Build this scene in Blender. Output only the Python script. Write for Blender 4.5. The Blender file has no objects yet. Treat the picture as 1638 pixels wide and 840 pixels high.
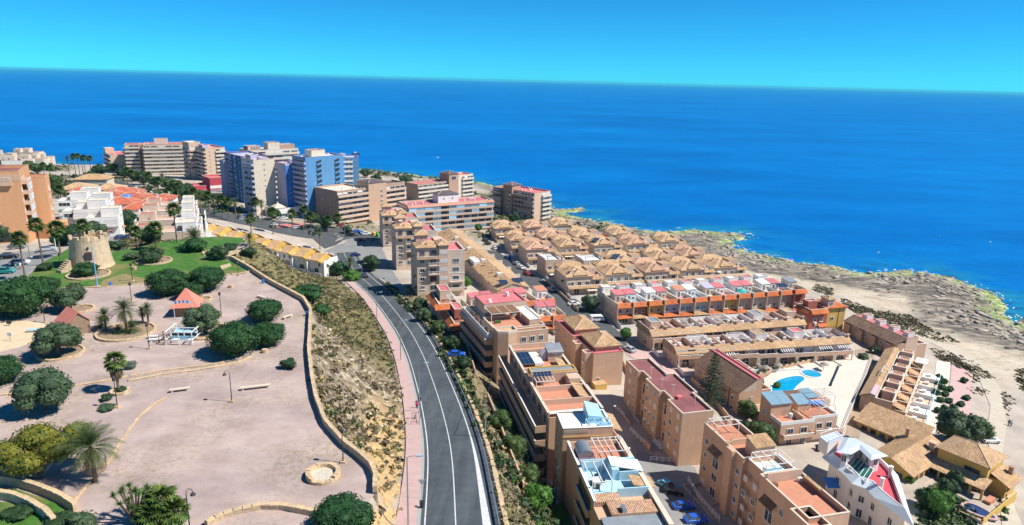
import bpy, math, random
import numpy as np
from mathutils import Vector, Matrix

SC = bpy.context.scene
COL = SC.collection
R = math.radians
rnd = random.Random(7)

# ------------------------------------------------------------------ camera
F = 1092.0                      # focal length in photo pixels (photo is 1638 wide)
PITCH, ROLL, CAM_H = R(14.97), R(1.43), 85.0
fwd = np.array([0, math.cos(PITCH), -math.sin(PITCH)])
r0 = np.array([1.0, 0, 0]); u0 = np.array([0, math.sin(PITCH), math.cos(PITCH)])
right = math.cos(ROLL)*r0 + math.sin(ROLL)*u0
upv = -math.sin(ROLL)*r0 + math.cos(ROLL)*u0
cam_d = bpy.data.cameras.new('camera')
cam = bpy.data.objects.new('camera', cam_d); COL.objects.link(cam)
cam_d.sensor_width = 36.0
cam_d.lens = 36.0*F/1638.0
cam_d.clip_start = 1.0; cam_d.clip_end = 200000.0
m = Matrix.Identity(4)
for i in range(3):
    m[i][0] = right[i]; m[i][1] = upv[i]; m[i][2] = -fwd[i]
m[2][3] = CAM_H
cam.matrix_world = m
SC.camera = cam

# ------------------------------------------------------------------ sky, sun, exposure
SUN_EL, SUN_AZ = R(51), R(-9)              # azimuth measured from +X towards +Y
sv = Vector((math.cos(SUN_EL)*math.cos(SUN_AZ), math.cos(SUN_EL)*math.sin(SUN_AZ), math.sin(SUN_EL)))
W = bpy.data.worlds.new('World'); SC.world = W; W.use_nodes = True
nt = W.node_tree; nt.nodes.clear()
out = nt.nodes.new('ShaderNodeOutputWorld'); bg = nt.nodes.new('ShaderNodeBackground')
sky = nt.nodes.new('ShaderNodeTexSky'); sky.sky_type = 'NISHITA'; sky.sun_disc = False
sky.sun_elevation = SUN_EL; sky.sun_rotation = math.pi/2 - SUN_AZ
sky.altitude = 90; sky.air_density = 0.6; sky.dust_density = 0.0; sky.ozone_density = 3.0
hs = nt.nodes.new('ShaderNodeHueSaturation'); hs.inputs['Hue'].default_value = 0.5; hs.inputs['Saturation'].default_value = 1.0
mul = nt.nodes.new('ShaderNodeMixRGB'); mul.blend_type = 'MULTIPLY'; mul.inputs[0].default_value = 1.0
mul.inputs[2].default_value = (0.13, 0.98, 1.42, 1)
nt.links.new(sky.outputs[0], hs.inputs['Color']); nt.links.new(hs.outputs[0], mul.inputs[1])
nt.links.new(mul.outputs[0], bg.inputs[0]); nt.links.new(bg.outputs[0], out.inputs[0])
bg.inputs[1].default_value = 0.071
sd = bpy.data.lights.new('sun', 'SUN'); sd.energy = 4.9; sd.angle = R(0.53); sd.color = (1.0, 0.95, 0.86)
so = bpy.data.objects.new('sun', sd); COL.objects.link(so)
so.rotation_euler = (-sv).to_track_quat('-Z', 'Y').to_euler(); so.location = (0, 0, 300)
SC.view_settings.view_transform = 'Standard'; SC.view_settings.look = 'None'
SC.view_settings.exposure = 0.48; SC.view_settings.gamma = 1.0; SC.view_settings.use_curve_mapping = False

# ------------------------------------------------------------------ helpers: places
def P(px, py, z):
    """world point at height z seen at photo pixel px,py"""
    d = fwd*F + right*(px-819) + upv*(420-py)
    t = (z-CAM_H)/d[2]
    return np.array([d[0]*t, d[1]*t, z])

# ------------------------------------------------------------------ helpers: materials
def new_mat(name):
    mt = bpy.data.materials.new(name); mt.use_nodes = True
    n = mt.node_tree; b = n.nodes['Principled BSDF']
    return mt, n, b
def N(n, t, **kw):
    x = n.nodes.new(t)
    for k, v in kw.items():
        if k in x.inputs.keys(): x.inputs[k].default_value = v
        else: setattr(x, k, v)
    return x
def ramp(n, fac, stops):
    r = n.nodes.new('ShaderNodeValToRGB'); e = r.color_ramp.elements
    while len(e) < len(stops): e.new(0.5)
    for q, (p, c) in zip(e, stops):
        q.position = p; q.color = (c[0], c[1], c[2], 1)
    n.links.new(fac, r.inputs[0]); return r.outputs[0]
def mixc(n, fac, a, b, mode='MIX'):
    x = n.nodes.new('ShaderNodeMixRGB'); x.blend_type = mode
    for i, v in ((0, fac), (1, a), (2, b)):
        if hasattr(v, 'links'): n.links.new(v, x.inputs[i])
        elif i == 0: x.inputs[0].default_value = v
        else: x.inputs[i].default_value = (v[0], v[1], v[2], 1)
    return x.outputs[0]
def math_n(n, op, a, b=0.0):
    x = n.nodes.new('ShaderNodeMath'); x.operation = op
    for i, v in ((0, a), (1, b)):
        if hasattr(v, 'links'): n.links.new(v, x.inputs[i])
        else: x.inputs[i].default_value = v
    return x.outputs[0]
def noise(n, vec, scale, detail=4, rough=0.55):
    x = N(n, 'ShaderNodeTexNoise', Scale=scale, Detail=detail, Roughness=rough)
    if vec is not None: n.links.new(vec, x.inputs['Vector'])
    return x.outputs['Fac']
def mapping(n, vec, scale=(1, 1, 1), rot=(0, 0, 0)):
    x = n.nodes.new('ShaderNodeMapping'); n.links.new(vec, x.inputs[0])
    x.inputs['Scale'].default_value = scale; x.inputs['Rotation'].default_value = rot
    return x.outputs[0]
def bump(n, b, h, strength, dist=0.1):
    x = n.nodes.new('ShaderNodeBump'); x.inputs['Strength'].default_value = strength; x.inputs['Distance'].default_value = dist
    n.links.new(h, x.inputs['Height']); n.links.new(x.outputs[0], b.inputs['Normal'])
MC = {}
def plain(name, col, rough=0.7, var=0.12, scale=0.8, bmp=0.0, metal=0.0, streak=0.0, orand=0.0):
    """weathered surface of one colour: mottling, rain streaks, small tint change between objects"""
    if name in MC: return MC[name]
    mt, n, b = new_mat(name)
    tc = n.nodes.new('ShaderNodeTexCoord')
    f = noise(n, tc.outputs['Object'], scale, 6, 0.65)
    c = ramp(n, f, [(0.25, [v*(1-var) for v in col]), (0.75, [min(0.95, v*(1+var)) for v in col])])
    if streak:
        s = noise(n, mapping(n, tc.outputs['Object'], (1.1, 1.1, 0.10)), 1.0, 5, 0.7)
        k = ramp(n, s, [(0.35, [1-streak]*3), (0.65, (1, 1, 1))])
        c = mixc(n, 1.0, c, k, 'MULTIPLY')
    if orand:
        oi = n.nodes.new('ShaderNodeObjectInfo')
        k = ramp(n, oi.outputs['Random'], [(0, [1-orand, 1-orand, 1-orand]), (1, [1+orand*0.3, 1, 1-orand*0.3])])
        c = mixc(n, 1.0, c, k, 'MULTIPLY')
    n.links.new(c, b.inputs['Base Color'])
    b.inputs['Roughness'].default_value = rough; b.inputs['Metallic'].default_value = metal
    if bmp: bump(n, b, noise(n, tc.outputs['Object'], 6.0, 5), bmp, 0.05)
    MC[name] = mt; return mt
def tile_mat(name, c1, c2, c3):
    """clay tile roof: rolls run down the slope (UV in metres), each tile its own tint"""
    if name in MC: return MC[name]
    mt, n, b = new_mat(name)
    uv = n.nodes.new('ShaderNodeUVMap').outputs[0]
    br = N(n, 'ShaderNodeTexBrick', Scale=1.0); br.offset = 0.0
    br.inputs['Brick Width'].default_value = 0.28; br.inputs['Row Height'].default_value = 0.42
    br.inputs['Mortar Size'].default_value = 0.025; br.inputs['Mortar Smooth'].default_value = 0.4
    br.inputs['Color1'].default_value = (0, 0, 0, 1); br.inputs['Color2'].default_value = (1, 1, 1, 1); br.inputs['Mortar'].default_value = (0.5, 0.5, 0.5, 1)
    n.links.new(uv, br.inputs['Vector'])
    c = ramp(n, br.outputs['Color'], [(0.0, c1), (0.5, c2), (1.0, c3)])
    big = noise(n, uv, 0.35, 5)
    c = mixc(n, 1.0, c, ramp(n, big, [(0.3, (0.74, 0.72, 0.70)), (0.65, (1.08, 1.06, 1.02))]), 'MULTIPLY')
    c = mixc(n, math_n(n, 'MULTIPLY', br.outputs['Fac'], 0.55), c, [v*0.35 for v in c1])
    oi = n.nodes.new('ShaderNodeObjectInfo')
    c = mixc(n, 1.0, c, ramp(n, oi.outputs['Random'], [(0, (0.86, 0.83, 0.80)), (1, (1.06, 1.05, 1.06))]), 'MULTIPLY')
    n.links.new(c, b.inputs['Base Color']); b.inputs['Roughness'].default_value = 0.85
    wv = N(n, 'ShaderNodeTexWave', Scale=1.0); wv.wave_type = 'BANDS'; wv.bands_direction = 'X'
    n.links.new(mapping(n, uv, (3.57*0.318, 1, 1)), wv.inputs['Vector'])
    h = math_n(n, 'ADD', wv.outputs['Fac'], math_n(n, 'MULTIPLY', br.outputs['Fac'], -0.4))
    bump(n, b, h, 0.8, 0.07)
    MC[name] = mt; return mt
def glass_mat(name, col, rough=0.08):
    if name in MC: return MC[name]
    mt, n, b = new_mat(name)
    oi = n.nodes.new('ShaderNodeObjectInfo')
    c = ramp(n, oi.outputs['Random'], [(0, [v*0.4 for v in col]), (0.6, col), (1, [min(0.9, v*2.2+0.02) for v in col])])
    n.links.new(c, b.inputs['Base Color']); b.inputs['Roughness'].default_value = rough
    b.inputs['Specular IOR Level'].default_value = 0.6
    MC[name] = mt; return mt
def leaf_mat(name, c1, c2, trans=0.12):
    if name in MC: return MC[name]
    mt, n, b = new_mat(name)
    g = n.nodes.new('ShaderNodeNewGeometry'); oi = n.nodes.new('ShaderNodeObjectInfo')
    tc = n.nodes.new('ShaderNodeTexCoord')
    f = noise(n, tc.outputs['Object'], 0.9, 3)
    k = math_n(n, 'ADD', math_n(n, 'MULTIPLY', g.outputs['Random Per Island'], 0.55), math_n(n, 'MULTIPLY', f, 0.5))
    c = ramp(n, k, [(0.2, c1), (0.85, c2)])
    c = mixc(n, 1.0, c, ramp(n, oi.outputs['Random'], [(0, (0.8, 0.86, 0.8)), (1, (1.12, 1.06, 0.95))]), 'MULTIPLY')
    n.links.new(c, b.inputs['Base Color']); b.inputs['Roughness'].default_value = 0.6
    b.inputs['Specular IOR Level'].default_value = 0.25
    MC[name] = mt; return mt

# real-world base colours
tan = plain('tan_stucco', (0.585, 0.385, 0.262), 0.9, 0.10, 0.5, 0.15, streak=0.08, orand=0.08)
tan2 = plain('peach_stucco', (0.63, 0.455, 0.34), 0.9, 0.10, 0.5, 0.15, streak=0.08, orand=0.08)
pale = plain('pale_stucco', (0.64, 0.51, 0.40), 0.9, 0.09, 0.5, 0.1, streak=0.12, orand=0.06)
cream = plain('cream_stucco', (0.66, 0.58, 0.47), 0.9, 0.08, 0.5, 0.1, streak=0.10, orand=0.05)
white = plain('white_paint', (0.80, 0.79, 0.76), 0.7, 0.06, 0.7, streak=0.10, orand=0.04)
brownst = plain('brown_stucco', (0.45, 0.285, 0.20), 0.9, 0.1, 0.5, 0.15, streak=0.12)
orange_b = plain('orange_brick', (0.64, 0.33, 0.16), 0.85, 0.12, 3.0, streak=0.08)
redp = plain('red_paint', (0.50, 0.06, 0.09), 0.8, 0.12, 0.6, streak=0.12)
redbrick = plain('red_brick', (0.38, 0.12, 0.085), 0.9, 0.16, 3.0, streak=0.12)
yellowp = plain('yellow_stucco', (0.62, 0.40, 0.11), 0.9, 0.1, 0.5, streak=0.12)
pinkdeck = plain('pink_waterproof_deck', (0.58, 0.17, 0.19), 0.8, 0.16, 0.7, orand=0.2)
terra = plain('terracotta_deck', (0.52, 0.235, 0.15), 0.85, 0.14, 0.9, orand=0.12)
maroon = plain('maroon_roof_deck', (0.24, 0.085, 0.085), 0.8, 0.35, 0.25, 0.1)
greydeck = plain('grey_deck', (0.22, 0.25, 0.28), 0.7, 0.2, 0.5)
beigedeck = plain('beige_paving', (0.58, 0.45, 0.33), 0.9, 0.10, 0.8)
blueclad = plain('blue_cladding', (0.10, 0.27, 0.50), 0.6, 0.10, 0.5, streak=0.10)
bluedeep = plain('deep_blue_paint', (0.035, 0.20, 0.60), 0.6, 0.10, 0.5)
lilac = plain('lilac_paint_and_shade_tint', (0.46, 0.43, 0.55), 0.85, 0.08, 0.5, streak=0.1)  # lilac paint on some walls; shade tint on the towers' unlit sides
tile = tile_mat('clay_tiles', (0.45, 0.27, 0.145), (0.60, 0.39, 0.215), (0.68, 0.49, 0.30))
tile_p = tile_mat('pinkish_tiles', (0.48, 0.27, 0.17), (0.60, 0.355, 0.235), (0.68, 0.46, 0.33))
tile_s = tile_mat('salmon_tiles', (0.52, 0.24, 0.17), (0.62, 0.31, 0.22), (0.66, 0.38, 0.28))
tile_y = tile_mat('yellow_tiles', (0.52, 0.31, 0.15), (0.62, 0.39, 0.20), (0.68, 0.48, 0.27))
tile_yl = tile_mat('bright_yellow_tiles', (0.60, 0.36, 0.07), (0.68, 0.43, 0.08), (0.72, 0.5, 0.14))
tile_o = tile_mat('orange_tiles', (0.52, 0.12, 0.035), (0.64, 0.17, 0.05), (0.70, 0.25, 0.09))
tile_r = tile_mat('red_tiles', (0.46, 0.10, 0.06), (0.56, 0.14, 0.08), (0.60, 0.2, 0.12))
tile_d = tile_mat('dark_tiles', (0.17, 0.10, 0.065), (0.24, 0.15, 0.10), (0.32, 0.21, 0.14))
slate = tile_mat('slate_tiles', (0.10, 0.085, 0.10), (0.14, 0.115, 0.13), (0.18, 0.15, 0.16))
ridgem = plain('ridge_mortar', (0.62, 0.46, 0.32), 0.9)
glass = glass_mat('window_glass', (0.035, 0.05, 0.07))
glass_b = glass_mat('blue_glass', (0.16, 0.28, 0.37), 0.15)
solar = plain('solar_cells', (0.015, 0.03, 0.07), 0.2, 0.2, 2.0)
metal = plain('galvanised_metal', (0.45, 0.46, 0.47), 0.4, 0.1, 2, metal=0.7)
darkm = plain('dark_metal', (0.03, 0.03, 0.035), 0.5)
lblue = plain('light_blue_paint', (0.35, 0.62, 0.78), 0.5)
shutter = plain('white_shutter', (0.68, 0.68, 0.68), 0.6, 0.05, orand=0.15)
brownwood = plain('brown_wood', (0.22, 0.11, 0.055), 0.75, 0.2, 4)
stone = plain('limestone', (0.58, 0.44, 0.28), 0.95, 0.25, 1.6, 0.5, orand=0.22)
stone2 = plain('tower_masonry', (0.52, 0.395, 0.26), 0.95, 0.28, 1.4, 0.9)
bark = plain('bark', (0.16, 0.11, 0.075), 0.95, 0.3, 5, 0.6)
palmbark = plain('palm_bark', (0.17, 0.12, 0.085), 0.95, 0.3, 6, 0.8)
rubber = plain('tyre_rubber', (0.02, 0.02, 0.022), 0.9)
concrete = plain('concrete', (0.42, 0.39, 0.35), 0.9, 0.15, 0.8, 0.2)

# ------------------------------------------------------------------ helpers: meshes
class MB:
    def __init__(s): s.v = []; s.f = []; s.m = []
    def face(s, pts, m=0):
        i = len(s.v); s.v += [tuple(map(float, p)) for p in pts]; s.f.append(tuple(range(i, i+len(pts)))); s.m.append(m)
    def box(s, x0, y0, z0, x1, y1, z1, m=0, top=None, nobottom=False):
        a = [(x0, y0, z0), (x1, y0, z0), (x1, y1, z0), (x0, y1, z0), (x0, y0, z1), (x1, y0, z1), (x1, y1, z1), (x0, y1, z1)]
        i = len(s.v); s.v += a
        q = [(0, 1, 5, 4), (1, 2, 6, 5), (2, 3, 7, 6), (3, 0, 4, 7), (4, 5, 6, 7), (3, 2, 1, 0)]
        for k, f in enumerate(q):
            s.f.append(tuple(i+j for j in f)); s.m.append(m if (k != 4 or top is None) else top)
        return s
    def prism(s, poly, z0, z1, m=0, top=None):
        n = len(poly); zz0 = z0 if hasattr(z0, '__len__') else [z0]*n; zz1 = z1 if hasattr(z1, '__len__') else [z1]*n
        for i in range(n):
            a, b = poly[i], poly[(i+1) % n]; j = (i+1) % n
            s.face([(a[0], a[1], zz0[i]), (b[0], b[1], zz0[j]), (b[0], b[1], zz1[j]), (a[0], a[1], zz1[i])], m)
        s.face([(p[0], p[1], zz1[i]) for i, p in enumerate(poly)], m if top is None else top)
        s.face([(p[0], p[1], zz0[i]) for i, p in reversed(list(enumerate(poly)))], m)
        return s
    def bar(s, a, b, w=0.1, h=None, m=0):
        """square bar from a to b"""
        a = Vector(a); b = Vector(b); d = (b-a).normalized(); h = h or w
        up = Vector((0, 0, 1)) if abs(d.z) < 0.95 else Vector((1, 0, 0))
        x = d.cross(up).normalized()*w/2; y = x.normalized().cross(d)*h/2
        ca = [a-x-y, a+x-y, a+x+y, a-x+y]; cb = [p+(b-a) for p in ca]
        for i in range(4):
            j = (i+1) % 4; s.face([ca[i], ca[j], cb[j], cb[i]], m)
        s.face(ca[::-1], m); s.face(cb, m); return s
    def tube(s, pts, rad, n=8, m=0, caps=True):
        rings = []
        for k, p in enumerate(pts):
            p = Vector(p); d = (Vector(pts[min(k+1, len(pts)-1)])-Vector(pts[max(k-1, 0)])).normalized()
            up = Vector((0, 0, 1)) if abs(d.z) < 0.9 else Vector((1, 0, 0))
            x = d.cross(up).normalized(); y = x.cross(d); r = rad[k] if hasattr(rad, '__len__') else rad
            rings.append([p+(x*math.cos(a)+y*math.sin(a))*r for a in [2*math.pi*i/n for i in range(n)]])
        i0 = len(s.v); s.v += [tuple(q) for r in rings for q in r]
        for k in range(len(pts)-1):
            for i in range(n):
                j = (i+1) % n
                s.f.append((i0+k*n+i, i0+k*n+j, i0+(k+1)*n+j, i0+(k+1)*n+i)); s.m.append(m)
        if caps:
            s.f.append(tuple(i0+i for i in range(n))[::-1]); s.m.append(m)
            s.f.append(tuple(i0+(len(pts)-1)*n+i for i in range(n))); s.m.append(m)
        return s
    def lathe(s, prof, n=16, m=0, c=(0, 0)):
        i0 = len(s.v)
        for r, z in prof:
            for i in range(n):
                a = 2*math.pi*i/n; s.v.append((c[0]+r*math.cos(a), c[1]+r*math.sin(a), z))
        for k in range(len(prof)-1):
            for i in range(n):
                j = (i+1) % n
                s.f.append((i0+k*n+i, i0+k*n+j, i0+(k+1)*n+j, i0+(k+1)*n+i)); s.m.append(m)
        return s
    def mesh(s, name, mats, smooth=False):
        me = bpy.data.meshes.new(name); me.from_pydata(s.v, [], s.f)
        for t in mats: me.materials.append(t)
        if len(mats) > 1: me.polygons.foreach_set('material_index', s.m)
        if smooth: me.polygons.foreach_set('use_smooth', [True]*len(s.f))
        # UV in metres: u level along the face, v up the slope
        uvl = me.uv_layers.new(name='UVMap'); uv = np.zeros((len(me.loops), 2), dtype=np.float32)
        V = s.v; k = 0
        for f in s.f:
            p = [Vector(V[i]) for i in f]
            nn = Vector((0, 0, 0)); c0 = p[0]
            for q in range(1, len(p)-1): nn += (p[q]-c0).cross(p[q+1]-c0)
            nn = nn.normalized() if nn.length > 1e-9 else Vector((0, 0, 1))
            u = Vector((0, 0, 1)).cross(nn)
            u = u.normalized() if u.length > 1e-3 else Vector((1, 0, 0))
            w = nn.cross(u)
            for q in p:
                uv[k] = (q.dot(u), q.dot(w)); k += 1
        uvl.data.foreach_set('uv', uv.ravel())
        me.update(); return me
def link(o, parent=None):
    COL.objects.link(o)
    if parent is not None: o.parent = parent
    return o
def obj(name, mb, mats, parent=None, smooth=False):
    if not isinstance(mats, (list, tuple)): mats = [mats]
    me = mb if isinstance(mb, bpy.types.Mesh) else mb.mesh(name, mats, smooth)
    return link(bpy.data.objects.new(name, me), parent)
def tag(o, label=None, cat=None, group=None, kind=None):
    if label: o['label'] = label
    if cat: o['category'] = cat
    if group: o['group'] = group
    if kind: o['kind'] = kind
    return o
def thing(name, label, cat, loc, rotz=0.0, group=None):
    o = bpy.data.objects.new(name, None); COL.objects.link(o); o.empty_display_size = 0.5
    o.location = loc; o.rotation_euler = (0, 0, rotz)
    return tag(o, label, cat, group)
KIDS = {}
def inst(name, me, parent, loc=(0, 0, 0), rz=0.0, sc=None):
    o = bpy.data.objects.new(name, me); COL.objects.link(o)
    if parent is not None: o.parent = parent
    o.location = loc; o.rotation_euler = (0, 0, rz)
    if sc is not None: o.scale = (sc, sc, sc) if not hasattr(sc, '__len__') else sc
    return o
def copy_tree(root, loc, rotz, label, group=None, sc=None):
    c = root.copy(); COL.objects.link(c); c.location = loc; c.rotation_euler = (0, 0, rotz)
    c['label'] = label
    if group: c['group'] = group
    if sc is not None: c.scale = (sc, sc, sc)
    for ch in root.children:
        d = ch.copy(); COL.objects.link(d); d.parent = c
        for g in ch.children:
            e = g.copy(); COL.objects.link(e); e.parent = d
    return c
ORD = ['first', 'second', 'third', 'fourth', 'fifth', 'sixth', 'seventh', 'eighth', 'ninth', 'tenth', 'eleventh', 'twelfth', 'thirteenth', 'fourteenth', 'fifteenth', 'sixteenth']
# ------------------------------------------------------------------ terrain
def vnoise(x, y, s, seed=0):
    x = np.asarray(x)/s; y = np.asarray(y)/s
    xi = np.floor(x).astype(np.int64); yi = np.floor(y).astype(np.int64)
    fx = x-xi; fy = y-yi; fx = fx*fx*(3-2*fx); fy = fy*fy*(3-2*fy)
    def h(a, b):
        k = (a*374761393 + b*668265263 + seed*974711) & 0x7fffffff
        k = ((k ^ (k >> 13))*1274126177) & 0x7fffffff
        return ((k ^ (k >> 16)) & 0xffff)/65535.0
    return (h(xi, yi)*(1-fx)+h(xi+1, yi)*fx)*(1-fy)+(h(xi, yi+1)*(1-fx)+h(xi+1, yi+1)*fx)*fy
def fbm(x, y, s, seed=0, o=4):
    t = 0; a = 1; tot = 0
    for i in range(o):
        t = t+a*vnoise(x, y, s/2**i, seed+i); tot += a; a *= 0.55
    return t/tot
def seg_dist(x, y, pl, closed=False):
    """distance to polyline, index and parameter of the nearest segment, side (cross product)"""
    pl = np.asarray(pl, float); best = np.full(x.shape, 1e9); bi = np.zeros(x.shape); cr = np.zeros(x.shape)
    n = len(pl)
    for i in range(n if closed else n-1):
        a = pl[i]; b = pl[(i+1) % n]; d = b-a; L2 = d@d+1e-12
        t = np.clip(((x-a[0])*d[0]+(y-a[1])*d[1])/L2, 0, 1)
        dx = x-a[0]-t*d[0]; dy = y-a[1]-t*d[1]; q = np.hypot(dx, dy); m = q < best
        best = np.where(m, q, best); bi = np.where(m, i+t, bi); cr = np.where(m, d[0]*dy-d[1]*dx, cr)
    return best, bi, cr
def inside(x, y, poly):
    c = np.zeros(x.shape, bool); n = len(poly)
    for i in range(n):
        x0, y0 = poly[i][:2]; x1, y1 = poly[(i+1) % n][:2]
        if y0 == y1: continue
        k = ((y0 > y) != (y1 > y)) & (x < (x1-x0)*(y-y0)/(y1-y0)+x0); c ^= k
    return c
def pxl(pts, z): return [P(a, b, z) for a, b in pts]

COAST_PX = [(1638, 512), (1622, 520), (1604, 500), (1612, 490), (1590, 470), (1560, 458), (1535, 448), (1500, 440), (1478, 434), (1440, 433), (1405, 436), (1370, 437), (1340, 428), (1310, 424), (1275, 420), (1240, 413), (1205, 404), (1180, 396), (1172, 388), (1193, 382), (1190, 372), (1160, 374), (1110, 368), (1050, 372), (1010, 366), (960, 352), (925, 348), (905, 343), (940, 336), (925, 333), (890, 336), (870, 322), (820, 305), (795, 297), (760, 290), (700, 284), (640, 277), (600, 272), (575, 271), (500, 268), (400, 266), (300, 264), (200, 262), (160, 266), (120, 263), (85, 262), (40, 252), (0, 247), (-150, 245)]
COAST = [P(a, b, 0)[:2] for a, b in COAST_PX]
COAST = [np.array(q) for q in [(620, -60), (420, 60), (270, 150), (205, 195)]] + COAST
LAND = COAST + [np.array(COAST[-1])+[-500, 100], np.array([-1500, -100]), np.array([620, -100])]

PK_PX = [(337, 414), (372, 416), (400, 432), (430, 452), (460, 468), (486, 482), (497, 500), (496, 530), (494, 560), (498, 600), (505, 640), (520, 680), (548, 712), (575, 733), (592, 748), (601, 766), (600, 790), (580, 815), (560, 860)]
PK_W = [P(a, b, 40)[:2] for a, b in PK_PX]
PK = PK_W + [np.array([-20, 48]), np.array([-110, 48]), np.array([-230, 90])] + [P(a, b, 40)[:2] for a, b in [(-120, 470), (30, 470), (42, 446), (62, 424), (92, 408), (118, 392), (170, 404), (210, 398), (255, 388), (300, 382), (350, 378), (392, 380), (398, 392), (372, 402)]]

RC_PX = [(840, 729, 36.3), (780, 726.5, 33.2), (720, 723, 30.4), (700, 718.6, 29.3), (657, 708, 26.8), (620, 696.5, 24.2), (600, 688.6, 22.8), (577, 681.5, 21.2), (531, 658, 18.0), (492, 628, 15.2), (470, 609.5, 13.6), (455, 591, 12.4), (444, 578, 11.6), (432, 566, 11.0), (418, 556, 10.8), (404, 550, 10.7)]
rc = [P(x, y, z) for y, x, z in RC_PX]
rc = [rc[0]+(rc[0]-rc[2])*1.2] + rc
def resample(pts, step, smooth=0):
    p = np.array(pts, float); d = np.r_[0, np.cumsum(np.linalg.norm(np.diff(p, axis=0), axis=1))]
    n = max(2, int(d[-1]/step)+1); t = np.linspace(0, d[-1], n)
    q = np.stack([np.interp(t, d, p[:, k]) for k in range(p.shape[1])], 1)
    for _ in range(smooth): q[1:-1] = 0.25*q[:-2]+0.5*q[1:-1]+0.25*q[2:]
    return q
RD = resample(rc, 2.0, 25)
RDN = np.zeros((len(RD), 2)); _t = np.gradient(RD[:, :2], axis=0); _t /= np.linalg.norm(_t, axis=1)[:, None]
RDN[:, 0] = _t[:, 1]; RDN[:, 1] = -_t[:, 0]       # to the right of travel (away from camera)

ctrl = [(445, 345, 12), (560, 400, 11), (600, 380, 11), (520, 360, 12), (360, 340, 14), (250, 300, 14), (180, 290, 13), (100, 270, 10), (30, 262, 12), (0, 300, 22),
        (190, 320, 21), (110, 340, 27), (150, 385, 34), (190, 362, 29), (240, 375, 29), (300, 345, 22), (290, 385, 33), (350, 365, 22), (420, 395, 17), (500, 425, 13),
        (545, 432, 12), (40, 402, 36.5), (-60, 420, 37), (30, 432, 37.5), (-150, 330, 30), (672, 470, 15.5), (640, 440, 12), (610, 400, 11), (700, 480, 15), (770, 610, 15), (720, 540, 15.5), (830, 700, 15),
        (990, 720, 9.5), (1120, 745, 8.5), (900, 800, 14), (1050, 830, 10), (940, 620, 11), (1000, 540, 10), (880, 480, 11.5), (820, 440, 10.5), (760, 380, 9), (700, 350, 9), (780, 350, 8),
        (880, 360, 6), (960, 370, 4), (1050, 395, 5), (1140, 445, 9), (1000, 465, 10.5), (1080, 470, 10), (1200, 460, 7), (960, 520, 11), (1100, 560, 9.5), (1250, 600, 7.5), (1380, 570, 7),
        (1300, 500, 7.5), (1240, 450, 4), (1350, 480, 4), (1450, 560, 5), (1500, 640, 5.5), (1400, 740, 6.5), (1250, 720, 7.5), (1350, 840, 7), (1500, 830, 6), (1600, 790, 4.5), (1600, 680, 3.5), (1550, 580, 3), (1450, 490, 2.5), (1638, 640, 2.5), (1700, 840, 3),
        (480, 300, 9), (560, 300, 9), (640, 300, 6), (700, 300, 6), (820, 340, 7), (320, 290, 12), (230, 275, 10)]
CP = np.array([P(a, b, c) for a, b, c in ctrl] + [(-900, 60, 30), (-900, 700, 10), (500, 0, 3), (60, 30, 16), (0, 40, 24), (-60, 0, 38), (-400, 100, 38), (10, 95, 16), (30, 70, 15), (-400, 400, 25)])
_A = np.hypot(CP[:, None, 0]-CP[None, :, 0], CP[:, None, 1]-CP[None, :, 1])
_n = len(CP); _M = np.zeros((_n+1, _n+1)); _M[:_n, :_n] = -_A - np.eye(_n)*4.0; _M[:_n, _n] = 1; _M[_n, :_n] = 1
_wt = np.linalg.solve(_M, np.r_[CP[:, 2], 0])
def sstep(t): t = np.clip(t, 0, 1); return t*t*(3-2*t)
def terrain(x, y, full=False):
    x = np.asarray(x, float); y = np.asarray(y, float)
    z = np.full(x.shape, _wt[-1])
    for (cx, cy, _), w in zip(CP, _wt[:-1]): z = z - w*np.sqrt((x-cx)**2+(y-cy)**2+9.0)
    z = np.maximum(z, 2.0)
    dpk, _, _ = seg_dist(x, y, PK, True); inp = inside(x, y, PK); dpk = np.where(inp, 0, dpk)
    drd, ri, cr = seg_dist(x, y, RD[:, :2]); zr = np.interp(ri, np.arange(len(RD)), RD[:, 2])
    side = np.where(cr < 0, 1.0, -1.0)            # +1 right of the road (sea side)
    dl = np.maximum(drd-6.9, 0); dr = np.maximum(drd-5.6, 0)
    A = z + (39.4-z)*np.clip(1-dpk/30.0, 0, 1)
    s = np.maximum(sstep(dl/34.0), dl/(dl+dpk+1e-3))
    west = zr-0.15 + (A-zr+0.15)*s
    east = zr-0.15 + (z-zr+0.15)*sstep(dr/13.0)
    zz = np.where(side < 0, west, east)
    far = sstep((drd-70)/40); zz = zz*(1-far) + np.where(side < 0, A, z)*far
    zz = np.where(inp, 39.9, zz)
    dc, _, _ = seg_dist(x, y, COAST); land = inside(x, y, LAND); dc = np.where(land, dc, -dc)
    cap = np.where(dc > 0, 0.15+0.055*dc+np.maximum(dc-45, 0)*0.3, np.maximum(-0.35+dc*0.25, -4.0))
    zz = np.minimum(zz, cap)
    if full: return zz, dpk, inp, drd, side, dc, dl, s
    return zz
def TZ(x, y): return float(terrain(np.array([x]), np.array([y]))[0])
_ts = np.r_[np.linspace(40, 420, 381), np.linspace(423, 1200, 260)]
def G(px, py):
    """first point of the ground seen at photo pixel px,py"""
    d = fwd*F + right*(px-819) + upv*(420-py); d = d/np.linalg.norm(d)
    X = d[0]*_ts; Y = d[1]*_ts; Z = CAM_H+d[2]*_ts
    D = Z - terrain(X, Y); k = np.argmax(D < 0)
    if D[k] >= 0: return P(px, py, 0)
    lo, hi = _ts[k-1], _ts[k]
    f = D[k-1]/(D[k-1]-D[k]+1e-9); t = lo+(hi-lo)*f
    q = d*t; return np.array([q[0], q[1], TZ(q[0], q[1])])
def gax(*segs):
    o = []
    for a, b, st in segs: o += list(np.arange(a, b, st))
    return np.array(o+[segs[-1][1]])
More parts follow.
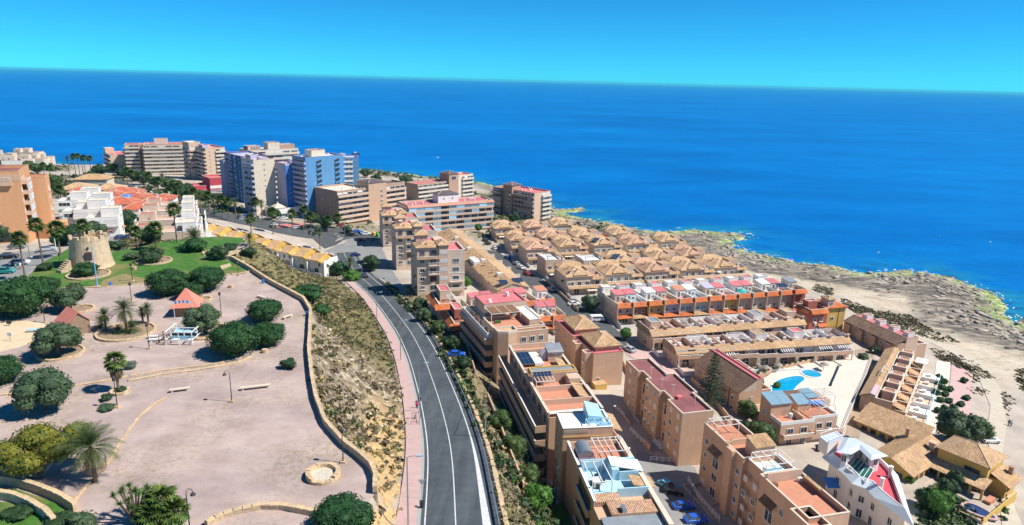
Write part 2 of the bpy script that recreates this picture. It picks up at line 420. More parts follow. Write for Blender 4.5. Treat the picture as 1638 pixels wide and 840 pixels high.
gx = gax((-1400, -400, 40), (-400, -160, 5), (-160, -76, 2), (-76, 16, 1.0), (16, 210, 1.8), (210, 300, 5), (300, 640, 20))
gy = gax((-40, 44, 8), (44, 250, 1.15), (250, 460, 2.2), (460, 720, 6), (720, 1400, 30))
GX, GY = np.meshgrid(gx, gy)
TZg, dpk, inp, drd, side, dc, dl, ss = terrain(GX, GY, True)
n1 = fbm(GX, GY, 9, 1, 5)-0.5; n2 = fbm(GX, GY, 2.6, 9, 3)-0.5; n3 = fbm(GX, GY, 26, 4, 4)
hill = np.where((side < 0) & ~inp & (dl > 0.3) & (drd < 75), 1.0, 0)*sstep(dpk/3.0)*sstep((dl-0.3)/2.5)*(dpk < 60)
bank = np.where((side > 0) & (drd > 5.4) & (drd < 19) & (GY < 232), 1.0, 0)
hill = np.maximum(hill, np.where((side < 0) & (dl > 0.0) & (drd < 60) & ~inp & (GY < 225), 0.999, 0))
cst = np.where(dc > -6, sstep(1-(dc-48)/22), 0)*np.where(GX > 20, 1, sstep((30-dc)/15))
rocky = np.where(dc > -8, sstep(1-(dc-26-50*(n3-0.40)-np.where(GY > 290, 12, 0))/12), 0)
TZm = TZg + hill*(n1*1.5+n2*1.0)*np.minimum(1, dl/5) + ((0.25+rocky)*cst*(n1*1.3+n2*1.0+0.08))*sstep((dc+6)/8) + bank*n2*0.4*sstep((drd-5.4)/2)
TZm = np.where(inp, 39.9, TZm)
far_land = np.where((drd > 75) | (dpk > 60), 1, 0)
soil = np.where(hill > 0.01, sstep((8.5-dl)/4.5)*sstep((125-GY)/25), 0)
grassy = np.where(hill > 0.01, sstep((GY-128)/18), 0)
nx_, ny_ = len(gx), len(gy)
me = bpy.data.meshes.new('terrain')
vv = np.stack([GX, GY, TZm], -1).reshape(-1, 3).astype(np.float32)
ii = np.arange(nx_*ny_).reshape(ny_, nx_)
ff = np.stack([ii[:-1, :-1], ii[:-1, 1:], ii[1:, 1:], ii[1:, :-1]], -1).reshape(-1, 4)
keep = (TZm.reshape(-1)[ff].max(1) > -3.9); ff = ff[keep]
me.vertices.add(len(vv)); me.vertices.foreach_set('co', vv.ravel())
me.loops.add(ff.size); me.loops.foreach_set('vertex_index', ff.ravel().astype(np.int32))
me.polygons.add(len(ff)); me.polygons.foreach_set('loop_start', np.arange(0, ff.size, 4, dtype=np.int32))
me.polygons.foreach_set('use_smooth', np.ones(len(ff), bool))
me.update(calc_edges=True)
def attr(nm, arr):
    a = me.attributes.new(nm, 'FLOAT', 'POINT'); a.data.foreach_set('value', np.asarray(arr, np.float32).ravel())
veg = sstep((GY-300)/60)*sstep((fbm(GX, GY, 40, 51, 4)-0.36)/0.2); attr('veg', veg)
attr('hill', np.maximum(hill, bank*0.9)); attr('coast', cst); attr('rocky', rocky); attr('soil', soil); attr('grassy', np.maximum(grassy, bank*0.7)); attr('dc', np.clip((dc+4)/40, 0, 1))

mt, n, b = new_mat('ground_surface')
def A_(nm):
    x = n.nodes.new('ShaderNodeAttribute'); x.attribute_name = nm; return x.outputs['Fac']
pos = n.nodes.new('ShaderNodeNewGeometry').outputs['Position']
town = ramp(n, noise(n, pos, 0.12, 6), [(0.3, (0.32, 0.27, 0.23)), (0.5, (0.43, 0.365, 0.30)), (0.7, (0.50, 0.43, 0.36))])
scr = ramp(n, noise(n, pos, 0.55, 8, 0.72), [(0.32, (0.06, 0.052, 0.032)), (0.45, (0.16, 0.125, 0.075)), (0.54, (0.29, 0.225, 0.15)), (0.63, (0.48, 0.40, 0.30)), (0.76, (0.62, 0.54, 0.44))])
gra = ramp(n, noise(n, pos, 1.1, 8, 0.75), [(0.28, (0.055, 0.052, 0.02)), (0.45, (0.145, 0.12, 0.045)), (0.6, (0.23, 0.185, 0.08)), (0.75, (0.38, 0.31, 0.18))])
soi = ramp(n, noise(n, pos, 1.3, 8, 0.75), [(0.25, (0.14, 0.085, 0.035)), (0.42, (0.42, 0.27, 0.115)), (0.58, (0.58, 0.40, 0.19)), (0.75, (0.66, 0.52, 0.31))])
hl = mixc(n, A_('grassy'), scr, gra); hl = mixc(n, A_('soil'), hl, soi)
sand = ramp(n, noise(n, pos, 0.10, 8, 0.6), [(0.3, (0.37, 0.29, 0.20)), (0.5, (0.51, 0.43, 0.32)), (0.7, (0.60, 0.53, 0.42))])
str_ = noise(n, mapping(n, pos, (0.10, 0.42, 0.3), (0, 0, R(-32))), 1.0, 9, 0.75)
sand = mixc(n, math_n(n, 'MULTIPLY', ramp(n, noise(n, mapping(n, pos, (0.18, 0.5, 1), (0, 0, R(-30))), 1.0, 9, 0.8), [(0.52, (0, 0, 0)), (0.60, (1, 1, 1))]), 0.75), sand, (0.24, 0.19, 0.13))
rock = ramp(n, str_, [(0.34, (0.03, 0.028, 0.026)), (0.46, (0.11, 0.095, 0.08)), (0.54, (0.26, 0.215, 0.165)), (0.63, (0.43, 0.365, 0.285)), (0.76, (0.60, 0.53, 0.44))])
alg = ramp(n, noise(n, pos, 0.35, 7, 0.7), [(0.3, (0.08, 0.13, 0.03)), (0.46, (0.22, 0.30, 0.07)), (0.56, (0.42, 0.46, 0.20)), (0.68, (0.62, 0.62, 0.46))])
am = math_n(n, 'MULTIPLY', ramp(n, A_('dc'), [(0.05, (1, 1, 1)), (0.20, (0.9, 0.9, 0.9)), (0.42, (0, 0, 0))]), ramp(n, noise(n, pos, 0.07, 7, 0.7), [(0.40, (0, 0, 0)), (0.50, (1, 1, 1))]))
rk = mixc(n, am, rock, alg)
cs = mixc(n, A_('rocky'), sand, rk)
town = mixc(n, A_('veg'), town, ramp(n, noise(n, pos, 0.2, 7, 0.7), [(0.35, (0.07, 0.085, 0.03)), (0.55, (0.20, 0.17, 0.09)), (0.7, (0.38, 0.30, 0.20))]))
c = mixc(n, A_('coast'), town, cs); c = mixc(n, A_('hill'), c, hl)
n.links.new(c, b.inputs['Base Color']); b.inputs['Roughness'].default_value = 0.95
h = math_n(n, 'ADD', noise(n, pos, 1.2, 8, 0.7), math_n(n, 'MULTIPLY', str_, A_('rocky')))
bump(n, b, h, 0.6, 0.35)
me.materials.append(mt)
ter = link(bpy.data.objects.new('ground', me)); tag(ter, 'rocky coastal ground sloping from the hilltop park down to the sea', kind='structure')

# ------------------------------------------------------------------ sea
mt, n, b = new_mat('sea_water')
pos = n.nodes.new('ShaderNodeNewGeometry').outputs['Position']
big = noise(n, mapping(n, pos, (0.0018, 0.0045, 1), (0, 0, R(-8))), 1.0, 6, 0.6)
mid = noise(n, mapping(n, pos, (0.010, 0.022, 1), (0, 0, R(-6))), 1.0, 6, 0.6)
k = math_n(n, 'ADD', math_n(n, 'MULTIPLY', big, 0.6), math_n(n, 'MULTIPLY', mid, 0.4))
c = ramp(n, k, [(0.32, (0.0, 0.08, 0.29)), (0.5, (0.0, 0.128, 0.42)), (0.68, (0.0, 0.195, 0.54))])
sh = n.nodes.new('ShaderNodeAttribute'); sh.attribute_name = 'shore'
sh2 = math_n(n, 'MULTIPLY', sh.outputs['Fac'], ramp(n, noise(n, pos, 0.045, 5, 0.65), [(0.40, (0, 0, 0)), (0.62, (1, 1, 1))]))
sh3 = math_n(n, 'MULTIPLY', sh.outputs['Fac'], ramp(n, noise(n, mapping(n, pos, (0.04, 0.12, 1), (0, 0, R(-30))), 1.0, 6, 0.7), [(0.5, (0, 0, 0)), (0.6, (1, 1, 1))]))
c = mixc(n, sh2, c, (0.02, 0.24, 0.30)); c = mixc(n, math_n(n, 'MULTIPLY', sh3, 0.7), c, (0.01, 0.045, 0.09))
n.links.new(c, b.inputs['Base Color']); b.inputs['Roughness'].default_value = 0.35
b.inputs['IOR'].default_value = 1.33; b.inputs['Specular IOR Level'].default_value = 0.3
w1 = noise(n, mapping(n, pos, (0.10, 0.30, 1), (0, 0, R(-15))), 1.0, 5, 0.6)
bump(n, b, w1, 0.55, 1.2)
sm = MB(); sm.face([(-26000, -800, 0), (26000, -800, 0), (26000, 38000, 0), (-26000, 38000, 0)])
sv_ = (dc > -75) & (dc < 7); f4 = ii; fq = np.stack([f4[:-1, :-1], f4[:-1, 1:], f4[1:, 1:], f4[1:, :-1]], -1).reshape(-1, 4); fq = fq[sv_.reshape(-1)[fq].all(1)]
us, inv = np.unique(fq, return_inverse=True); sme = bpy.data.meshes.new('shallow_sea'); sme.from_pydata([(a, c_, 0.03) for a, c_ in zip(GX.ravel()[us], GY.ravel()[us])], [], inv.reshape(-1, 4).tolist()); sme.materials.append(mt)
at_ = sme.attributes.new('shore', 'FLOAT', 'POINT'); at_.data.foreach_set('value', np.clip(np.exp(np.minimum(dc.ravel()[us], 0)/16)-0.012, 0, 1).astype(np.float32))
tag(link(bpy.data.objects.new('shallow_sea', sme)), 'turquoise shallows and dark reefs along the rocky shore', kind='structure')
sea = obj('sea', sm, mt); tag(sea, 'calm deep blue sea reaching to the horizon', kind='structure')
# seabed shelf of pale rock just below the surface is part of the ground sheet

# ------------------------------------------------------------------ sea haze
hm = bpy.data.materials.new('sea_haze'); hm.use_nodes = True; hn = hm.node_tree; hn.nodes.clear()
ho = hn.nodes.new('ShaderNodeOutputMaterial'); hv = hn.nodes.new('ShaderNodeVolumePrincipled')
hv.inputs['Color'].default_value = (0.13, 0.74, 1.0, 1); hv.inputs['Density'].default_value = 4e-5; hv.inputs['Anisotropy'].default_value = 0.0
hn.links.new(hv.outputs[0], ho.inputs['Volume'])
tag(obj('haze', MB().box(-26500, -1000, -6, 26500, 38500, 92), hm), 'pale blue sea haze', kind='stuff')

# ------------------------------------------------------------------ draped sheets (streets, plazas, lawns)
import bmesh
def drape(name, poly, mat, off=0.08, step=3.0, zconst=None, kind='structure', label=None, parent=None):
    bm = bmesh.new()
    vs = [bm.verts.new((p[0], p[1], 0)) for p in poly]
    f = bm.faces.new(vs)
    if f.calc_center_median() is not None and f.normal.z < 0: pass
    bmesh.ops.triangulate(bm, faces=bm.faces[:])
    if zconst is None:
        xs = [p[0] for p in poly]; ys = [p[1] for p in poly]
        for x in np.arange(min(xs)+step, max(xs), step):
            bmesh.ops.bisect_plane(bm, geom=bm.verts[:]+bm.edges[:]+bm.faces[:], plane_co=(x, 0, 0), plane_no=(1, 0, 0))
        for y in np.arange(min(ys)+step, max(ys), step):
            bmesh.ops.bisect_plane(bm, geom=bm.verts[:]+bm.edges[:]+bm.faces[:], plane_co=(0, y, 0), plane_no=(0, 1, 0))
        X = np.array([v.co.x for v in bm.verts]); Y = np.array([v.co.y for v in bm.verts]); Z = terrain(X, Y)+off
        for v, z in zip(bm.verts, Z): v.co.z = z
    else:
        for v in bm.verts: v.co.z = zconst
    bmesh.ops.recalc_face_normals(bm, faces=bm.faces[:])
    bm.faces.ensure_lookup_table()
    if sum(f.normal.z for f in bm.faces) < 0: bmesh.ops.reverse_faces(bm, faces=bm.faces[:])
    me_ = bpy.data.meshes.new(name); bm.to_mesh(me_); bm.free(); me_.materials.append(mat)
    o = link(bpy.data.objects.new(name, me_), parent)
    if parent is None: tag(o, label, kind=kind)
    return o
def world_mat(name, stops, scale, rough=0.95, bmp=0.3, bscale=3.0, extra=None):
    mt, n, b = new_mat(name)
    pos = n.nodes.new('ShaderNodeNewGeometry').outputs['Position']
    c = ramp(n, noise(n, pos, scale, 8, 0.65), stops)
    if extra: c = extra(n, pos, c)
    n.links.new(c, b.inputs['Base Color']); b.inputs['Roughness'].default_value = rough
    bump(n, b, noise(n, pos, bscale, 6, 0.7), bmp, 0.08); return mt
def grav_extra(n, pos, c):
    # dry weedy patches and darker specks in the gravel
    p = ramp(n, noise(n, pos, 0.07, 5), [(0.44, (0, 0, 0)), (0.62, (0.9, 0.9, 0.9))])
    c = mixc(n, math_n(n, 'MULTIPLY', p, ramp(n, noise(n, pos, 1.4, 6, 0.8), [(0.48, (0, 0, 0)), (0.6, (1, 1, 1))])), c, (0.25, 0.20, 0.11))
    s = ramp(n, noise(n, pos, 2.2, 3, 0.6), [(0.66, (0, 0, 0)), (0.70, (1, 1, 1))])
    w = ramp(n, noise(n, mapping(n, pos, (0.05, 0.16, 1), (0, 0, R(35))), 1.0, 4), [(0.42, (0.93, 0.93, 0.94)), (0.58, (1.10, 1.09, 1.07))]); c = mixc(n, 1.0, c, w, 'MULTIPLY')
    c = mixc(n, math_n(n, 'MULTIPLY', s, 0.7), c, (0.12, 0.10, 0.08))
    return c
gravel = world_mat('pinkish_gravel', [(0.3, (0.32, 0.24, 0.218)), (0.5, (0.40, 0.31, 0.283)), (0.7, (0.46, 0.365, 0.33))], 0.22, extra=grav_extra)
sandm = world_mat('play_sand', [(0.3, (0.54, 0.42, 0.27)), (0.7, (0.64, 0.52, 0.36))], 0.4)
def lawn_extra(n, pos, c):
    p = ramp(n, noise(n, pos, 0.11, 5), [(0.52, (0, 0, 0)), (0.68, (0.8, 0.8, 0.8))])
    return mixc(n, p, c, (0.20, 0.17, 0.06))
lawn = world_mat('lawn_grass', [(0.3, (0.022, 0.085, 0.008)), (0.5, (0.045, 0.14, 0.012)), (0.7, (0.08, 0.20, 0.022))], 0.8, extra=lawn_extra, bmp=0.6, bscale=5)
def asph_extra(n, pos, c):
    p = ramp(n, noise(n, pos, 0.09, 4), [(0.45, (1, 1, 1)), (0.7, (0.72, 0.72, 0.75))]); c = mixc(n, 1.0, c, p, 'MULTIPLY')
    t = ramp(n, noise(n, mapping(n, pos, (0.9, 0.035, 0.1), (0, 0, R(-8))), 1.0, 5, 0.6), [(0.3, (0.75, 0.76, 0.78)), (0.7, (1.35, 1.34, 1.32))]); s = ramp(n, noise(n, mapping(n, pos, (0.5, 0.2, 0.3)), 1.0, 5, 0.7), [(0.62, (1, 1, 1)), (0.72, (0.55, 0.55, 0.56))])
    return mixc(n, 1.0, mixc(n, 1.0, c, t, 'MULTIPLY'), s, 'MULTIPLY')
asphalt = world_mat('asphalt', [(0.3, (0.054, 0.064, 0.074)), (0.7, (0.082, 0.094, 0.104))], 0.5, 0.85, 0.15, 8, asph_extra)
asphalt_l = world_mat('pale_asphalt', [(0.3, (0.20, 0.20, 0.20)), (0.7, (0.27, 0.265, 0.26))], 0.3, 0.9, 0.15, 8)
asphalt_d = world_mat('dark_asphalt', [(0.3, (0.055, 0.06, 0.065)), (0.7, (0.085, 0.09, 0.095))], 0.3, 0.9, 0.15, 8)
pinkpave = world_mat('pink_pavement', [(0.3, (0.47, 0.31, 0.29)), (0.7, (0.55, 0.38, 0.35))], 0.6, 0.9)
gutter = world_mat('gutter_concrete', [(0.3, (0.33, 0.32, 0.30)), (0.7, (0.40, 0.39, 0.37))], 0.6, 0.9)
linep = plain('road_paint', (0.62, 0.63, 0.63), 0.7, 0.32, 2.5)
promen = world_mat('promenade_paving', [(0.3, (0.58, 0.52, 0.44)), (0.7, (0.66, 0.60, 0.52))], 0.4, 0.9)

def offs(pl, nn, o, dz=0.0): return np.c_[pl[:, :2]+nn*o, pl[:, 2]+dz]
def ribbon(name, a, c, mat, label=None, dz=0.0, skirt=0.0):
    mb = MB()
    for i in range(len(a)-1):
        mb.face([a[i]+[0, 0, dz], c[i]+[0, 0, dz], c[i+1]+[0, 0, dz], a[i+1]+[0, 0, dz]])
        if skirt:
            mb.face([c[i]+[0, 0, dz-skirt], c[i+1]+[0, 0, dz-skirt], c[i+1]+[0, 0, dz], c[i]+[0, 0, dz]])
            mb.face([a[i+1]+[0, 0, dz-skirt], a[i]+[0, 0, dz-skirt], a[i]+[0, 0, dz], a[i+1]+[0, 0, dz]])
    return tag(obj(name, mb, mat), label, kind='structure')
# road: asphalt, gutter, pavement with kerb, lines
ribbon('road', offs(RD, RDN, -4.0), offs(RD, RDN, 5.2), asphalt, 'curving grey asphalt road running downhill between slope and houses', 0.0, 0.5)
ribbon('gutter', offs(RD, RDN, -4.55), offs(RD, RDN, -4.0), gutter, 'pale concrete gutter beside the curving road', 0.02, 0.4)
ribbon('pavement', offs(RD, RDN, -6.8), offs(RD, RDN, -4.55), pinkpave, 'pink pavement along the foot of the hillside', 0.14, 0.5)
edge = []
ribbon('road_line', offs(RD, RDN, -3.58), offs(RD, RDN, -3.42), linep, 'solid white edge line beside the pink pavement', 0.006)
ribbon('road_line', offs(RD, RDN, -0.07), offs(RD, RDN, 0.07), linep, 'solid white centre line of the curving road', 0.006)
_w = np.interp(np.arange(len(RD)), [0, 12, 34, 60], [0.62, 0.55, 0.09, 0.08])[:, None]
ribbon('road_line', np.c_[RD[:, :2]+RDN*(3.5-_w), RD[:, 2]], np.c_[RD[:, :2]+RDN*(3.5+_w), RD[:, 2]], linep, 'white edge line widening to a wedge beside the guard rail', 0.006)
# park plaza
prk = MB(); prk.prism([(p[0], p[1]) for p in PK], 36.5, 40.0)
drape('park_plaza', PK, gravel, zconst=40.0, label='pinkish gravel plaza of the hilltop park')
LAWN = [P(a, b, 40)[:2] for a, b in [(42, 446), (62, 424), (92, 408), (118, 392), (170, 404), (210, 398), (255, 388), (300, 382), (350, 378), (388, 381), (392, 388), (360, 394), (330, 404), (340, 412), (372, 418), (394, 432), (392, 438), (360, 440), (335, 446), (240, 452), (160, 459), (110, 459), (60, 462)]]
drape('lawn', LAWN, lawn, zconst=40.012, label='green lawn round the old stone tower')
drape('bare_lawn', [P(a, b, 40)[:2] for a, b in [(165, 448), (200, 438), (232, 446), (236, 450), (160, 457)]], world_mat('dry_lawn', [(0.3, (0.17, 0.14, 0.05)), (0.7, (0.30, 0.24, 0.12))], 0.7), zconst=40.02, label='worn dry patch of lawn beside the plaza')
drape('sand_pit', [P(a, b, 40)[:2] for a, b in [(-40, 520), (0, 516), (40, 513), (72, 518), (78, 530), (60, 545), (30, 556), (-40, 572)]], sandm, zconst=40.012, label='pale sand of the play area')
# streets
ST = [('street', asphalt_l, [(520, 402), (545, 385), (562, 381), (604, 384), (618, 412), (640, 452), (652, 474), (640, 476), (600, 440), (585, 436), (565, 428), (545, 414)], 'pale asphalt square in front of the apartment blocks'),
      ('street', asphalt_d, [(150, 282), (175, 284), (255, 308), (330, 332), (430, 352), (520, 362), (590, 372), (612, 380), (604, 386), (560, 382), (520, 398), (500, 382), (440, 372), (330, 348), (250, 322), (150, 292)], 'dark asphalt street with car parks below the towers'),
      ('street', asphalt_d, [(778, 400), (795, 402), (850, 438), (895, 462), (930, 485), (975, 518), (1000, 540), (1005, 560), (985, 556), (955, 528), (905, 500), (860, 470), (800, 425)], 'dark street between the bungalows and the tiled houses'),
      ('street', asphalt_d, [(905, 488), (940, 500), (968, 508), (975, 520), (960, 530), (920, 516), (895, 500)], 'short dark side street beside the pink roofs'),
      ('street', asphalt_l, [(1020, 722), (1112, 748), (1118, 770), (1112, 800), (1150, 840), (1040, 840), (1030, 790), (1010, 750)], 'pale asphalt lane between the tan apartment blocks'),
      ('street', pinkpave, [(1020, 560), (1060, 566), (1100, 585), (1110, 640), (1080, 620), (1000, 565)], 'pink paved path behind the dark roofed block'),
      ('car_park', asphalt_l, [(-60, 412), (100, 398), (92, 408), (62, 424), (42, 446), (20, 456), (-80, 470)], 'pale asphalt car park below the orange block'),
      ('street', asphalt_l, [(165, 402), (205, 400), (208, 388), (196, 365), (186, 352), (176, 356), (178, 372)], 'pale asphalt street behind the old tower'),
      ('promenade', promen, [(1498, 578), (1520, 580), (1518, 610), (1495, 695), (1478, 693), (1490, 640)], 'pale paved promenade beside the clipped shrubs'),
      ('promenade', pinkpave, [(1522, 580), (1556, 596), (1556, 640), (1545, 700), (1497, 694), (1520, 610)], 'pink paved strip planted with clipped shrubs'),
      ('dirt_track', world_mat('pale_track', [(0.3, (0.44, 0.375, 0.29)), (0.7, (0.53, 0.47, 0.38))], 0.5, 0.95), [(1488, 548), (1530, 553), (1575, 585), (1602, 625), (1610, 680), (1602, 740), (1618, 800), (1640, 850), (1604, 850), (1594, 760), (1578, 700), (1584, 650), (1566, 606), (1530, 570)], 'pale curving dirt track along the shore'),
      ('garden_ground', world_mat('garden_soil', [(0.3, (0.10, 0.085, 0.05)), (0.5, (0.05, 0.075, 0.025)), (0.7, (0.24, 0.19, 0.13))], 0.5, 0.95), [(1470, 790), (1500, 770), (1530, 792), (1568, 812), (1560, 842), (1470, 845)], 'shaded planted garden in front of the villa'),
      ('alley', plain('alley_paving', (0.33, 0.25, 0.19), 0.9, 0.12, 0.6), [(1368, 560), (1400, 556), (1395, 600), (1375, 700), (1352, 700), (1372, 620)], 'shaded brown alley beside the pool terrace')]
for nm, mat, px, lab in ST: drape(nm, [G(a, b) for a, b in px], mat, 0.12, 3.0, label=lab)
# ------------------------------------------------------------------ building kit
WIN = {}
def win_mesh(w, h, style='win', fm=None, gm=None):
    fm = fm or white; gm = gm or glass
    key = (round(w, 1), round(h, 1), style, fm.name, gm.name)
    if key in WIN: return WIN[key]
    w, h = key[0], key[1]
    mb = MB(); t = 0.09; d = 0.10
    if style == 'shut':
        mb.box(-w/2, -0.05, 0, w/2, 0.02, h, 0)
        for k in range(1, 4): mb.box(-w/2+0.03, -0.065, h*k/4-0.02, w/2-0.03, -0.05, h*k/4+0.02, 0)
        mats = [shutter]
    elif style == 'half':
        mb.box(-w/2, -d, 0, -w/2+t, 0.02, h, 0); mb.box(w/2-t, -d, 0, w/2, 0.02, h, 0)
        mb.box(-w/2+t, -d, 0, w/2-t, 0.02, t, 0); mb.box(-w/2+t, -0.06, h*0.55, w/2-t, 0.02, h, 0)
        mb.box(-w/2+t, -0.03, t, w/2-t, 0.02, h*0.55, 1); mats = [fm, gm]
    elif style == 'arch':
        n = 7; r = w/2; hz = h-r
        pts = [(-w/2, 0), (w/2, 0), (w/2, hz)] + [(r*math.cos(math.pi*i/n), hz+r*math.sin(math.pi*i/n)) for i in range(1, n)] + [(-w/2, hz)]
        mb.face([(x, -0.03, z) for x, z in pts], 1)
        for i in range(len(pts)):
            a, b_ = pts[i], pts[(i+1) % len(pts)]; mb.bar((a[0], -0.05, a[1]), (b_[0], -0.05, b_[1]), 0.1, 0.1, 0)
        mb.bar((0, -0.05, 0), (0, -0.05, h), 0.07, 0.08, 0); mb.bar((-w/2, -0.05, hz), (w/2, -0.05, hz), 0.08, 0.07, 0)
        mats = [fm, gm]
    else:
        mb.box(-w/2, -d, 0, -w/2+t, 0.02, h, 0); mb.box(w/2-t, -d, 0, w/2, 0.02, h, 0)
        mb.box(-w/2+t, -d, 0, w/2-t, 0.02, t, 0); mb.box(-w/2+t, -d, h-t, w/2-t, 0.02, h, 0)
        nb = max(1, int(round(w/1.3)))
        for k in range(1, nb+ (1 if nb == 1 else 0)):
            x = -w/2+w*k/(nb if nb > 1 else 2); mb.box(x-0.03, -d*0.8, t, x+0.03, -0.031, h-t, 0)
        mb.box(-w/2+t, -0.03, t, w/2-t, 0.02, h-t, 1); mats = [fm, gm]
        if style == 'sill': mb.box(-w/2-0.1, -0.2, -0.1, w/2+0.1, 0.02, -0.002, 0)
    WIN[key] = mb.mesh('window', mats); return WIN[key]
BAL = {}
def balc_mesh(L, dep, h, mat, style='solid', floor=None):
    key = (round(L, 1), round(dep, 2), round(h, 2), mat.name, style)
    if key in BAL: return BAL[key]
    L = key[0]; mb = MB(); t = 0.14
    mb.box(0, -dep, -0.2, L, 0.02, 0, 0)
    if style == 'solid':
        mb.box(0, -dep, 0, L, -dep+t, h, 0); mb.box(0, -dep+t, 0, t, 0.0, h, 0); mb.box(L-t, -dep+t, 0, L, 0.0, h, 0)
        mb.box(-0.04, -dep-0.04, h, L+0.04, -dep+t+0.04, h+0.06, 1)
    else:
        mb.box(0, -dep, h-0.08, L, -dep+0.08, h, 1); mb.box(0, -dep, 0.02, L, -dep+0.06, 0.08, 1)
        k = max(2, int(L/0.35))
        for i in range(k+1):
            x = (L-0.05)*i/k; mb.box(x, -dep+0.01, 0.08, x+0.05, -dep+0.06, h-0.08, 1)
        for x in (0.0, L-0.06): mb.box(x, -dep+0.08, h-0.08, x+0.06, 0, h, 1)
    BAL[key] = mb.mesh('balcony', [mat, white]); return BAL[key]

class Bld:
    def __init__(s, name, label, cat, FL, FR, BL, zr, ang, zg=None, group=None):
        a = P(FL[0], FL[1], zr); ca, sa = math.cos(R(ang)), math.sin(R(ang))
        s.W = ((P(FR[0], FR[1], zr)-a)[:2] @ np.array([ca, sa])) if hasattr(FR, '__len__') else FR
        s.D = ((P(BL[0], BL[1], zr)-a)[:2] @ np.array([-sa, ca])) if hasattr(BL, '__len__') else BL
        c = a[:2]+np.array([ca, sa])*s.W/2+np.array([-sa, ca])*s.D/2
        zg = TZ(c[0], c[1]) if zg is None else zg
        s.ang = ang; s.ca, s.sa = ca, sa; s.o = a; s.zg = zg; s.H = zr-zg
        s.e = thing(name, label, cat, (a[0], a[1], zg), R(ang), group)
    @classmethod
    def at(cls, name, label, cat, xy, z, ang, W, D, H, group=None):
        s = cls.__new__(cls); s.W, s.D, s.H, s.ang, s.zg = W, D, H, ang, z
        s.ca, s.sa = math.cos(R(ang)), math.sin(R(ang)); s.o = np.array([xy[0], xy[1], z])
        s.e = thing(name, label, cat, (xy[0], xy[1], z), R(ang), group); return s
    def world(s, x, y, z=0): return (s.o[0]+s.ca*x-s.sa*y, s.o[1]+s.sa*x+s.ca*y, s.zg+z)
    def full(s): return (0, 0, s.W, s.D)
    def face(s, f, rect=None):
        x0, y0, x1, y1 = rect or s.full()
        return {'f': (x0, y0, 0, x1-x0), 'r': (x1, y0, math.pi/2, y1-y0), 'b': (x1, y1, math.pi, x1-x0), 'l': (x0, y1, -math.pi/2, y1-y0)}[f]
    def flen(s, f, rect=None): return s.face(f, rect)[3]
    def pt(s, f, u, dn=0.0, rect=None):
        x, y, r, L = s.face(f, rect); return (x+math.cos(r)*u+math.sin(r)*dn, y+math.sin(r)*u-math.cos(r)*dn, r)
    def put(s, name, me, f, u, z, rect=None, dn=0.0, parent=None):
        x, y, r = s.pt(f, u, dn, rect); return inst(name, me, parent or s.e, (x, y, z), r)
    def box(s, name, mat, x0, y0, z0, x1, y1, z1, parent=None, top=None):
        mb = MB().box(x0, y0, z0, x1, y1, z1, 0, 1 if top else None)
        return obj(name, mb, [mat, top] if top else [mat], parent or s.e)
    def part(s, name, mb, mats, parent=None, smooth=False): return obj(name, mb, mats, parent or s.e, smooth)
    def mass(s, mat, rect=None, z1=None, z0=-5.0, deck=None, par=0.9, t=0.22, parmat=None, cope=None, nopar=False, name='wall'):
        x0, y0, x1, y1 = rect or s.full(); z1 = s.H if z1 is None else z1
        zt = z1 if nopar else z1-par
        w = s.box(name, mat, x0, y0, z0, x1, y1, zt)
        if nopar: return w
        mb = MB()
        mb.box(x0, y0, zt, x1, y0+t, z1); mb.box(x0, y1-t, zt, x1, y1, z1)
        mb.box(x0, y0+t, zt, x0+t, y1-t, z1); mb.box(x1-t, y0+t, zt, x1, y1-t, z1)
        pp = s.part('parapet', mb, [parmat or mat])
        cb = MB(); e = 0.05; zc = z1+0.07
        cb.box(x0-e, y0-e, z1, x1+e, y0+t+e, zc); cb.box(x0-e, y1-t-e, z1, x1+e, y1+e, zc)
        cb.box(x0-e, y0+t+e, z1, x0+t+e, y1-t-e, zc); cb.box(x1-t-e, y0+t+e, z1, x1+e, y1-t-e, zc)
        s.part('coping', cb, [cope or cream], pp)
        s.box('roof_deck', deck or terra, x0+t, y0+t, zt+0.002, x1-t, y1-t, zt+0.06)
        return w
    def win(s, f, u, z, w=1.2, h=1.3, style='win', rect=None, dn=0.0, fm=None, gm=None):
        return s.put('window', win_mesh(w, h, style, fm, gm), f, u, z, rect, dn)
    def grid(s, f, n, zs, w=1.1, h=1.2, rect=None, styles=('win',), m=0.8, skip=(), fm=None, gm=None):
        L = s.flen(f, rect)
        for z in zs:
            for i in range(n):
                if i in skip: continue
                u = m+(L-2*m)*((i+0.5)/n); s.win(f, u, z, w, h, rnd.choice(styles), rect, 0.0, fm, gm)
                if s.o[1] < 260 and rnd.random() < 0.22 and z > 0.5:
                    if rnd.random() < 0.55: s.put('air_conditioner', WIN.setdefault('acu', MB().box(-0.4, -0.32, -0.75, 0.4, -0.02, -0.2).mesh('air_conditioner', [white])), f, u+w*0.3, z, rect)
                    else: s.put('awning', WIN.setdefault('awn%d' % (i % 3), MB().prism([(-0.8, -0.9), (0.8, -0.9), (0.8, -0.02), (-0.8, -0.02)], [-0.42, -0.42, 0.05, 0.05], [-0.36, -0.36, 0.11, 0.11]).mesh('awning', [(cream, terra, plain('green_canvas', (0.05, 0.16, 0.09), 0.8))[i % 3]])), f, u, z+h, rect)
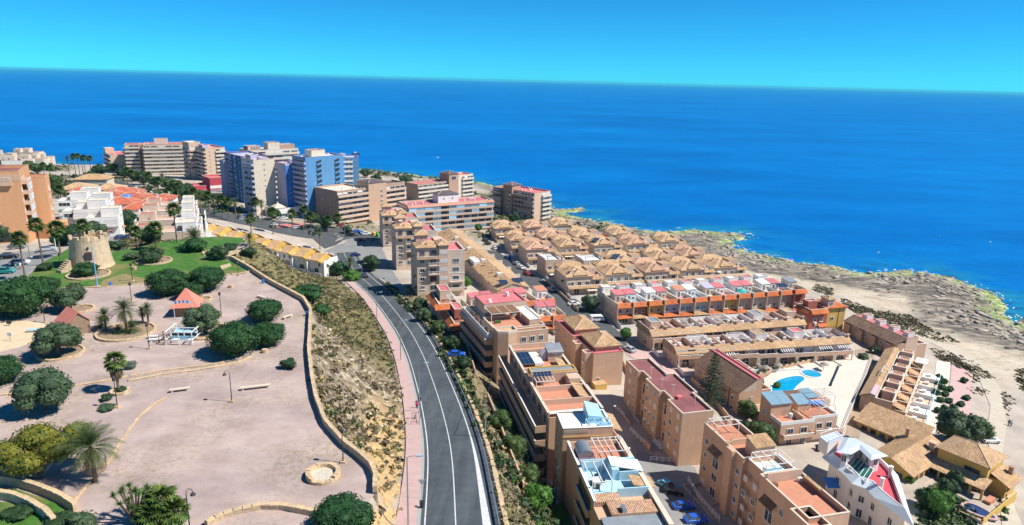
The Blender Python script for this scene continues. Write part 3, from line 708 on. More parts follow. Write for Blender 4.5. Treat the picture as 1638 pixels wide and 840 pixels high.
    def bands(s, f, zs, dep=1.2, h=1.0, mat=None, nw=4, rect=None, u0=0.0, u1=None, styles=('win', 'win', 'shut'), style='solid', wh=2.0, gm=None, fill=0.82):
        L = s.flen(f, rect); u1 = L if u1 is None else u1
        me_ = balc_mesh(u1-u0, dep, h, mat or tan, style)
        for z in zs:
            s.put('balcony', me_, f, u0, z, rect)
            for i in range(nw):
                st = rnd.choice(styles)
                s.win(f, u0+(u1-u0)*((i+0.5)/nw), z+0.12, (u1-u0)/nw*fill, wh, st, rect, 0.0, None, gm)
    def hip(s, x0, y0, x1, y1, z, h, mat, o=0.4, name='roof', cap=True, gable=None, t=0.16):
        x0 -= o; y0 -= o; x1 += o; y1 += o; w, d = x1-x0, y1-y0
        if gable == 'x': a, b = (x0, (y0+y1)/2), (x1, (y0+y1)/2)
        elif gable == 'y': a, b = ((x0+x1)/2, y0), ((x0+x1)/2, y1)
        elif w >= d: a, b = (x0+d/2, (y0+y1)/2), (x1-d/2, (y0+y1)/2)
        else: a, b = ((x0+x1)/2, y0+w/2), ((x0+x1)/2, y1-w/2)
        A3, B3 = (*a, z+h), (*b, z+h); zt = z+t
        c = [(x0, y0, zt), (x1, y0, zt), (x1, y1, zt), (x0, y1, zt)]; mb = MB()
        if (w >= d and gable is None) or gable == 'x':
            mb.face([c[0], c[1], B3, A3]); mb.face([c[2], c[3], A3, B3]); mb.face([c[1], c[2], B3]); mb.face([c[3], c[0], A3])
            edges = [(c[0], A3), (c[3], A3), (c[1], B3), (c[2], B3)]
        else:
            mb.face([c[1], c[2], B3, A3]); mb.face([c[3], c[0], A3, B3]); mb.face([c[0], c[1], A3]); mb.face([c[2], c[3], B3])
            edges = [(c[0], A3), (c[1], A3), (c[2], B3), (c[3], B3)]
        lo = [(p[0], p[1], z) for p in c]
        for i in range(4): mb.face([lo[i], lo[(i+1) % 4], c[(i+1) % 4], c[i]])
        mb.face(lo[::-1])
        r = s.part(name, mb, [mat])
        if cap:
            cb = MB()
            if (Vector(A3)-Vector(B3)).length > 0.3: cb.tube([A3, B3], 0.13, 6)
            for p, q in edges:
                if (Vector(p)-Vector(q)).length > 0.3: cb.tube([p, q], 0.11, 6)
            s.part('ridge_cap', cb, [ridgem], r)
        return r
    def skirt(s, f, u0, u1, z, drop, run, mat, rect=None, t=0.14, name='tile_skirt', dn=0.0):
        """sloping tiled strip along a face: top at z against the wall, lower edge run metres out"""
        mb = MB()
        a = [(u0, -dn, z), (u1, -dn, z), (u1, -run-dn, z-drop), (u0, -run-dn, z-drop)]
        bt = [(p[0], p[1], p[2]-t) for p in a]
        mb.face([a[3], a[2], a[1], a[0]]); mb.face(bt)
        for i in range(4): mb.face([a[i], a[(i+1) % 4], bt[(i+1) % 4], bt[i]])
        x, y, r = s.pt(f, 0, 0, rect); o = s.part(name, mb, [mat]); o.location = (x, y, 0); o.rotation_euler = (0, 0, r); return o
    def slope(s, pts, mat, t=0.15, name='roof'):
        """free roof slab from 4 local corners"""
        mb = MB(); lo = [(p[0], p[1], p[2]-t) for p in pts]
        mb.face(pts); mb.face(lo[::-1]); k = len(pts)
        for i in range(k): mb.face([lo[i], lo[(i+1) % k], pts[(i+1) % k], pts[i]])
        return s.part(name, mb, [mat])
    def pergola(s, x0, y0, x1, y1, z, h=2.2, mat=None, n=5, name='pergola', slats=True):
        mb = MB(); w = 0.12
        for x, y in ((x0, y0), (x1, y0), (x1, y1), (x0, y1)): mb.box(x-w/2, y-w/2, z, x+w/2, y+w/2, z+h)
        mb.bar((x0, y0, z+h), (x1, y0, z+h), w); mb.bar((x0, y1, z+h), (x1, y1, z+h), w)
        mb.bar((x0, y0, z+h+0.1), (x0, y1, z+h+0.1), w); mb.bar((x1, y0, z+h+0.1), (x1, y1, z+h+0.1), w)
        p = s.part(name, mb, [mat or white])
        if slats:
            sl = MB().bar((0, y0, 0), (0, y1, 0), 0.1).mesh('slat', [mat or white])
            for i in range(1, n): inst('slat', sl, p, (x0+(x1-x0)*i/n, 0, z+h+0.12))
        return p
    def chimney(s, x, y, z, h=0.9, mat=None, w=0.5):
        mb = MB().box(x-w/2, y-w/2, z-0.8, x+w/2, y+w/2, z+h); mb.box(x-w/2-0.1, y-w/2-0.1, z+h, x+w/2+0.1, y+w/2+0.1, z+h+0.12)
        return s.part('chimney', mb, [mat or tan2])
    def panel(s, x0, y0, x1, y1, z, tilt=0.5, n=3, name='solar_panel'):
        mb = MB(); dz = tilt
        p = [(x0, y0, z), (x1, y0, z), (x1, y1, z+dz), (x0, y1, z+dz)]; lo = [(q[0], q[1], q[2]-0.06) for q in p]
        mb.face(p, 0); mb.face(lo[::-1], 1)
        for i in range(4): mb.face([lo[i], lo[(i+1) % 4], p[(i+1) % 4], p[i]], 1)
        for i in range(n+1):
            x = x0+(x1-x0)*i/n; mb.bar((x, y0, z+0.02), (x, y1, z+dz+0.02), 0.05, 0.03, 1)
        for i in range(3):
            y = y0+(y1-y0)*i/2; zz = z+dz*i/2; mb.bar((x0, y, zz+0.02), (x1, y, zz+0.02), 0.05, 0.03, 1)
        if tilt > 0.05:
            mb.bar((x0, y1, z-0.4), (x0, y1, z+dz), 0.06, 0.06, 1); mb.bar((x1, y1, z-0.4), (x1, y1, z+dz), 0.06, 0.06, 1)
        return s.part(name, mb, [solar, metal])
    def clutter(s, x0, y0, x1, y1, z, n=3):
        """roof odds and ends: aerials, air conditioners, hatches"""
        for i in range(n):
            x = rnd.uniform(x0, x1); y = rnd.uniform(y0, y1); k = rnd.random()
            if k < 0.4:
                mb = MB().box(x-0.45, y-0.2, z, x+0.45, y+0.2, z+0.7); mb.tube([(x-0.1, y-0.215, z+0.35), (x-0.1, y-0.2, z+0.35)], 0.25, 8); s.part('air_conditioner', mb, [white])
            elif k < 0.7:
                mb = MB().bar((x, y, z), (x, y, z+2.2), 0.06)
                for q in range(4): mb.bar((x-0.5+0.06*q, y, z+1.5+0.2*q), (x+0.5-0.06*q, y, z+1.5+0.2*q), 0.04)
                s.part('aerial', mb, [metal])
            else:
                mb = MB().lathe([(0.0, z+1.1), (0.45, z+1.1), (0.45, z+0.1), (0.4, z), (0, z)][::-1], 10, 0, (x, y)); s.part('water_tank', mb, [white])
def fl(z0, n, h=2.9): return [z0+h*i for i in range(n)]
GA = 17.0     # the town's street grid
# ------------------------------------------------------------------ far towers
TG = 'apartment towers along the sea front'
# slim tower at the far left
b = Bld('apartment_tower', 'slim beige tower, leftmost of the sea front towers, stepped roof and dark balcony side', 'apartment tower', (176, 248), 12.5, 26, 24, 39, zg=5, group=TG)
b.mass(tan2, deck=pinkdeck); zs = fl(1.0, int(b.H/2.95), 2.95)
b.bands('l', zs, 1.3, 1.0, tan2, 4); b.grid('f', 1, zs, 1.4, 1.3, m=0.5, styles=('win',)); b.bands('f', zs, 0.9, 0.9, tan2, 2, u0=b.W*0.45)
b.mass(tan2, (0, b.D-7, 6, b.D), b.H+3.2, b.H-0.8, white, 0.4); b.clutter(1, 1, b.W-1, b.D-8, b.H-0.8, 4)
# broad beige tower
b = Bld('apartment_tower', 'broad beige tower with cream and white balcony bands, largest behind the dual carriageway', 'apartment tower', (228, 231), (299, 230), 16, 33, 24, zg=5, group=TG)
zs = fl(0.6, 10, (b.H-1.2)/10); b.mass(tan2, deck=pinkdeck, cope=pinkdeck)
b.bands('f', zs, 1.3, 1.05, cream, 6, styles=('win', 'win', 'shut', 'half', 'win')); b.bands('l', zs, 1.0, 1.0, tan2, 2)
b.mass(cream, (b.W*0.25, 5, b.W*0.55, 11), b.H+3.4, b.H-0.8, pinkdeck, 0.4); b.clutter(1, 1, b.W-1, 12, b.H-0.8, 6)
x0 = -12.5; rc_ = (x0, 6, 0, 20)
b.mass(brownst, (x0, 6, -3.0, 20), b.H-0.6, deck=pinkdeck); b.mass(brownst, (-3.0, 8, 0.0, 20), b.H-0.8, nopar=True)
b.bands('f', zs, 1.2, 1.05, cream, 3, rect=(x0, 6, -3.0, 20)); b.bands('l', zs, 1.0, 1.0, tan2, 3, rect=(x0, 6, -3, 20))
# right companion, left face dark with balconies
b = Bld('apartment_tower', 'beige tower with deep shaded balcony side, just left of the blue towers', 'apartment tower', (328, 237), 13.5, 24, 34.5, 45, zg=7, group=TG)
zs = fl(0.6, 10, (b.H-1.2)/10); b.mass(tan2, deck=pinkdeck)
b.bands('l', zs, 1.4, 1.0, tan2, 6); b.bands('f', zs, 1.0, 0.95, cream, 2, u0=b.W*0.5); b.grid('f', 1, zs, 0.9, 1.1, m=0.3, rect=(0, 0, b.W*0.4, b.D))
b.mass(tan2, (-5, b.D-8, 3, b.D+4), b.H+2.8, deck=white, par=0.5); b.mass(lilac, (0.5, 6, 5, 13), b.H+1.6, b.H-0.8, pinkdeck, 0.4)
b.bands('l', zs, 1.0, 0.9, brownst, 3, rect=(-5, b.D-8, 3, b.D+4)); b.bands('f', zs, 0.8, 0.9, tan2, 1, rect=(-5, b.D-8, 0, b.D+4)); b.clutter(1, 1, b.W-1, 12, b.H-0.8, 4)
# red building
b = Bld('office_building', 'dark red block with white storey strip below the beige towers', 'building', (335, 285), 11, 14, 22, 42, zg=10, group=None)
b.mass(redp, deck=pinkdeck, z1=b.H); b.mass(redp, (-9, 2, 0, 14), b.H-4.5, deck=pinkdeck)
b.box('white_strip', white, -0.06, -0.08, b.H-6.6, b.W+0.02, -0.005, b.H-4.8); b.bands('f', [b.H-9.8], 0.05, 0.2, white, 3, styles=('win',), gm=glass_b)
b.grid('f', 3, [0.6, 3.6], 1.6, 1.4); b.grid('l', 3, [0.6, 3.6], 1.3, 1.4, rect=(-9, 2, 0, 14)); b.grid('f', 2, [0.6, 3.6], 1.3, 1.4, rect=(-9, 2, 0, 14))
# blue towers
b = Bld('apartment_tower', 'blue tower painted dark for shade, pink roof edge, leftmost of the blue towers', 'apartment tower', (385, 250), 15, 25, 39.5, 43, zg=12, group='blue and white towers')
zs = fl(1.4, 11, (b.H-1.6)/11); b.mass(plain('shade_darkened_blue_cladding', (0.045, 0.12, 0.29), 0.7, 0.12, 0.5), deck=lilac, cope=pinkdeck)  # cladding colour deepened to hold the shade on the left face
b.bands('l', zs, 0.9, 0.9, lilac, 2, u0=b.D*0.12, u1=b.D*0.42, styles=('half', 'win')); b.bands('l', zs, 0.5, 0.6, blueclad, 1, u0=b.D*0.55, u1=b.D*0.7); b.bands('f', zs, 0.7, 0.9, white, 2, u0=1.0, u1=8); b.grid('l', 2, zs, 1.0, 1.2, rect=(0, 0, b.W, b.D*0.5)); b.clutter(1, 1, b.W-1, b.D-1, b.H-0.8, 5)  # white balconies on the unlit side are coloured lilac as shade
b.mass(lilac, (-3, b.D*0.75, 0, b.D), b.H-4, deck=lilac)
b = Bld('apartment_tower', 'cream tower with single column of small windows in front of the blue towers', 'apartment tower', (405, 256), 11.5, 14, 41.8, 46, zg=12, group='blue and white towers')
zs = fl(1.4, 10, (b.H-1.6)/10); b.mass(cream, deck=lilac, cope=pinkdeck)
b.grid('f', 1, zs, 0.9, 0.9, m=0.5); b.bands('r', zs, 1.3, 0.95, cream, 3); b.bands('l', zs, 1.3, 0.95, lilac, 3, u0=3.0)
b.mass(lilac, (1.5, 6, 5, 12), b.H+1.8, b.H-0.8, white, 0.4); b.mass(lilac, (5.5, 3, 9, 9), b.H+0.6, b.H-0.8, white, 0.3); b.clutter(1, 1, b.W-1, 12, b.H-0.8, 4)
b = Bld('apartment_tower', 'bright blue and white striped tower, side painted shade grey, strip windows beside the cream tower', 'apartment tower', (456, 262), (488, 257), 9.5, 40, 48, zg=12, group='blue and white towers')
zs = fl(1.2, 10, (b.H-1.4)/10); b.mass(lilac, deck=white, cope=pinkdeck)  # lilac grey wall carries the shade of the left face in its colour
b.box('blue_panel', bluedeep, 0.0, -0.12, -3, 4.2, 0.0, b.H-1.0); b.grid('f', 1, zs, 1.0, 1.0, rect=(0.0, -0.12, 4.2, 2), m=0.3)
b.bands('f', zs, 0.35, 1.05, white, 4, u0=4.3, styles=('win',), wh=2.1, fill=0.75); b.grid('l', 1, zs, 0.7, 0.8); b.clutter(1, 1, b.W-1, 8, b.H-0.8, 5)
b.mass(lilac, (6, 5, 9, 8), b.H+1.5, b.H-0.8, white, 0.3)
b = Bld('apartment_tower', 'tall bright blue tower with two columns of slanting stair openings', 'apartment tower', (488, 252), (533, 245), 12, 44, 50, zg=12, group='blue and white towers')
zs = fl(2.4, 11, (b.H-3.2)/11); b.mass(blueclad, deck=white, cope=pinkdeck)
for z in zs:
    for u in (b.W*0.34, b.W*0.82):
        mb = MB(); mb.prism([(-1.5, -0.12), (1.5, -0.12), (1.5, 0.02), (-1.5, 0.02)], [0, 0.9, 0.9, 0], [1.2, 2.1, 2.1, 1.2]); me_ = WIN.setdefault('slant', mb.mesh('stair_shade_slab', [darkm]))  # dark slab stands for the shade inside an uncut opening
        b.put('stair_shade_slab', me_, 'f', u, z-0.4); b.put('balcony', WIN.setdefault('slantb', MB().prism([(-1.6, -0.5), (1.6, -0.5), (1.6, 0.02), (-1.6, 0.02)], [0, 0.9, 0.9, 0], [0.75, 1.65, 1.65, 0.75]).mesh('balcony', [blueclad])), 'f', u, z-1.2)
gl = MB()
for k in range(9): gl.box(b.W*0.5+k*b.W*0.022, -0.10, 0, b.W*0.5+k*b.W*0.022+0.05, 0.0, b.H-2)
b.part('glass_fins', gl, [lblue]); b.bands('l', zs, 0.8, 0.9, lilac, 1, styles=('win',)); b.bands('r', zs, 0.8, 0.9, bluedeep, 1)
b.mass(cream, (b.W*0.25, 3, b.W*0.6, 9), b.H+3.0, b.H-0.8, maroon, 0.3); b.clutter(1, 1, b.W-1, 10, b.H-0.8, 5)
b = Bld('apartment_tower', 'white banded tower with blue right edge, rightmost of the blue towers', 'apartment tower', (541, 252), 12, 12, 38, 22, zg=8, group='blue and white towers')
zs = fl(1.2, 10, (b.H-1.4)/10); b.mass(blueclad, deck=white, cope=pinkdeck)
b.bands('f', zs, 0.35, 1.05, white, 3, u0=1.5, u1=b.W*0.70, styles=('win',), fill=0.8); b.grid('f', 1, zs, 0.9, 1.0, rect=(b.W*0.74, 0, b.W, 3), m=0.2)
b.grid('r', 3, zs, 1.0, 1.1); b.mass(lilac, (2, 5, 5, 9), b.H+1.5, b.H-0.8, white, 0.3)
# back block between blue towers
b = Bld('apartment_block', 'cream and lilac block with pitched roof caps seen behind the blue towers', 'apartment block', (398, 241), 32, 16, 39, 42, zg=8, group=None)
b.mass(cream, deck=lilac); zs = fl(1, 10, (b.H-1.2)/10); b.bands('f', zs[4:], 1.0, 1.0, cream, 6); b.bands('r', zs[4:], 1.0, 1.0, lilac, 3)
b.mass(brownst, (1, 4, 9, 11), b.H+2.2, b.H-0.8, lilac, 0.3); b.mass(cream, (b.W*0.42, 3, b.W*0.66, 10), b.H+4.0, b.H-0.8, maroon, 0.3); b.mass(brownst, (b.W*0.68, 4, b.W-0.5, 11), b.H+2.4, b.H-0.8, lilac, 0.3)
b.bands('f', [b.H+0.0], 0.5, 0.4, brownst, 5, rect=(1, 4, 9, 11), wh=1.3)
# low white plaza building
b = Bld('restaurant', 'low white flat roofed restaurant with small white pyramid roof below the blue towers', 'building', (440, 335), (500, 326), 12, 17.5, 44, zg=12.2)
b.mass(white, deck=cream, par=0.5); b.grid('f', 3, [0.5], 4.2, 2.2, m=0.8, styles=('win',), gm=glass); b.hip(1, 2, 7, 8, b.H, 2.2, cream, 0.2, cap=False)
b.mass(cream, (b.W, 1, b.W+16, 8), 2.9, deck=cream, par=0.4)
# brown block left of plaza
b = Bld('apartment_block', 'terracotta brown block with five long balcony bands facing the car park', 'apartment block', (539, 306), (582, 299), (520, 297), 28.5, 50, zg=11.5, group='brown apartment blocks')
zs = fl(0.4, 6, (b.H-0.9)/6); b.mass(brownst, deck=cream, cope=cream)
b.bands('f', zs, 1.2, 1.0, tan2, 6, u0=0.0, styles=('win', 'win', 'half')); b.grid('l', 2, zs, 0.8, 1.0, m=2.5); b.clutter(1, 1, b.W-1, 11, b.H-0.8, 9)
w0 = b.W; tw = (w0, -1.2, w0+12, 9)
b.mass(tan, tw, b.H+2.2, nopar=True); b.hip(w0, -1.2, w0+12, 9, b.H+2.2, 1.6, slate, 0.3)
b.grid('f', 1, zs[1:], 1.6, 1.2, rect=(w0+6.5, -1.2, w0+10.5, 9), m=0.6)
b.mass(brownst, (w0+12, 0, w0+26, 11), b.H+0.6, deck=slate); b.bands('f', zs, 1.2, 1.0, tan2, 4, rect=(w0+12, 0, w0+26, 11)); 
for z in zs[2:]: b.put('stair_flight', WIN.setdefault('flight', MB().prism([(0, -0.9), (3.2, -0.9), (3.2, 0), (0, 0)], [1.1, 0, 0, 1.1], [1.9, 0.8, 0.8, 1.9]).mesh('stair_flight', [tan2])), 'f', w0+8.8, z-0.5)
# long block behind by the sea
b = Bld('apartment_block', 'brown sea front block with slate tower and pink roof terraces, farthest of the brown blocks', 'apartment block', (668, 295), (707, 288), 12, 20, 46, zg=6, group='brown apartment blocks')
zs = fl(0.6, 5, (b.H-1)/5); b.mass(brownst, deck=pinkdeck); b.bands('f', zs, 1.1, 1.0, cream, 6)
w0 = b.W; b.mass(brownst, (w0, -1.5, w0+8, 8), b.H+4.4, nopar=True); b.hip(w0, -1.5, w0+8, 8, b.H+4.4, 1.8, slate, 0.4); b.grid('f', 1, [b.H+0.6], 3.6, 2.4, rect=(w0, -1.5, w0+8, 8), m=0.5)
b.mass(cream, (w0+8, -0.5, w0+22, 10), b.H+3.2, deck=pinkdeck); b.bands('f', fl(0.6, 6, (b.H+2)/6), 1.1, 1.0, cream, 4, rect=(w0+12, -0.5, w0+22, 10))
# wide blue glazed block
b = Bld('apartment_block', 'wide block with salmon tiled roof edge and blue glazed balconies behind the bungalows', 'apartment block', (652, 331), (785, 320), 13, 23.3, 30, zg=9)
b.mass(pale, deck=pinkdeck, z1=b.H+0.6, par=0.8); fh = (b.H-0.6)/5; zs = fl(0.4, 5, fh)
b.skirt('f', -0.2, b.W+0.2, b.H+0.5, 0.9, 1.7, tile_s); b.skirt('l', 0, b.D, b.H+0.4, 0.9, 1.2, tile_s)
L = b.W; me_ = balc_mesh(L, 1.5, 0.75, tan2)
for z in zs:
    b.put('balcony', me_, 'f', 0, z)
    k = 11
    for i in range(k):
        st = rnd.random(); u = L*(i+0.5)/k
        if st < 0.55: b.win('f', u, z+0.8, L/k*0.94, fh-1.1, 'win', dn=1.45, gm=glass_b)
        b.win('f', u, z+0.1, L/k*0.8, 2.0, 'win' if st > 0.3 else 'half')
b.grid('l', 2, zs, 1.2, 1.2, m=2)
b.mass(white, (L*0.38, 4, L*0.62, 11), b.H+4.2, b.H-0.2, nopar=True); b.hip(L*0.38, 4, L*0.62, 11, b.H+4.2, 1.6, slate, 0.4); b.grid('f', 2, [b.H+1.6], 0.8, 1.0, rect=(L*0.38, 4, L*0.62, 11)); b.clutter(1, 2, L*0.36, 11, b.H-0.1, 6); b.clutter(L*0.65, 2, L-1, 11, b.H-0.1, 6)
# right-hand sea tower
b = Bld('apartment_block', 'brown block with slate stair tower standing alone at the water, rightmost sea front block', 'apartment block', (855, 309), 14.5, 26, 22.5, 48, zg=6, group='brown apartment blocks')
b.D = min(32, b.D); zs = fl(0.8, 6, (b.H-1.2)/6); b.mass(tan2, deck=pinkdeck, cope=pinkdeck)
b.bands('l', zs, 1.2, 1.0, brownst, 6, u0=10.5); b.bands('f', zs, 1.2, 1.0, cream, 2, u0=b.W*0.45); b.clutter(1, 8, b.W-1, 24, b.H-0.8, 7); b.clutter(1, 1, b.W-1, 12, b.H-0.8, 3)
b.mass(brownst, (-1.6, b.D-10, 6, b.D-3), b.H+2.4, nopar=True); b.hip(-1.6, b.D-10, 6, b.D-3, b.H+2.4, 1.6, slate, 0.4); b.bands('l', zs, 1.0, 0.9, brownst, 1, rect=(-3, b.D-3, 8, b.D+5)); b.mass(brownst, (-1, b.D-3, 8, b.D+6), b.H, deck=pinkdeck)
for z in zs[1:]: b.put('stair_flight', WIN['flight'], 'l', b.D-b.D+5.0, z-0.5, rect=(-1.6, 0, 6, b.D-1))

# ------------------------------------------------------------------ orange brick block at the left
zr = 56.5; c = P(29.4, 273.5, zr); W_, D_ = 24.0, 9.5; a_ = 26.0
b = Bld.at('apartment_block', 'orange brick block with dark red roof and blue glazed balconies behind the park', 'apartment block', (c[0]-W_*math.cos(R(a_)), c[1]-W_*math.sin(R(a_))), 36, a_, W_, D_, zr-36)
zs = fl(1.2, 6, 3.05); b.mass(orange_b, (0, 0, W_, D_+6), z1=b.H, deck=maroon, cope=tan)
b.box('top_band', tan, W_-12, -0.05, b.H-2.9, W_+0.05, 0.0, b.H-0.95)
b.grid('f', 2, zs[:5], 1.2, 1.6, rect=(W_-12, 0, W_-5, 3), m=0.2); b.grid('f', 3, zs[:5], 1.2, 1.6, rect=(0, 0, W_-12, 3))
b.bands('f', [zs[5]+0.2], 0.9, 0.9, tan, 2, rect=(W_-9, 0, W_-2, 3))
me_ = balc_mesh(6.4, 1.4, 1.0, tan2)
for k, z in enumerate(zs[1:5]):
    b.put('balcony', me_, 'r', 1.6, z+0.3)
    for i in range(4): b.win('r', 1.6+6.4*(i+0.5)/4, z+1.3, 1.55, 1.6, 'win', dn=1.36, gm=glass_b)
    b.win('r', 0.8, z+0.9, 0.8, 1.2)
b.put('balcony', me_, 'r', 1.6, zs[5]+0.2); b.grid('r', 2, [zs[5]+0.5], 1.0, 1.5, rect=(0, 1, W_, 8))
b.box('garage_door', darkm, W_-7.5, -0.06, 0.1, W_-2.5, -0.002, 2.7)
b.mass(orange_b, (W_-6, D_, W_+4.6, D_+7.5), b.H-3.2, deck=maroon, cope=tan); b.grid('r', 1, zs[:5], 0.7, 0.9, rect=(W_-6, D_, W_+4.6, D_+7.5), m=2)
b.clutter(1, 1, W_-1, D_-1, b.H-0.8, 8)
b.box('porch', orange_b, W_-1, 9.5, -2, W_+8, 16, 2.9); b.pergola(W_-10, 0.5, W_-4, 4, b.H-0.8, 2.2, redbrick, 6)

# ------------------------------------------------------------------ white town houses on the left
WH = 'white town houses below the park'
def town_house(px, W, D, H, ang, label, roof=None, rm=None, wallm=None, group=WH, n=2, zg=None):
    q = G(*px) if zg is None else P(px[0], px[1], zg)
    b = Bld.at('town_house', label, 'house', q[:2], q[2], ang, W, D, H, group)
    if roof: b.mass(wallm or white, z1=H, nopar=True); b.hip(0, 0, W, D, H, roof, rm or tile_r, 0.35)
    else: b.mass(wallm or white, deck=rm or terra, cope=white)
    ns = max(1, int(H/2.9))
    b.grid('f', n, fl(0.8, ns, 2.9), 1.1, 1.3, styles=('win', 'sill', 'half')); b.grid('r', max(1, int(D/4)), fl(0.8, ns, 2.9), 1.0, 1.2)
    if H > 5 and not roof: b.put('balcony', balc_mesh(W*0.5, 1.0, 0.9, white), 'f', 0.4, 2.9)
    return b
q = [((128, 345), 13, 'pale red hipped roof, behind the first white terraces'), ((150, 338), 12, 'red hipped roof, tallest at the back left'), ((170, 333), 12, 'red hipped roof, nearest the dual carriageway'), ((138, 352), 11, 'red roof and ochre end wall'), ((165, 352), 12, 'red roof and long white gable'), ((185, 345), 12, 'red roof with bright blue panel on it'), ((205, 345), 11, 'red roof and broad chimney'), ((222, 350), 11, 'red roof beside the curving street'), ((243, 345), 9, 'small red roof, rightmost of the red roofs'), ((195, 358), 12, 'faded red roof above the street'), ((110, 330), 12, 'red roof beside tall palms'), ((190, 334), 11, 'red roof, farthest down the slope'), ((213, 337), 10, 'red roof, lowest by the carriageway wall')]
for k, (px, w, d_) in enumerate(q):
    b = town_house(px, w, 9, 5.2+(k % 3)*0.8, 14+(k % 4)*4, 'white house with '+d_, 2.2, tile_r, yellowp if k == 3 else white, 'white houses with red roofs')
    b.chimney(w*0.7, 6, b.H+1.6, 0.8, white)
    if k == 5:
        b.slope([(3, 0.5, b.H+0.6), (6.5, 0.5, b.H+0.6), (6.5, 2.8, b.H+1.6), (3, 2.8, b.H+1.6)], bluedeep, 0.1, 'blue_panel')
q = [((96, 356), 9, 8, 'beside the orange block'), ((112, 352), 10, 9, 'with stepped balconies'), ((130, 358), 10, 8, 'with grey terrace wall'), ((104, 372), 9, 7, 'nearest the tall white post'), ((122, 374), 9, 8, 'behind the leaning dark trees'), ((142, 378), 9, 6, 'with blue shadowed stairs behind the old tower')]
for k, (px, w, h, d_) in enumerate(q):
    b = town_house(px, w, 8, h, 20, 'white flat roofed house '+d_, None, greydeck if k == 2 else cream, white, 'white flat roofed terraces')
    b.mass(white, (w*0.4, 3, w, 8), h+2.4, h-0.8, cream, 0.4); b.bands('f', [h-2.8], 1.0, 0.9, white, 2)
# stepped pale terraces beside the park
q = [((212, 398), 19, 9, 4.5, 'lowest step'), ((218, 384), 19, 8, 6.2, 'second step from the lawn'), ((225, 372), 19, 8, 7.5, 'third step from the lawn'), ((232, 362), 19, 8, 8, 'highest step, under the small red roof')]
for k, (px, w, d, h, t_) in enumerate(q):
    z = 33-k*2.2
    c = P(px[0], px[1], z)
    b = Bld.at('terraced_block', 'pale stepped terrace beside the lawn, %s' % t_, 'apartment block', c[:2], z, 22, w, d, h, 'stepped pale terraces')
    b.mass(pale, deck=plain('pale_tiles', (0.58, 0.40, 0.32), 0.85, 0.12, 0.8), cope=white); b.grid('f', 4, fl(0.7, max(1, int(h/3))), 1.2, 1.3); b.grid('r', 2, fl(0.7, max(1, int(h/3))), 1.0, 1.2)
    b.mass(white, (w-5, 2, w-1, d), h+2.3, h-0.8, cream, 0.3); b.mass(pale, (1, d*0.5, 6, d), h+1.6, h-0.8, tile_r, 0.3); b.clutter(1, 1, w-6, d-1, h-0.8, 3)
    b.box('stair_wall', white, w, 0, -3, w+0.3, d, h*0.6); b.box('stair_wall', white, w+2.4, 0, -3, w+2.7, d, h*0.5)
c = P(282, 388, 31); b = Bld.at('white_block', 'tall plain white gable block at the start of the yellow roofed row', 'house', c[:2], 24, 22, 8, 9, 13.5); b.mass(white, deck=cream, cope=white); b.grid('f', 1, [9], 1.0, 1.2); b.grid('r', 2, [7, 10], 1, 1.2)
# far-left cream houses on the headland
for k, (px, py, w) in enumerate([(6, 262, 22), (20, 258, 20), (36, 262, 18), (48, 264, 16), (28, 270, 26), (5, 277, 26), (62, 262, 14), (-12, 262, 22)]):
    c = P(px, py, 10)
    b = Bld.at('seaside_house', 'cream seaside house on the far left headland, '+['tallest with a stepped roof', 'with a square stair tower', 'standing in the middle', 'at the right end over the sea', 'long and low in front', 'white and widest, nearest', 'small, last before the palms', 'cut by the photo edge'][k], 'house', c[:2], 8, 5+3*k, w*0.7, 10, 7+(k % 3)*2, 'cream houses on the far headland')
    b.mass(cream if k != 5 else white, deck=terra, cope=cream); b.mass(cream, (1, 2, w*0.3, 8), b.H+3, b.H-0.8, cream, 0.3); b.grid('f', 4, fl(0.8, 2), 1.3, 1.4); b.grid('f', 1, [b.H+0.4], 1.2, 1.3, rect=(1, 2, w*0.3, 8), m=0.3)
for px, py, w, d_ in [(118, 300, 24, 'pale yellow hipped villa beyond the red roofs'), (95, 318, 18, 'low cream house with pale roof beside the orange block'), (150, 318, 16, 'low pink house with red roof near the palms')]:
    q = G(px, py); b = Bld.at('villa', d_, 'house', q[:2], q[2], 12, w*0.75, 12, 4.5); b.mass(cream, nopar=True); b.hip(0, 0, b.W, 12, 4.5, 2.6, tile_y if w > 20 else tile, 0.5); b.grid('f', 3, [0.8], 1.2, 1.3)

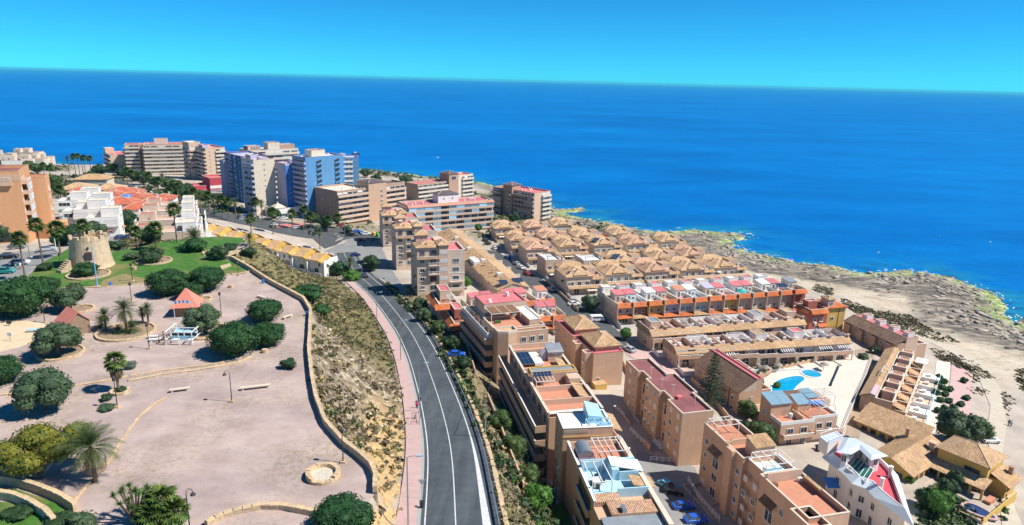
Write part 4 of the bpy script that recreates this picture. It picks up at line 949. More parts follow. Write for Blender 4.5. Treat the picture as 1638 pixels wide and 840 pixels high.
# ------------------------------------------------------------------ row of yellow roofed houses
p0, p1 = P(296, 362, 24.0), P(518, 421, 17.0); n = 10
dv = p1-p0; L = np.linalg.norm(dv[:2])/n; ang = math.degrees(math.atan2(dv[1], dv[0]))
names = ['leftmost, beside the tall white gable', 'second from the gable, behind a palm', 'third from the white gable', 'fourth from the white gable, with brown flank', 'fifth from the white gable', 'sixth from the white gable', 'fourth from the road end', 'third from the road, white balcony wall', 'second from the road end, behind the cypress', 'last before the road, with white end wall']
for k in range(n):
    a = p0+dv*k/n; z = a[2]-5.4
    b = Bld.at('row_house', 'white row house with yellow edged tile roof, '+names[k], 'house', a[:2], z, ang, L, 8.5, 5.4, 'yellow roofed row houses')
    b.mass(white, (0.02, 0, L-0.02, 8.5), nopar=True)
    zz = 5.4; e = 1.5 if k % 2 == 0 else 1.0
    # front slope, the raised flank to the next unit in bright yellow, back slope
    b.slope([(-0.2, -0.6, zz), (L*0.66, -0.6, zz), (L*0.66, 4.6, zz+e+0.7), (-0.2, 4.6, zz+e+0.7)], tile_y)
    b.slope([(L*0.66+0.02, -0.6, zz), (L-0.05, -1.1, zz-0.55), (L-0.05, 4.4, zz+e-0.1), (L*0.66+0.02, 4.6, zz+e+0.7)], tile_yl)
    b.slope([(-0.2, 4.63, zz+e+0.7), (L*0.9, 4.63, zz+e+0.7), (L*0.9, 9.0, zz-0.2), (-0.2, 9.0, zz-0.2)], tile)
    b.box('party_wall', white, -0.14, -1.4, -3, 0.10, 0.0, 4.4+0.2*(k % 2)); b.box('balcony_wall', white, 0.3, -1.5, -3, L-0.4, -1.35, 1.0)
    b.grid('f', 2, [3.0], 1.1, 1.5, styles=('win', 'shut')); b.grid('f', 1, [0.4], 2.0, 2.0)
    b.chimney(L*0.5, 6.4, zz+e-0.4, 0.9, white); b.grid('r', 2, [3.0], 1.0, 1.1)
# ------------------------------------------------------------------ tiled apartment blocks beside the road
TA = 'tile capped apartment blocks beside the road'
def tiled_block(FL, zr, zg, label, D=13, side=True):
    b = Bld('apartment_block', label, 'apartment block', FL, 16.0, D, zr, GA, zg, TA)
    W, D, H = b.W, b.D, b.H; fh = H/5.2
    zs = fl(0.6, 5, fh)
    lw = (0, 0, 7.2, D); mw = (7.2, -0.6, 10.4, D-1); rw = (10.4, -0.2, 16, D-2)
    b.mass(pale, lw, nopar=True); b.hip(0, 0, 7.2, 7, H, 1.5, tile, 0.5); b.mass(tan2, mw, H+0.7, nopar=True); b.hip(7.2, -0.6, 10.4, 5, H+0.7, 1.2, tile, 0.45)
    b.mass(pale, rw, H-1.2, deck=pinkdeck, cope=white)
    b.mass(plain('pink_stucco', (0.58, 0.36, 0.36), 0.9, 0.08, 0.6), (0.8, 7.1, 4.8, 11.5), H+2.6, H-0.5, nopar=True); b.hip(0.8, 7.1, 4.8, 11.5, H+2.6, 1.3, tile, 0.45); b.grid('f', 1, [H+1.2], 0.9, 0.9, rect=(0.8, 7.1, 4.8, 11.5), m=0.4)
    b.box('roof_deck', pinkdeck, 4.9, 7.6, H, 10.3, D, H+0.06)
    mb = MB()
    for i in range(9): mb.box(5.2+i*0.55, D-0.1, H+0.06, 5.28+i*0.55, D-0.02, H+0.9)
    mb.box(5.1, D-0.12, H+0.9, 10.0, D, H+1.0); b.part('railing', mb, [white])
    for i, z in enumerate(zs):
        st = 'win'
        b.win('f', 1.7, z+0.6, 1.6, 1.3, 'sill', rect=lw, fm=brownwood if i == 4 else white)
        b.win('f', 5.3, z+0.1, 2.2, 1.9, 'win', rect=lw, fm=brownwood if i in (4, 1) else white)
        if i in (2, 3): b.put('balcony', balc_mesh(3.4, 1.3, 1.0, pale, 'rail'), 'f', 3.7, z, rect=lw)
        if i == 4: b.put('balcony', balc_mesh(7.4, 0.7, 0.25, tan2), 'f', -0.1, z-0.2, rect=lw); b.skirt('f', -0.2, 7.3, z-0.3, 0.35, 1.0, tile, rect=lw)
        b.win('f', 1.6, z+0.7, 2.6, 1.3, 'shut', rect=mw, fm=tan)
        if i < 4: b.win('f', 2.6, z+0.3, 2.2, 1.6, 'win', rect=rw); b.put('balcony', balc_mesh(4.8, 1.1, 0.9, pale, 'solid' if i == 0 else 'rail'), 'f', 0.5, z, rect=rw) if i in (0, 1) else None
        b.grid('l', 3, [z+0.7], 0.9, 1.0, rect=lw, styles=('win', 'half')); b.grid('r', 2, [z+0.7], 1.0, 1.1, rect=rw) if i < 4 else None
    b.box('string_course', white, 10.35, -0.28, zs[2]-0.3, 16.05, -0.2, zs[2]-0.1)
    for x in (1.4, 3.4): b.chimney(x, 1.3, H+0.8, 0.5, brownst, 0.4)
    b.chimney(9, 0.6, H+1.3, 0.4, brownst, 0.4); return b
tiled_block((612, 345), 25.5, 11, 'tile capped beige block, farthest of the three beside the road', 14)
tiled_block((633, 366), 28.0, 12.5, 'tile capped beige block, middle of the three beside the road', 14)
b = tiled_block((667, 397), 31, 15.5, 'tile capped beige block, nearest of the three beside the road', 14)

# ------------------------------------------------------------------ bungalow row with overlapping tile roofs
p0, p1 = P(797, 463, 16.5), P(700, 374, 16.0); n = 9
dv = p1-p0; L = np.linalg.norm(dv[:2])/n; ang = math.degrees(math.atan2(dv[1], dv[0]))-90
nm = ['nearest, with solar panels', 'second from the solar panels', 'third from the solar panels, red tiles patched', 'fourth from the solar panels, white dormer', 'fifth from the solar panels', 'fifth from the far end', 'fourth from the far end', 'third from the far end', 'second from the far end', 'farthest, below the wide glazed block']
for k in range(n):
    a = p0+dv*k/n; z = 10.5+0.1*k
    b = Bld.at('bungalow', 'bungalow with overlapping tile roofs beside the street, '+nm[k], 'house', a[:2], z, ang, 11.0, L, a[2]-z, 'bungalows with overlapping roofs')
    H = b.H; b.mass(pale if k == 0 else tan2, (0, 0.02, 11, L-0.02), nopar=True)
    o = 0.0 if k else 0.3
    b.slope([(-0.5, -o, H-0.3), (5.4, -o, H+1.9), (5.4, L, H+2.5), (-0.5, L, H+0.3)], tile)
    b.slope([(5.42, -o, H+1.9), (11.5, -o, H-0.1), (11.5, L, H+0.5), (5.42, L, H+2.5)], tile)
    mb = MB(); mb.prism([(0, 0.02), (11, 0.02), (5.4, 0.025)], [H-0.1, H-0.1, H+1.7], [H-0.05, H-0.05, H+1.75]); 
    g = MB(); g.face([(0, 0.0, H-0.1), (11, 0.0, H-0.1), (5.4, 0.0, H+1.75)]); g.face([(0, 0.25, H-0.1), (5.4, 0.25, H+1.75), (11, 0.25, H-0.1)]); b.part('gable', g, [pale if k == 0 else tan2])
    b.box('party_wall', cream, 7.4, L-0.25, H-1, 11.4, L, H+1.9)
    b.slope([(7.6, L*0.35, H+1.35), (9.6, L*0.35, H+0.75), (9.6, L*0.8, H+0.95), (7.6, L*0.8, H+1.55)], darkm, 0.02, 'roof_shade_sheet')  # dark sheet laid on the tiles as the shade of an opening
    b.chimney(3.2, L*0.6, H+1.8, 0.8); b.grid('l', 2, [0.8, 3.4], 1.0, 1.1); b.grid('r', 2, [0.8, 3.4], 1.0, 1.2)
    if k == 0:
        b.grid('f', 2, [3.2], 1.2, 1.2, m=2); b.panel(1.0, 1.0, 4.0, 3.4, H+1.3, 0.9, 4); b.panel(5.8, 0.8, 9.4, 3.6, H+1.8, 0.7, 4)
    if k == 3: b.box('dormer', white, 0.4, 1, H, 3.0, L-1.5, H+1.7)
    if k % 2: b.box('roof_box', white, 3.4, 1.0, H+0.6, 5.0, 2.4, H+2.4)

# ------------------------------------------------------------------ tiled houses between the street and the sea
HG = 'beige tiled houses between the street and the sea'
HS = [  # eave front-left pixel, width, depth, label, options
 ((792, 366), 13.5, 9, 'at the corner below the lone sea front block', ''),
 ((843, 365), 13.5, 9, 'second in the far row, right of the corner house', ''),
 ((887, 361), 13, 9, 'far row, nearest the water with a pale roof', ''),
 ((817, 385), 12, 10, 'narrow, facing the street with white garden wall', 'g'),
 ((868, 381), 14, 10, 'in the second row, behind a roof terrace', ''),
 ((921, 379), 14, 10, 'in the second row, next to the red wall', 'r'),
 ((981, 376), 13, 10, 'with pale orange roof at the rocky shore', ''),
 ((843, 400), 13, 11, 'big hipped roof beside the street, third row', 'g'),
 ((896, 395), 13, 11, 'third row, long plain roof', ''),
 ((951, 393), 13.5, 10, 'third row, with one large solar panel', 's'),
 ((1004, 392), 15, 10, 'third row, wide, dark flank by the rocks', ''),
 ((1058, 387), 13, 9, 'last towards the rocky shore, standing alone', 'd'),
 ((873, 419), 9, 11, 'flat roofed terrace corner with dark garden', 'tg'),
 ((934, 420), 12, 10, 'fourth row, with dark glazed roof terrace', 't'),
 ((983, 421), 14, 10, 'fourth row, with twin large solar panels', 's'),
 ((1046, 415), 13, 10, 'fourth row, with stepped double roof', ''),
 ((1095, 410), 13, 10, 'fourth row, nearest the rocks', 'd'),
 ((907, 444), 14, 11, 'front row, with three solar panels beside the street', 'sg'),
 ((970, 440), 14.5, 11, 'front row, second from the street', ''),
 ((1033, 436), 14, 11, 'front row, third from the street', ''),
 ((1091, 433), 14, 11, 'front row, fourth from the street', ''),
 ((1143, 429), 14.5, 11, 'front row, last towards the beach', 'd')]
for k, (px, w, d, lab, op) in enumerate(HS):
    zg = TZ(*P(px[0], px[1], 16)[:2]); zr = zg+6.3+(k*7 % 5-2)*0.22
    b = Bld('tiled_house', 'beige house with clay tile roof, '+lab, 'house', px, w, d, zr, GA-1, zg, HG)
    b.D = D2 = d*1.55; W, D, H = b.W, d, b.H; sp = W*0.70
    wm = (tan2, pale, cream, pale)[k % 4]
    b.mass(wm, (0, 0, sp, D), nopar=True)
    if 't' in op:
        b.mass(wm, (0, 0.01, sp, D-0.01), H+0.7, H, white, 0.6, cope=white); b.pergola(1, 1, sp-1, D*0.6, H, 1.9, darkm, 6)
    else:
        tl = (tile, tile_p, tile)[k % 3]; b.hip(0, 0, sp, D, H, 2.1, tl, 0.45)
        b.chimney(sp*0.3, D*0.6, H+1.7, 0.7)
        b.mass(wm, (1.2, D+0.02, W*0.8, D2), nopar=True, z1=H+0.2); b.hip(1.2, D+0.5, W*0.8, D2, H+0.2, 1.6, tl, 0.35); b.win('f', 1.0, 3.6, 1.2, 1.2)
        b.hip(sp*0.28, -0.1, sp*0.78, D*0.55, H+0.55, 1.35, tl, 0.3, name='cross_roof')
    # sunken roof terrace and its tall light party wall on the right
    b.mass(wm, (sp, 0.4, W, D), H-1.0, nopar=True)
    b.skirt('f', sp-0.1, W+0.2, H-0.2, 0.9, 1.0, tile, rect=(0, 0.4, W, D)); b.box('terrace_deck', terra, sp, 1.4, H-1.0, W-0.25, D, H-0.95)
    mb = MB(); mb.prism([(W-0.22, 0.6), (W, 0.6), (W, D+3.5), (W-0.22, D+3.5)], -2, [H-0.3, H-0.3, H+1.1, H+1.1]); b.part('party_wall', mb, [cream])
    b.box('stair_box', wm, sp+0.05, D*0.55, H-1.0, W-0.3, D, H+1.2, top=tile)
    nw = 3 if w > 11 else 2
    b.grid('f', nw, [3.5], 1.5, 1.5, rect=(0, 0, sp, D), m=0.5, styles=('win', 'sill', 'win')); b.grid('f', 1, [3.5], 1.6, 1.5, rect=(sp, 0.4, W, D), m=0.3)
    b.grid('l', 3, [0.9, 3.7], 0.9, 1.0, m=1); b.grid('f', 2, [0.2], 2.2, 2.1, rect=(0, 0, W, D), m=0.8, styles=('win',))
    b.put('balcony', balc_mesh(W*0.95, 1.3, 0.85, cream), 'f', 0.2, 2.95); b.skirt('f', 0.0, W, 3.9, 0.9, 0.6, tile, dn=1.45)
    for u in (0.3, W*0.5, W-0.4): b.put('pillar', WIN.setdefault('pillar', MB().box(-0.15, -0.3, -1, 0.15, 0, 2.75).mesh('pillar', [cream])), 'f', u, 0, dn=1.1)
    gw = MB(); gw.box(-0.2, -5.0, -2, W, -4.8, 1.4); gw.box(-0.2, -4.8, -2, 0, 0, 1.4); b.part('garden_wall', gw, [white if 'g' in op else pale])
    b.clutter(sp+0.5, 2.2, W-0.7, D*0.5, H-0.95, 2); b.clutter(0.5, -4.4, W-0.5, -2, 0, 2); b.box('awning', (white, terra, cream)[k % 3], W*0.1+(k % 2)*W*0.4, -3.6, 2.3, W*0.42+(k % 2)*W*0.4, -1.5, 2.4)
    if 's' in op: b.panel(1.2, 0.9, 3.4, 2.9, H+0.55, 0.85, 3); b.panel(3.8, 0.9, 5.4, 2.9, H+0.75, 0.85, 2)
    if k in (9, 14): b.panel(1.0, 3.0, 5.2, 5.6, H+1.5, 0.6, 5)
    if 'r' in op: b.box('red_wall', redbrick, sp+0.1, -0.6, -1, W+2, 0.35, H+0.9)
    if 'd' in op: b.box('shade_sail', white, W*0.3, -4.6, 2.5, W*0.7, -1.6, 2.58)
# ------------------------------------------------------------------ terraces of narrow houses with orange tile trim
def terrace_unit(xy, z, ang, W, H, label, wall, tl, casita, group, D=9.0, low=True, glassw=False, i=0, end=False, box=True):
    b = Bld.at('terrace_house', label, 'house', xy, z, ang, W, D, H, group); e = 0.03
    b.mass(wall, (e, 0, W-e, D), H-1.3, nopar=True)
    mb = MB()   # parapet walls between the roof terraces
    mb.box(e, 0.0, H-1.3, W-e, 0.2, H); mb.box(e, 0.2, H-1.3, e+0.2, D, H+0.1); mb.box(W-e-0.2, 0.2, H-1.3, W-e, D, H+0.1)
    b.part('parapet', mb, [white if i % 3 else cream]); b.box('terrace_deck', [terra, greydeck, beigedeck, terra][i % 4], 0.25, 0.22, H-1.3, W-0.25, D, H-1.25)
    b.skirt('f', e, W-e, H+0.02, 1.25, 1.15, tl)
    mb = MB(); mb.box(-0.1, -1.3, 0, 0.12, 0.0, H+0.25); b.part('party_wall', mb, [cream if i % 2 else wall])
    if glassw:
        for u in (W*0.3, W*0.7): b.win('f', u, 3.5, W*0.36, 1.5, 'win', gm=glass_b)
    else:
        for u in (W*0.28, W*0.72): b.win('f', u, 3.6, 1.15, 1.25, 'sill')
    if low: b.skirt('f', 0.15, W-0.1, 3.05, 0.75, 1.5, tl if i % 4 != 1 else tile)
    b.win('f', W*0.5, 0.1, W*0.6, 2.1, 'win'); b.box('patio_wall', white, 0.1, -4.0, -1.5, W-0.1, -3.85, 1.0); b.box('patio_wall', white, 0.0, -3.85, -1.5, 0.12, -1.32, 1.5)
    if box:
        cw = W*0.62; x0 = 0.25 if i % 2 else W-cw-0.25
        mb = MB(); mb.prism([(x0, D-4.2), (x0+cw, D-4.2), (x0+cw, D-0.3), (x0, D-0.3)], H-1.25, [H+1.2, H+1.2, H+1.7, H+1.7]); cs = b.part('roof_room', mb, [white if i % 3 else cream])
        mb = MB(); mb.prism([(x0-0.12, D-4.35), (x0+cw+0.12, D-4.35), (x0+cw+0.12, D-0.2), (x0-0.12, D-0.2)], [H+1.22, H+1.22, H+1.74, H+1.74], [H+1.34, H+1.34, H+1.86, H+1.86]); obj('roof', mb, [casita], cs)
        rr = (x0, D-4.2, x0+cw, D); b.win('f', cw*0.3, H-1.2, 0.9, 2.0, 'win', rect=rr); b.win('f', cw*0.72, H-0.6, 0.9, 0.9, 'win', rect=rr)
    if end: b.grid('l', 2, [0.9, 3.7], 0.9, 1.1)
    return b
def terrace_row(FL, FR, zr, n, zg, names, walls, casitas, group, tl=None, **kw):
    a, c = P(*FL, zr), P(*FR, zr); dv = c-a; L = np.linalg.norm(dv[:2])/n; ang = math.degrees(math.atan2(dv[1], dv[0])); out = []
    for i in range(n):
        q = a+dv*i/n; z = zg if zg is not None else TZ(q[0], q[1])
        out.append(terrace_unit(q[:2], z, ang, L, zr-z, names[i], walls[i % len(walls)], tl or tile_o, casitas[i % len(casitas)], group, i=i, end=(i == 0), glassw=(i in (4, 5)), **kw))
    return out, a, dv, L, ang
GO = 'terrace houses with orange tile trim'
wl = [tan2, redbrick, yellowp, lilac, cream, cream, tan2, yellowp, tan2, pale, pale, tan2, redbrick]
wn = ['peach walled', 'brick red walled', 'yellow walled', 'lilac walled', 'cream walled glazed', 'cream walled wide windowed', 'peach walled broad', 'bright yellow walled', 'tan walled', 'pale twin windowed', 'pale walled', 'beige walled', 'dark red walled']
on = ['at the left end', 'next to the left end', 'third from the left end', 'fourth from the left end', 'fifth from the left end', 'sixth from the left end', 'just left of the yellow house', 'in the middle of the row', 'right of the bright yellow house', 'fourth from the beach end', 'third from the beach end', 'next to the beach end', 'at the beach end']
un, ra, rdv, rL, rang = terrace_row((986, 486), (1290, 462), 17.6, 13, None, ['%s orange trimmed house, %s of the terrace' % (wn[i], on[i]) for i in range(13)], wl,
    [pinkdeck, pinkdeck, white, pinkdeck, terra, white, lilac, pinkdeck, pinkdeck, pinkdeck, white, pinkdeck, greydeck], GO)
b = un[8]; mb = MB(); mb.lathe([(0.1, 10.4), (1.9, 9.3)], 8, 0, (3.0, 2.2)); mb.bar((3, 2.2, b.H-1.2), (3, 2.2, 10.4), 0.07)
um = obj('parasol', mb, [plain('teal_canvas', (0.02, 0.36, 0.33), 0.8)], None); um.location = un[8].e.location; um.location.z -= 10.4-(b.H+1.2)-0.0; um.rotation_euler = un[8].e.rotation_euler; tag(um, 'teal parasol open on a roof terrace of the orange trimmed row', 'parasol')
b = un[11]; b.panel(0.6, 1.0, 4.6, 3.6, b.H+0.9, 0.5, 4)
# back-to-back row facing the tiled houses
for i in range(11):
    q = ra+rdv*(i+0.2)/11.8; nrm = np.array([-math.sin(R(rang)), math.cos(R(rang))]); q2 = q[:2]+nrm*9.4; z = TZ(q2[0], q2[1]); W_ = rL*1.08
    b = Bld.at('terrace_house', 'rear terrace house with cluttered roof behind the orange trimmed row, %s from street' % ORD[i], 'house', q2, z, rang, W_, 8, 17.2-z, 'rear terrace houses')
    b.mass(white if i % 3 else cream, (0.02, 0, W_-0.02, 8), deck=[beigedeck, greydeck, terra][i % 3], par=1.0, cope=white)
    b.mass(white, (0.4, 4.4, W_*0.7, 7.6), b.H+1.5, b.H-0.9, pinkdeck if i % 2 else white, 0.25); b.clutter(0.8, 0.8, W_-0.8, 4, b.H-0.9, 2); b.grid('b', 2, [0.9, 3.7], 1.1, 1.2)
    if i == 0: b.grid('l', 3, [0.9, 3.7], 1.0, 1.1)
# red and yellow house at the beach end
b = Bld('corner_house', 'brick red house with orange tile skirts at the beach end', 'house', (1297, 496), (1325, 494), (1276, 486), 15.5, GA)
b.mass(redbrick, deck=terra, z1=b.H, par=1.0); b.skirt('f', 0, b.W, b.H+0.02, 1.2, 1.1, tile_o); b.skirt('l', 0, b.D, b.H+0.02, 1.2, 1.1, tile_o)
b.grid('f', 2, [3.4], 1.2, 1.3, styles=('sill',)); b.grid('l', 2, [3.4], 1.2, 1.3); b.skirt('f', b.W*0.5, b.W, 2.6, 0.7, 1.2, tile_o); b.grid('f', 1, [0.2], 1.8, 2.0)
b.mass(redbrick, (1, b.D*0.4, 4.5, b.D*0.8), b.H+2.0, b.H-0.9, pinkdeck, 0.3)
b2 = Bld('corner_house', 'yellow house with orange tile roof and niche turret at the beach end', 'house', (1325, 493), (1352, 490), 8, 15.2, GA)
b2.mass(yellowp, nopar=True); b2.hip(0, 0, b2.W, 8, b2.H, 1.2, tile_o, 0.6); b2.grid('f', 1, [3.4], 1.4, 1.2, rect=(0, 0, 4, 1), m=0.4); b2.mass(tan2, (0.2, 0.5, 2.6, 4), b2.H+2.6, b2.H-1, nopar=True); b2.hip(0.2, 0.5, 2.6, 4, b2.H+2.6, 0.8, tile, 0.25)
b2.win('f', 1.2, b2.H+0.6, 1.1, 1.7, 'arch', rect=(0.2, 0.5, 2.6, 4)); b2.box('drainpipe', darkm, b2.W*0.62, -0.1, 0, b2.W*0.62+0.1, -0.01, b2.H)
# small orange groups near the road
GS = 'orange trimmed houses near the road'
for FL, FR, BL, zr, zg, wm, lab in [((702, 487), (733, 484), (686, 467), 21.5, 14.8, pale, 'pale house with L shaped orange tile skirt below the tile capped blocks'), ((727, 518), (752, 514), (711, 496), 20.5, 14.5, redbrick, 'brick red house with orange tile skirts left of the balcony block')]:
    b = Bld('terrace_house', lab, 'house', FL, FR, BL, zr, GA, zg, GS)
    W, D, H = b.W, b.D, b.H; b.mass(wm, z1=H, par=1.0, deck=terra); b.skirt('f', -1.3, W, H+0.02, 1.3, 1.4, tile_o); b.skirt('l', 0, D+0.5, H+0.02, 1.3, 1.4, tile_o)
    b.grid('f', 2, [3.2], 1.3, 1.2, styles=('win', 'half')); b.grid('l', 3, [3.2, 0.5], 1.1, 1.2); b.skirt('f', W*0.3, W, 2.7, 0.6, 1.4, tile_o); b.win('f', W*0.6, 0.1, 2.0, 2.0)
    b.put('balcony', balc_mesh(D*0.6, 1.2, 0.95, white, 'rail'), 'l', D*0.2, 2.9)
    b.mass(wm, (W*0.25, D*0.45, W*0.8, D-0.4), H+2.2, H-0.9, pinkdeck, 0.2); b.box('air_conditioner', white, W*0.6, 1.0, H-1.0, W*0.8, 1.5, H-0.2); b.pergola(W*0.55, 0.6, W-0.4, D*0.4, H-0.95, 2.0, white, 4)
nl = ['left, half hidden behind the balcony block', 'second, under a white pergola', 'third, with a pink roof room', 'fourth, with a bright pink roof room', 'last, with tan roof room beside the street']
un2, *_ = terrace_row((752, 492), (887, 477), 18.2, 5, 11.8, ['orange trimmed house behind the balcony block, '+s for s in nl], [cream, white, white, white, cream], [pinkdeck, pinkdeck, pinkdeck, pinkdeck, terra], GS)
un2[1].pergola(0.6, 1, un2[1].W-0.6, 4, un2[1].H-1.2, 2.3, white, 6); mb = MB().box(1, 1, 0, 1.9, 1.5, 2.0)
o = obj('slide', MB().prism([(0, 0), (1.0, 0), (1.0, 2.6), (0, 2.6)], [1.8, 1.8, 0.2, 0.2], [1.95, 1.95, 0.35, 0.35]), [bluedeep]); w = un2[0].world(-4, 3, un2[0].H-1.2); o.location = w; tag(o, 'small blue slide on a pink roof terrace', 'slide')
nl = ['left, beside the pergola terrace', 'second, with grey roof room', 'third, with pink roof room', 'right, pink roof room by street']
un3, *_ = terrace_row((818, 510), (905, 503), 17.4, 4, 11.5, ['orange trimmed house before the pink flat roofs, '+s for s in nl], [tan2, pale, tan2, pale], [terra, greydeck, pinkdeck, pinkdeck], GS)

# ------------------------------------------------------------------ beige terraces B and C above the pool
def beige_row(FL, FR, BL, zr, n, labf, group, arches=False, seed=0):
    a, c = P(*FL, zr), P(*FR, zr); dv = c-a; L = np.linalg.norm(dv[:2])/n; ang = math.degrees(math.atan2(dv[1], dv[0]))
    rr = random.Random(seed)
    bl = P(*BL, zr); D = float((bl-a)[:2] @ np.array([-math.sin(R(ang)), math.cos(R(ang))]))
    D = max(8.0, D)
    for i in range(n):
        q = a+dv*i/n; z = TZ(q[0], q[1]); H = zr-z
        b = Bld.at('terrace_house', labf[i], 'house', q[:2], z, ang, L, D, H, group); e = 0.02; wm = tan if i % 2 else tan2
        b.mass(wm, (e, 0, L-e, D), H-1.4, nopar=True)
        dk = [terra, beigedeck, plain('rose_tiles', (0.50, 0.30, 0.26), 0.8, 0.12), terra][rr.randrange(4)]
        b.box('terrace_deck', dk, 0.2, 1.6, H-1.4, L-0.2, D-0.2, H-1.34)
        wc = white if rr.random() < 0.55 else tan2
        mb = MB(); mb.box(e, 1.4, H-1.4, L-e, 1.6, H-0.1); mb.box(e, D-0.2, H-1.4, L-e, D, H-0.1); mb.box(e, 1.6, H-1.4, e+0.22, D-0.2, H+0.1); mb.box(L-e-0.2, 1.6, H-1.4, L-e, D-0.2, H+0.1); b.part('parapet', mb, [wc])
        # tiled eave slope at the front
        b.slope([(-0.05, -0.7, H-1.45), (L+0.0, -0.7, H-1.45), (L+0.0, 1.55, H-0.05), (-0.05, 1.55, H-0.05)], tile, 0.16, 'tile_eave')
        if i == 0: b.slope([(-0.7, D, H-1.45), (-0.7, -0.7, H-1.45), (0.02, 1.55, H-0.02), (0.02, D, H-0.02)], tile, 0.16, 'tile_eave')
        k = rr.random()
        if k < 0.45: b.mass(wm if k < 0.2 else white, (L*0.35, D*0.5, L-0.4, D-0.4), H+1.0, H-1.34, [pinkdeck, tile, greydeck][rr.randrange(3)], 0.2)
        elif k < 0.75: b.pergola(0.6, D*0.35, L-0.6, D-0.8, H-1.34, 2.0, white if k < 0.6 else brownwood, 6)
        mb = MB(); mb.box(L*0.45, 2.6, H-1.34, L*0.45+0.2, D-0.6, H-0.4); mb.box(0.5, D-1.6, H-1.34, 2.0, D-0.7, H-0.6); b.part('planter', mb, [white])
        b.clutter(0.8, 2.2, L-0.8, D-1, H-1.34, 2); b.chimney(L-0.4, 1.2, H-0.3, 0.9, wm)
        b.bands('f', [3.0], 1.5, 0.95, tan, 2, styles=('win', 'win', 'shut'), wh=2.0, u0=0.05, u1=L-0.05)
        if arches: b.win('f', L*0.5, 0.0, 2.4, 2.4, 'arch', dn=0.02); b.grid('f', 1, [0.1], 1.0, 2.0, rect=(0, 0, L*0.3, 2), m=0.2)
        else: b.grid('f', 2, [0.1], 1.6, 2.1)
        if rr.random() < 0.6 and arches:
            sl = WIN.setdefault('awn_slat', MB().prism([(-0.12, -1.7), (0.12, -1.7), (0.12, 0), (-0.12, 0)], [-0.7, -0.7, 0, 0], [-0.62, -0.62, 0.08, 0.08]).mesh('slat', [white]))
            f_ = b.box('awning_frame', white, L*0.15, -0.1, H-1.75, L*0.85, -0.01, H-1.65)
            for j in range(6): inst('slat', sl, f_, (L*(0.2+0.12*j), -0.02, H-1.7))
        for u in (0.25, L-0.3): b.put('pillar', WIN['pillar'], 'f', u, 0, dn=1.4)
        b.box('patio_wall', white, 0.05, -5.6, -1.5, L-0.05, -5.4, 1.1); b.box('patio_wall', white, -0.08, -5.4, -1.5, 0.08, -1.6, 1.3)
        if i == 0: b.grid('l', 2, [0.8, 3.4], 1.0, 1.1); b.box('pilaster', pale, -0.25, 1, -1, -0.01, 1.8, H-1.6)
nB = 9; lb = ['cluttered roof terrace over shaded flank, left end', 'terracotta terrace, second from the left', 'white walled terrace, third from the left', 'white terrace with shed, fourth from the left', 'dark shaded terrace with blue tub, middle', 'red paved terrace, fourth from the beach', 'wide white terrace, third from the beach', 'bright white terrace, second from the beach', 'white terrace with frames, beach end']
beige_row((1042, 530), (1290, 511), (1022, 513), 15.6, nB, ['beige house with '+s+' of rear beige terrace' for s in lb], 'rear beige terrace houses', False, 3)
nC = 9; lb = ['terracotta roof terrace, left end', 'curved tile hood, second from the left', 'rose roof terrace, third from the left', 'white walled terrace, fourth from the left', 'terrace with white planters, middle', 'rose paved terrace, fourth from the right', 'green mat, third from the right', 'pantile hood, second from the right', 'arched balcony, right end']
beige_row((1082, 558), (1363, 540), (1056, 541), 14.8, nC, ['beige house with '+s+' of the terrace facing the pool' for s in lb], 'beige terrace houses facing the pool', True, 11)

# ------------------------------------------------------------------ pink deck block with two hipped roofs
b = Bld('apartment_block', 'tan block with pink roof decks and two hipped tile roofs', 'apartment block', (950, 566), (996, 560), (884, 513), 19.5, GA, 10.5)
W, D, H = b.W, b.D, b.H
b.mass(tan, (0, 0, W, D*0.46), deck=pinkdeck, par=0.35, cope=pinkdeck); b.mass(tan, (-0.9, D*0.46, W-1.2, D), H+0.3, deck=pinkdeck, par=0.35, cope=pinkdeck)
b.mass(tan, (1.3, 2.0, W-0.3, D*0.43), H+0.9, H-0.3, nopar=True); b.hip(1.3, 2.0, W-0.3, D*0.43, H+0.9, 1.9, tile, 0.6)
b.mass(tan, (0.6, D*0.54, W-1.5, D*0.9), H+1.3, H-0.3, nopar=True); b.hip(0.6, D*0.54, W-1.5, D*0.9, H+1.3, 1.9, tile, 0.6)
b.mass(tan, (-1.8, 1.0, 0, 3.5), H-0.2, deck=pinkdeck, par=0.3); b.mass(tan, (-1.8, D*0.3, 0, D*0.4), H-0.2, deck=pinkdeck, par=0.3)
for z in fl(0.8, 3, 2.9):
    b.grid('l', 1, [z], 1.0, 1.1, rect=(-1.8, 1, 0, 3.5), m=0.4); b.win('l', D-5.2, z, 1.4, 1.9, 'arch'); b.win('l', D-D*0.27, z, 1.3, 1.4); b.win('l', D*0.34, z+0.3, 1.2, 1.6, 'arch', rect=(-0.9, 0, W, D)); b.win('l', D*0.12, z, 1.1, 1.2, rect=(-0.9, 0, W, D))
    b.grid('r', 4, [z], 1.1, 1.2)
b.grid('f', 1, [0.4], 1.0, 2.0, m=0.2, rect=(0, 0, 3, 3)); b.box('entrance_canopy', yellowp, -0.2, -2.4, -1, 3.0, -0.02, 1.6, top=tile); b.clutter(1, 0.6, W-1, 1.6, H-0.3, 2)

